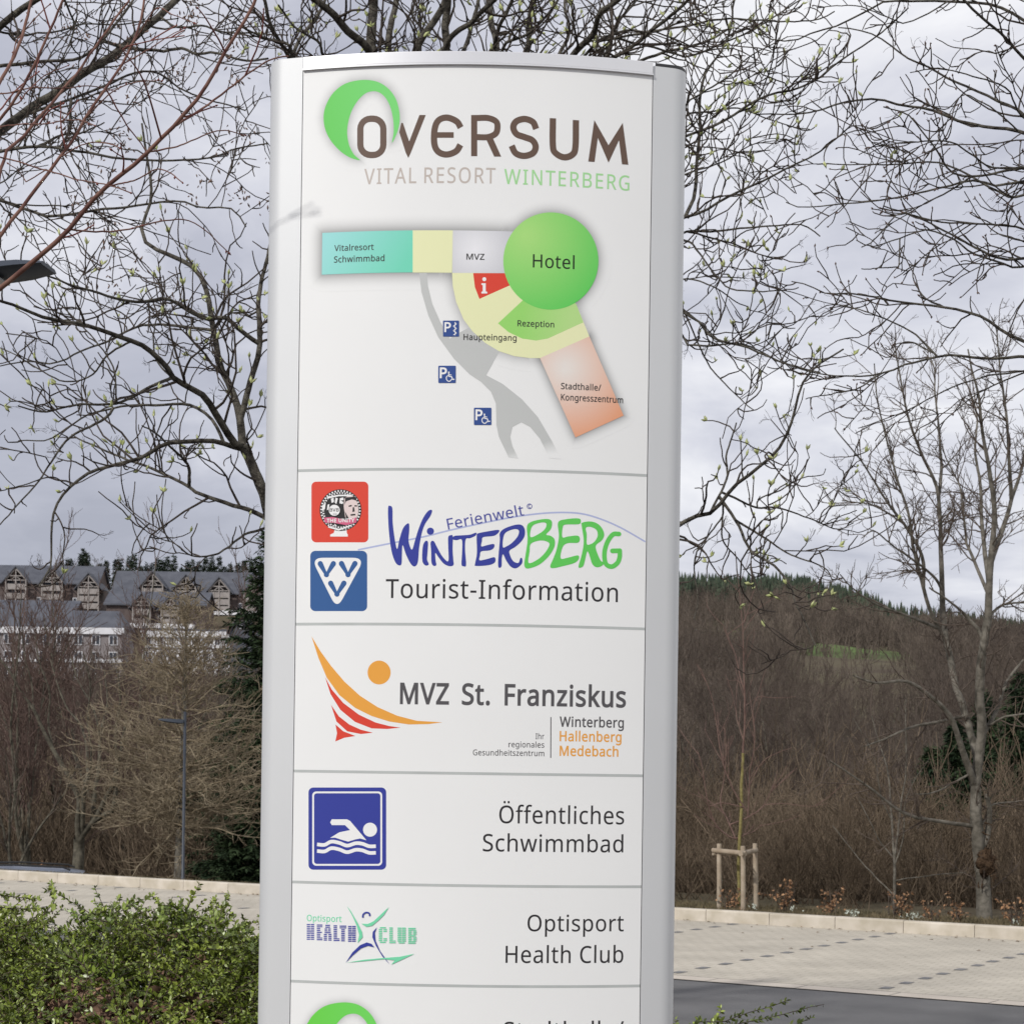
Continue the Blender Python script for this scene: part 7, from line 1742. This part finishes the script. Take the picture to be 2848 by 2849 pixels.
for k, (u, vt, Y, lab) in enumerate(((2660, 2010, 66, 'dark spruce left of the tall grey trunk'), (2740, 1930, 70, 'dark spruce directly behind the tall grey trunk'), (2830, 1880, 68, 'tallest dark spruce right of the tall grey trunk'), (2905, 1900, 75, 'dark spruce cut by the right picture edge'), (2590, 2090, 64, 'lower dark spruce farthest left of the group behind the tall tree'), (2700, 2120, 58, 'lowest dark spruce in front of the group behind the tall tree'))):
    p = P(u, vt, Y); gz_ = float(ground_z(p[0], Y)); needle_tree('spruce_tree', lab, (p[0], Y, gz_), p[2] - gz_, 2.8, 95 + k, 640, 44, .26, m_needle, group='dark spruces behind the tall tree')

# conifers along the skyline behind the terraces: things, one by one
far_spec = [(405, 322, 1.0), (438, 318, 1.0), (487, 300, 1.1), (510, 310, 1.0), (600, 250, 1.5), (578, 300, 1.1), (625, 300, 1.1), (655, 322, 1.0), (720, 318, 1.2), (760, 308, 1.1), (835, 310, 1.2), (868, 322, 1.0), (925, 312, 1.2), (960, 305, 1.2), (1010, 325, 1.0), (1052, 318, 1.1), (1090, 322, 1.0), (1130, 312, 1.3), (1165, 325, 1.0), (1200, 320, 1.1), (1245, 318, 1.1), (1300, 332, 1.0), (1345, 300, 1.2), (1380, 310, 1.1), (1425, 318, 1.2), (1475, 312, 1.2), (1520, 318, 1.2), (1570, 325, 1.1), (1610, 330, 1.1), (1650, 322, 1.2), (1705, 330, 1.1), (1750, 320, 1.2), (1800, 330, 1.1)]
for k, (x, top, s_) in enumerate(far_spec):
    Y = 560 + (k * 37 % 60); p = P(*ZH(x, top), Y); gz_ = float(ground_z(p[0], Y))
    h = max(8.5, p[2] - gz_ + 1.6 + (k * 29 % 7 - 3) * .5)
    needle_tree('skyline_conifer', 'tallest pointed conifer standing clear of the skyline behind the terraces' if top == 250 else 'dark distant conifer in the skyline row behind the slate terraces', (p[0], Y, gz_), h, 1.75 * s_, 200 + k, 190, 14, 1.0, m_pine, group='conifers on the skyline', low=.02)
for x, top, lab in ((790, 235, 'bare round crowned tree on the skyline above the gap between the terraces'), (370, 240, 'bare tree on the skyline above the left terrace'), (1690, 305, 'bare tree on the skyline beside the tall spruce')):
    p = P(*ZH(x, top), 565); gz_ = float(ground_z(p[0], 565)); upright_tree('skyline_tree', lab, (p[0], 565, gz_), (p[2] - gz_) / .9, int(300 + x), m_fine, spread=.6, stems=5, w=.25, d2=1.2, w3=.035)

# ---------------------------------------------------------------- scrub: masses nobody could count
def shrub_proto(rng, stems, h, lean, n2, n3, w):
    """one bush of about unit size as triangles-thin tubes"""
    T_ = Tubes(); p0 = rng.normal(0, .10, (stems, 3)) * (1, 1, 0); d = unit(np.stack((rng.normal(0, lean, stems), rng.normal(0, lean, stems), np.ones(stems)), 1))
    A1 = grow(rng, p0, d, rng.uniform(.6, 1.0, stems) * h, 6, .07, up=.2); T_.add(A1, taper(stems, 7, w * 1.6, w * .6), 3)
    i, t, p, d, r = sprout(rng, A1, n2, .15, (18, 50)); B = grow(rng, p, d, rng.uniform(.15, .42, len(p)) * h, 4, .1, up=.4); T_.add(B, taper(len(p), 5, w * .75, w * .42), 3)
    i, t, p, d, r = sprout(rng, B, n3, .1, (20, 55)); C_ = grow(rng, p, d, rng.uniform(.06, .2, len(p)) * h, 2, .12, up=.3); T_.add(C_, taper(len(p), 3, w * .45, w * .32), 3)
    return np.concatenate(T_.V), np.concatenate(T_.Q)
def scatter(name, protos, pos, scale, rng, m, label=None):
    Vs, Qs, n = [], [], 0
    which = rng.integers(0, len(protos), len(pos)); g = rng.uniform(0, 6.28, len(pos))
    for k, (V, Q) in enumerate(protos):
        s = which == k; c, sn = np.cos(g[s]), np.sin(g[s]); sc2 = scale[s]
        X = (V[None, :, 0] * c[:, None] - V[None, :, 1] * sn[:, None]) * sc2[:, None] + pos[s][:, None, 0]
        Y = (V[None, :, 0] * sn[:, None] + V[None, :, 1] * c[:, None]) * sc2[:, None] + pos[s][:, None, 1]
        Z = V[None, :, 2] * sc2[:, None] + pos[s][:, None, 2]
        Vs.append(np.stack((X, Y, Z), -1).reshape(-1, 3)); Qs.append((Q[None] + (np.arange(s.sum()) * len(V))[:, None, None]).reshape(-1, Q.shape[1]) + n); n += s.sum() * len(V)
    o = link(name, fastmesh(np.concatenate(Vs), np.concatenate(Qs)), m); o['kind'] = 'stuff'
    return o
def positions(rng, n, a0, a1, y0, y1, keep=None, pw=1.):
    a = rng.uniform(a0, a1, n); y = y0 + (y1 - y0) * rng.random(n) ** pw
    k = np.ones(n, bool)
    ys = y
    x = a * ys
    if keep is not None: k = keep(a, x, ys)
    x, ys = x[k], ys[k]
    return np.stack((x, ys, ground_z(x, ys)), 1)
rng = np.random.default_rng(101)
pr = [shrub_proto(rng, 6, 1.0, .48, 7, 9, .0042) for _ in range(8)]
inL = lambda a: (a > -.31) & (a < -.085); inR = lambda a: (a > .055) & (a < .31)
vis = lambda a, x, y: np.abs(a) < .31
pos = positions(rng, 2600, -.31, .31, 29, 62, lambda a, x, y: vis(a, x, y) & (kerb_d(x, y) > np.where(a < -.07, 13, 1.5)), pw=.9)
sc = rng.uniform(1.5, 4.9, len(pos)); dd = kerb_d(pos[:, 0], pos[:, 1]); sc *= np.interp(dd, [1.4, 3, 6, 12, 22], [.24, .38, .56, .9, 1.15])
scatter('brushwood', pr, pos, sc, rng, m_brush)
pr2 = [shrub_proto(rng, 6, 1.0, .26, 7, 8, .0055) for _ in range(5)]
pos = positions(rng, 2400, -.31, .31, 62, 190, vis); scatter('brushwood', pr2, pos, rng.uniform(4, 7.5, len(pos)), rng, m_brush)
pr3 = [shrub_proto(rng, 5, 1.0, .22, 6, 5, .008) for _ in range(5)]
def far_keep(a, x, y):
    k = vis(a, x, y)
    house = (a < -.05) & (y > 312)
    wob = .007 * np.sin(y * .045) + .004 * np.sin(y * .11 + 2)
    mead = ((a > .145 + wob) & (a < .203 + wob * .7) & (y > 262 + 22 * np.sin(a * 170)) & (y < 506 + 9 * np.sin(a * 240)) & (np.sin(x * 12.9 + y * 7.7) < .96)) | ((a > .093) & (a < .122) & (y > 470) & (y < 600)) | ((a > .045) & (a < .083) & (y > 540) & (y < 700)) | ((a > .175) & (y > 705) & (y < 850) & (np.sin(a * 90 + y * .02) > -.2))
    return k & ~house & ~mead
pos = positions(rng, 2300, -.31, .31, 190, 420, far_keep); scatter('bare_wood', pr3, pos, rng.uniform(5, 9, len(pos)), rng, m_wood)
pos = positions(rng, 3300, -.05, .31, 420, 900, far_keep); pr4 = [shrub_proto(rng, 5, 1.0, .22, 5, 3, .012) for _ in range(5)]
hi = np.array([p_[2] for p_ in pos]); scatter('bare_wood', pr4, pos[hi < 71], rng.uniform(6, 10, (hi < 71).sum()), rng, m_wood)
# spruce forest on the crest
def spruce_proto(rng):
    V, Q = [], []; n = 9; tiers = 7
    for k in range(tiers):
        z0 = k / tiers * .92; r = .165 * (1 - k / tiers) ** .85 + .012
        b = len(V)
        for j in range(n):
            g = 2 * math.pi * (j + rng.uniform(-.3, .3)) / n; q = r * rng.uniform(.7, 1.15)
            V.append((q * math.cos(g), q * math.sin(g), z0 + rng.uniform(-.02, .02)))
        V.append((0, 0, z0 + .28)); V.append((0, 0, z0 + .281))
        for j in range(n): Q.append((b + j, b + (j + 1) % n, b + n, b + n + 1))
    return np.array(V), np.array(Q)
ps = [spruce_proto(rng) for _ in range(5)]
pos = positions(rng, 6900, -.05, .31, 740, 960, lambda a, x, y: vis(a, x, y) & (ground_z(x, y) > 63 + 7 * np.sin(a * 60) - 38 * smooth01((a - .15) / .06)) & ((a < .19) | (y > 850)))
scatter('spruce_forest', ps, pos, rng.uniform(6, 12.5, len(pos)), rng, m_pine)

# beech saplings still holding brown leaves, along the kerb
bl = [(R8, 345, 575, 735, .45, 'behind the staked young tree'), (R8, 640, 565, 740, .8, 'right of the staked young tree'), (R8, 895, 600, 760, .7, 'midway between the staked tree and the pale sapling'), (R8, 1225, 590, 775, .6, 'at the foot of the pale sapling'),
      (R8, 1430, 690, 790, .6, 'between the pale sapling and the tall trunk'), (R8, 1880, 640, 815, .9, 'at the right picture edge'), (R8, 1560, 700, 800, .5, 'just left of the tall trunk'), (H7, 385, 545, 660, .5, 'left of the forked tree behind the car')]
for k, (fr, x, y0, y1, wd, where) in enumerate(bl):
    rng = np.random.default_rng(400 + k); a_ = (fr(x, 0)[0] - CU) / F; Y = (KY0 + .9) / (1 - KS * a_) if fr is R8 else 47
    tp = P(*fr(x, y0), Y); bt = P(*fr(x, y1 + 30), Y); bt = np.array((bt[0], Y, min(bt[2], float(ground_z(bt[0], Y)))))
    rt = empty('beech_sapling', tuple(bt), 'low beech sapling with withered brown leaves ' + where, 'sapling', 'beech saplings with brown leaves')
    h = tp[2] - bt[2]; n = 7
    A1 = grow(rng, np.repeat(bt[None], n, 0) + rng.normal(0, .05, (n, 3)) * (1, 1, 0), unit(np.stack((rng.normal(0, .35 * wd, n), rng.normal(0, .3 * wd, n), np.ones(n)), 1)), rng.uniform(.5, 1, n) * h, 7, .1, up=.2)
    i, t, p, d, r = sprout(rng, A1, 7, .2, (30, 65)); B = grow(rng, p, d, rng.uniform(.08, .3, len(p)), 4, .15)
    Tubes().add(A1, taper(n, 8, .010, .004), 4).add(B, taper(len(p), 5, .004, .0025), 3).build('stem', m_fine, rt)
    i, t, p, d, r = sprout(rng, B, 30, .1, (30, 90)); i2, t2, p2, d2, _ = sprout(rng, A1, 16, .3, (40, 90)); p = np.concatenate((p, p2)); d = unit(np.concatenate((d, d2)) + (0, 0, -.5)); m = len(p)
    L_ = rng.uniform(.035, .07, m); a = unit(np.cross(d, rng.normal(size=(m, 3)))); nn = np.cross(a, d)
    V = np.stack((p, p + d * (L_ * .5)[:, None] + a * (L_ * .3)[:, None] + nn * (L_ * .15)[:, None], p + d * L_[:, None], p + d * (L_ * .5)[:, None] - a * (L_ * .3)[:, None] + nn * (L_ * .1)[:, None]), 1).reshape(-1, 3)
    Tubes().raw(V, np.arange(m * 4).reshape(-1, 4)).build('foliage', m_dead, rt, smooth=False)
# tiny white flowers and grass on the verge
m_flower = mat('white_flower', (.50, .54, .46), rough=.7, var=.1)
rng = np.random.default_rng(500); V = []
for x0, y0, n, wx in ((1010, 775, 70, 34), (1330, 798, 60, 80), (478, 746, 20, 22), (1890, 828, 10, 40), (700, 760, 8, 60)):
    for _ in range(n):
        u, v = R8(x0 + rng.normal(0, wx * .5), y0); p = P(u, v, 1); Yk = (KY0 + .5 + rng.uniform(0, .5)) / (1 - KS * p[0])
        X = p[0] * Yk; c = np.array((X, Yk, .15 + rng.uniform(.0, .09))); a = rng.normal(size=3) * .009; b_ = rng.normal(size=3) * .009
        V += [c - a, c - b_, c + a, c + b_]
o = link('verge_flowers', fastmesh(np.array(V), np.arange(len(V)).reshape(-1, 4)), m_flower); o['kind'] = 'stuff'
m_grass = mat('verge_grass', (.07, .06, .03), col2=(.15, .115, .065), rough=.9, scale=3, island=.4)
n = 20000; a = rng.uniform(-.30, .30, n); q = .22 + rng.random(n) * 1.8; Yk = (KY0 + q) / (1 - KS * a); X = a * Yk; Z = ground_z(X, Yk)
h = rng.uniform(.02, .085, n); dx = rng.normal(0, .03, (n, 2)); w_ = .006
V = np.stack((np.stack((X - w_, Yk, Z), 1), np.stack((X + w_, Yk, Z), 1), np.stack((X + dx[:, 0] + .001, Yk + dx[:, 1], Z + h), 1), np.stack((X + dx[:, 0], Yk + dx[:, 1], Z + h), 1)), 1).reshape(-1, 3)
o = link('verge_grass', fastmesh(V, np.arange(n * 4).reshape(-1, 4)), m_grass); o['kind'] = 'stuff'

# ================================================================== EVERGREEN HEDGE IN FRONT
m_leaf = mat('glossy_leaf', (.115, .165, .022), col2=(.225, .275, .046), rough=.38, scale=3, island=.45, spec=.55)
m_stem = mat('hedge_stem', (.06, .045, .03), col2=(.12, .09, .06), rough=.85, scale=20)
m_litter = mat('fallen_leaf', (.13, .075, .048), col2=(.27, .17, .115), rough=.8, scale=6, island=.35, spec=.2)

def leafy(name, label, group, shoots, rng, leaf=(.017, .030), dens=150., tip=None, base=(0, 0, 0)):
    """shoots (m,n,3): stems with paired leaves all along"""
    root = empty(name, base, label, 'hedge', group)
    tb = Tubes(); Lv, n_ = [], 0
    for S_ in shoots:
        m, n, _ = S_.shape; tb.add(S_, taper(m, n, .0026, .0012), 4)
        i, t, p, d, r = sprout(rng, S_, dens, .04, (38, 68)); k = len(p)
        tg = d
        L_ = rng.uniform(*leaf, k) * (1.1 - .35 * t); a = unit(np.cross(d, rng.normal(size=(k, 3)) + (0, 0, 1.2))); nn = unit(np.cross(a, d)); nn *= np.sign(nn[:, 2:3] + 1e-6)
        w_ = L_ * rng.uniform(.19, .27, k)
        q = lambda s, f, l: p + d * (L_ * s)[:, None] + a * (w_ * f)[:, None] + nn * (L_ * l)[:, None]
        V = np.stack((p, q(.32, 1, .07), q(.68, .85, .06), q(1, 0, -.02), q(.68, -.85, .06), q(.32, -1, .07), q(.5, 0, 0)), 1).reshape(-1, 3)
        f = np.array([(0, 6, 2, 1), (6, 3, 2, 2), (0, 5, 4, 6), (6, 4, 3, 3)])
        f = np.array([(0, 6, 2, 1), (0, 5, 4, 6), (6, 4, 3, 2)])
        Lv.append((V, (f[None] + (np.arange(k) * 7)[:, None, None]).reshape(-1, 4)))
    tb.build('stem', m_stem, root)
    T_ = Tubes()
    for V, Q in Lv: T_.raw(V, Q)
    T_.build('foliage', m_leaf, root, smooth=False)
    return root

rng = np.random.default_rng(601)
def top_px(u): return np.interp(u, [-200, 0, 90, 200, 300, 420, 560, 640, 720, 900], [2545, 2550, 2565, 2580, 2560, 2568, 2560, 2590, 2610, 2640])
Yh0, Yh1 = 5.9, 8.6
def hedge_top(x, y):
    u = CU + x / y * F
    ztop = EYE - y / F * (top_px(u) - CV)
    zf = EYE - 7.9 / F * (top_px(CU + x / 7.9 * F) - CV)
    return np.interp(y, [5.6, 6.2, 7.0, 7.9, 8.6], [.80, 1.02, 1.30, 1.0, .85]) + 0 * x, zf
def hz(x, y):
    zf = EYE - 7.9 / F * (top_px(CU + x / 7.9 * F) - CV)
    drop = np.interp(y, [5.4, 6.0, 6.8, 7.5, 7.9, 8.4], [.72, .50, .22, .05, .0, .10])
    hump = .08 * np.sin(x * 5.1 + 1) * np.sin(y * 4.3) + .055 * np.sin(x * 11 + y * 7)
    return zf - drop + hump
N_ = 8200
x = rng.uniform(-2.75, .35, N_); y = rng.uniform(5.5, 8.4, N_)
fgap = lambda x, y: np.minimum(((x + 1.48) / .27) ** 2 + ((y - 7.05) / .36) ** 2, np.minimum(((x + 1.92) / .13) ** 2 + ((y - 6.95) / .2) ** 2, ((x + 1.02) / .12) ** 2 + ((y - 6.85) / .2) ** 2))
gap = fgap(x, y)
k = (gap > 1) | (rng.random(N_) < .10); x, y = x[k], y[k]
depth = rng.random(len(x)) ** 2 * .22
p0 = np.stack((x, y, hz(x, y) - .07 - depth), 1)
g = rng.uniform(0, 6.28, len(x)); d = unit(np.stack((np.cos(g), np.sin(g) * .8 - .15, rng.uniform(-.05, .75, len(x))), 1))
xb = rng.uniform(-2.75, .35, 5200); yb = rng.uniform(6.9, 8.55, 5200)
kb = fgap(xb, yb) > .7; xb, yb = xb[kb], yb[kb]; nb_ = len(xb)
p0 = np.concatenate((p0, np.stack((xb, yb, rng.uniform(.9, np.maximum(.95, hz(xb, yb) - .10))), 1))); gb = rng.uniform(0, 6.28, nb_)
d = np.concatenate((d, unit(np.stack((np.cos(gb), np.sin(gb), rng.uniform(-.1, .6, nb_)), 1)))); x = p0[:, 0]
sh1 = grow(rng, p0, d, rng.uniform(.07, .20, len(x)), 6, .10, up=rng.normal(.1, .3, len(x)))
# taller upright shoots and arching sprays seen against the paving
sp = []
for pts in ([(H7, 375, 1010), (H7, 385, 900), (H7, 362, 775)], [(H7, 790, 1160), (H7, 800, 990), (H7, 865, 885)], [(H7, 870, 990), (H7, 960, 935), (H7, 1110, 875)], [(H7, 1165, 1080), (H7, 1150, 980), (H7, 1115, 890)], [(H7, 1545, 1130), (H7, 1555, 1010), (H7, 1545, 895)], [(H7, 1560, 1100), (H7, 1590, 980), (H7, 1640, 865)],
            [(H7, 1580, 1180), (H7, 1700, 1110), (H7, 1780, 1070)], [(H7, 1600, 1190), (H7, 1740, 1150), (H7, 1830, 1120)], [(H7, -40, 960), (H7, 150, 975), (H7, 320, 965)], [(H7, -60, 860), (H7, 100, 890), (H7, 300, 905)], [(H7, 560, 1080), (H7, 650, 1010), (H7, 740, 965)], [(H7, 1230, 1120), (H7, 1300, 1060), (H7, 1350, 1030)], [(H7, 1340, 1130), (H7, 1420, 1080), (H7, 1490, 1050)],
            [(H7, 1560, 1150), (H7, 1535, 1060), (H7, 1525, 910)], [(H7, 1480, 1260), (H7, 1620, 1270), (H7, 1760, 1240)], [(H7, 1640, 1380), (H7, 1720, 1320), (H7, 1780, 1290)], [(H7, 1800, 1300), (H7, 1830, 1220), (H7, 1850, 1170)]):
    Yc = rng.uniform(7.0, 7.7); q = resample([fr(a, b) for fr, a, b in pts], 9); q3 = np.array([P(u, v, Yc + .05 * i) for i, (u, v) in enumerate(q)]); sp.append(q3)
n = 230; xs_ = rng.uniform(-2.5, .2, n); ys_ = rng.uniform(6.2, 8.0, n); gs = rng.uniform(0, 6.28, n)
arch = grow(rng, np.stack((xs_, ys_, hz(xs_, ys_) - .10), 1), unit(np.stack((np.cos(gs), np.sin(gs), rng.uniform(.3, 1.2, n)), 1)), rng.uniform(.16, .40, n), 8, .07, up=rng.normal(-.2, .3, n))
sp = np.concatenate((np.array(sp), arch))
i, t, p, d, r = sprout(rng, sp, 7, .05, (25, 50), tmax=.6); spb = grow(rng, p, d, rng.uniform(.05, .13, len(p)), 6, .1, up=.3)
hedge = leafy('evergreen_hedge', 'dense glossy small leaved evergreen hedge left of the sign', 'small leaved evergreens by the sign', [sh1, sp, spb], rng, dens=165, base=(-1.3, 7.0, .6))
# long bare inner stems
n = 260; x = rng.uniform(-2.7, .2, n); y = rng.uniform(5.7, 8.1, n); p0 = np.stack((x, y, np.full(n, .90)), 1); tz = hz(x, y) - .05
d = unit(np.stack((rng.normal(0, .7, n), rng.normal(0, .5, n), np.ones(n)), 1)); Tubes().add(grow(rng, p0, d, np.maximum(.05, tz - .90) * .9, 9, .10, up=-.2), taper(n, 10, .005, .002), 4).build('stem', m_stem, hedge)

# second plant on the right: only its tips show
sp = []
for pts in ([(60, 1420), (180, 1340), (300, 1345), (420, 1300), (560, 1262), (660, 1225)], [(200, 1440), (330, 1370), (480, 1335), (640, 1300), (780, 1262), (855, 1248)], [(230, 1440), (262, 1340), (300, 1290), (295, 1255)], [(500, 1460), (640, 1390), (740, 1340), (800, 1312)], [(30, 1440), (60, 1370), (55, 1330)], [(560, 1470), (660, 1380), (690, 1330)], [(90, 1470), (140, 1390), (185, 1320)]):
    Yc = rng.uniform(7.0, 7.4); q = resample([R8(a, b) for a, b in pts], 10); sp.append([P(u, v, Yc + .04 * i) for i, (u, v) in enumerate(q)])
sp = np.array(sp)
N_ = 700; x = rng.uniform(.45, 1.25, N_); y = rng.uniform(6.7, 7.9, N_); z = 1.13 - .22 * ((x - .8) / .5) ** 2 - .25 * ((y - 7.3) / .6) ** 2 + rng.normal(0, .02, N_) - rng.random(N_) ** 2 * .3
g = rng.uniform(0, 6.28, N_); d = unit(np.stack((np.cos(g), np.sin(g), rng.uniform(0, .7, N_)), 1)); sh = grow(rng, np.stack((x, y, z), 1), d, rng.uniform(.06, .15, N_), 6, .1, up=.1)
h2 = leafy('evergreen_shrub', 'small evergreen shrub right of the sign with only arching tips in view', 'small leaved evergreens by the sign', [sp, sh], rng, dens=150, base=(.8, 7.3, .6))
n = 50; p0 = np.stack((rng.uniform(.6, 1.1, n), rng.uniform(7, 7.6, n), np.full(n, .6)), 1); d = unit(np.stack((rng.normal(0, .6, n), rng.normal(0, .4, n), np.ones(n)), 1)); Tubes().add(grow(rng, p0, d, rng.uniform(.3, .5, n), 8, .1), taper(n, 9, .005, .002), 4).build('stem', m_stem, h2)

# withered leaves caught in and under the hedge
n = 2200; x = np.where(rng.random(n) < .6, rng.normal(-1.46, .24, n), rng.uniform(-2.6, .3, n)); y = rng.normal(7.05, .30, n)
z = np.maximum(.95, hz(x, y) - .13 - rng.random(n) * .16); p = np.stack((x, y, z), 1); d = unit(rng.normal(size=(n, 3)) * (1, 1, .45)); a = unit(np.cross(d, rng.normal(0, .5, (n, 3)) + (0, -.5, 1))); nn = np.cross(a, d); L_ = rng.uniform(.03, .075, n); w_ = L_ * rng.uniform(.25, .45, n)
q = lambda s, f, l: p + d * (L_ * s)[:, None] + a * (w_ * f)[:, None] + nn * (L_ * l)[:, None]
V = np.stack((p, q(.35, 1, .15), q(.7, .6, .05), q(1, 0, .12), q(.65, -.8, .18), q(.3, -1, .05), q(.5, 0, -.06)), 1).reshape(-1, 3); f = np.array([(0, 6, 2, 1), (0, 5, 4, 6), (6, 4, 3, 2)])
o = link('leaf_litter', fastmesh(V, (f[None] + (np.arange(n) * 7)[:, None, None]).reshape(-1, 4)), m_litter); o['kind'] = 'stuff'
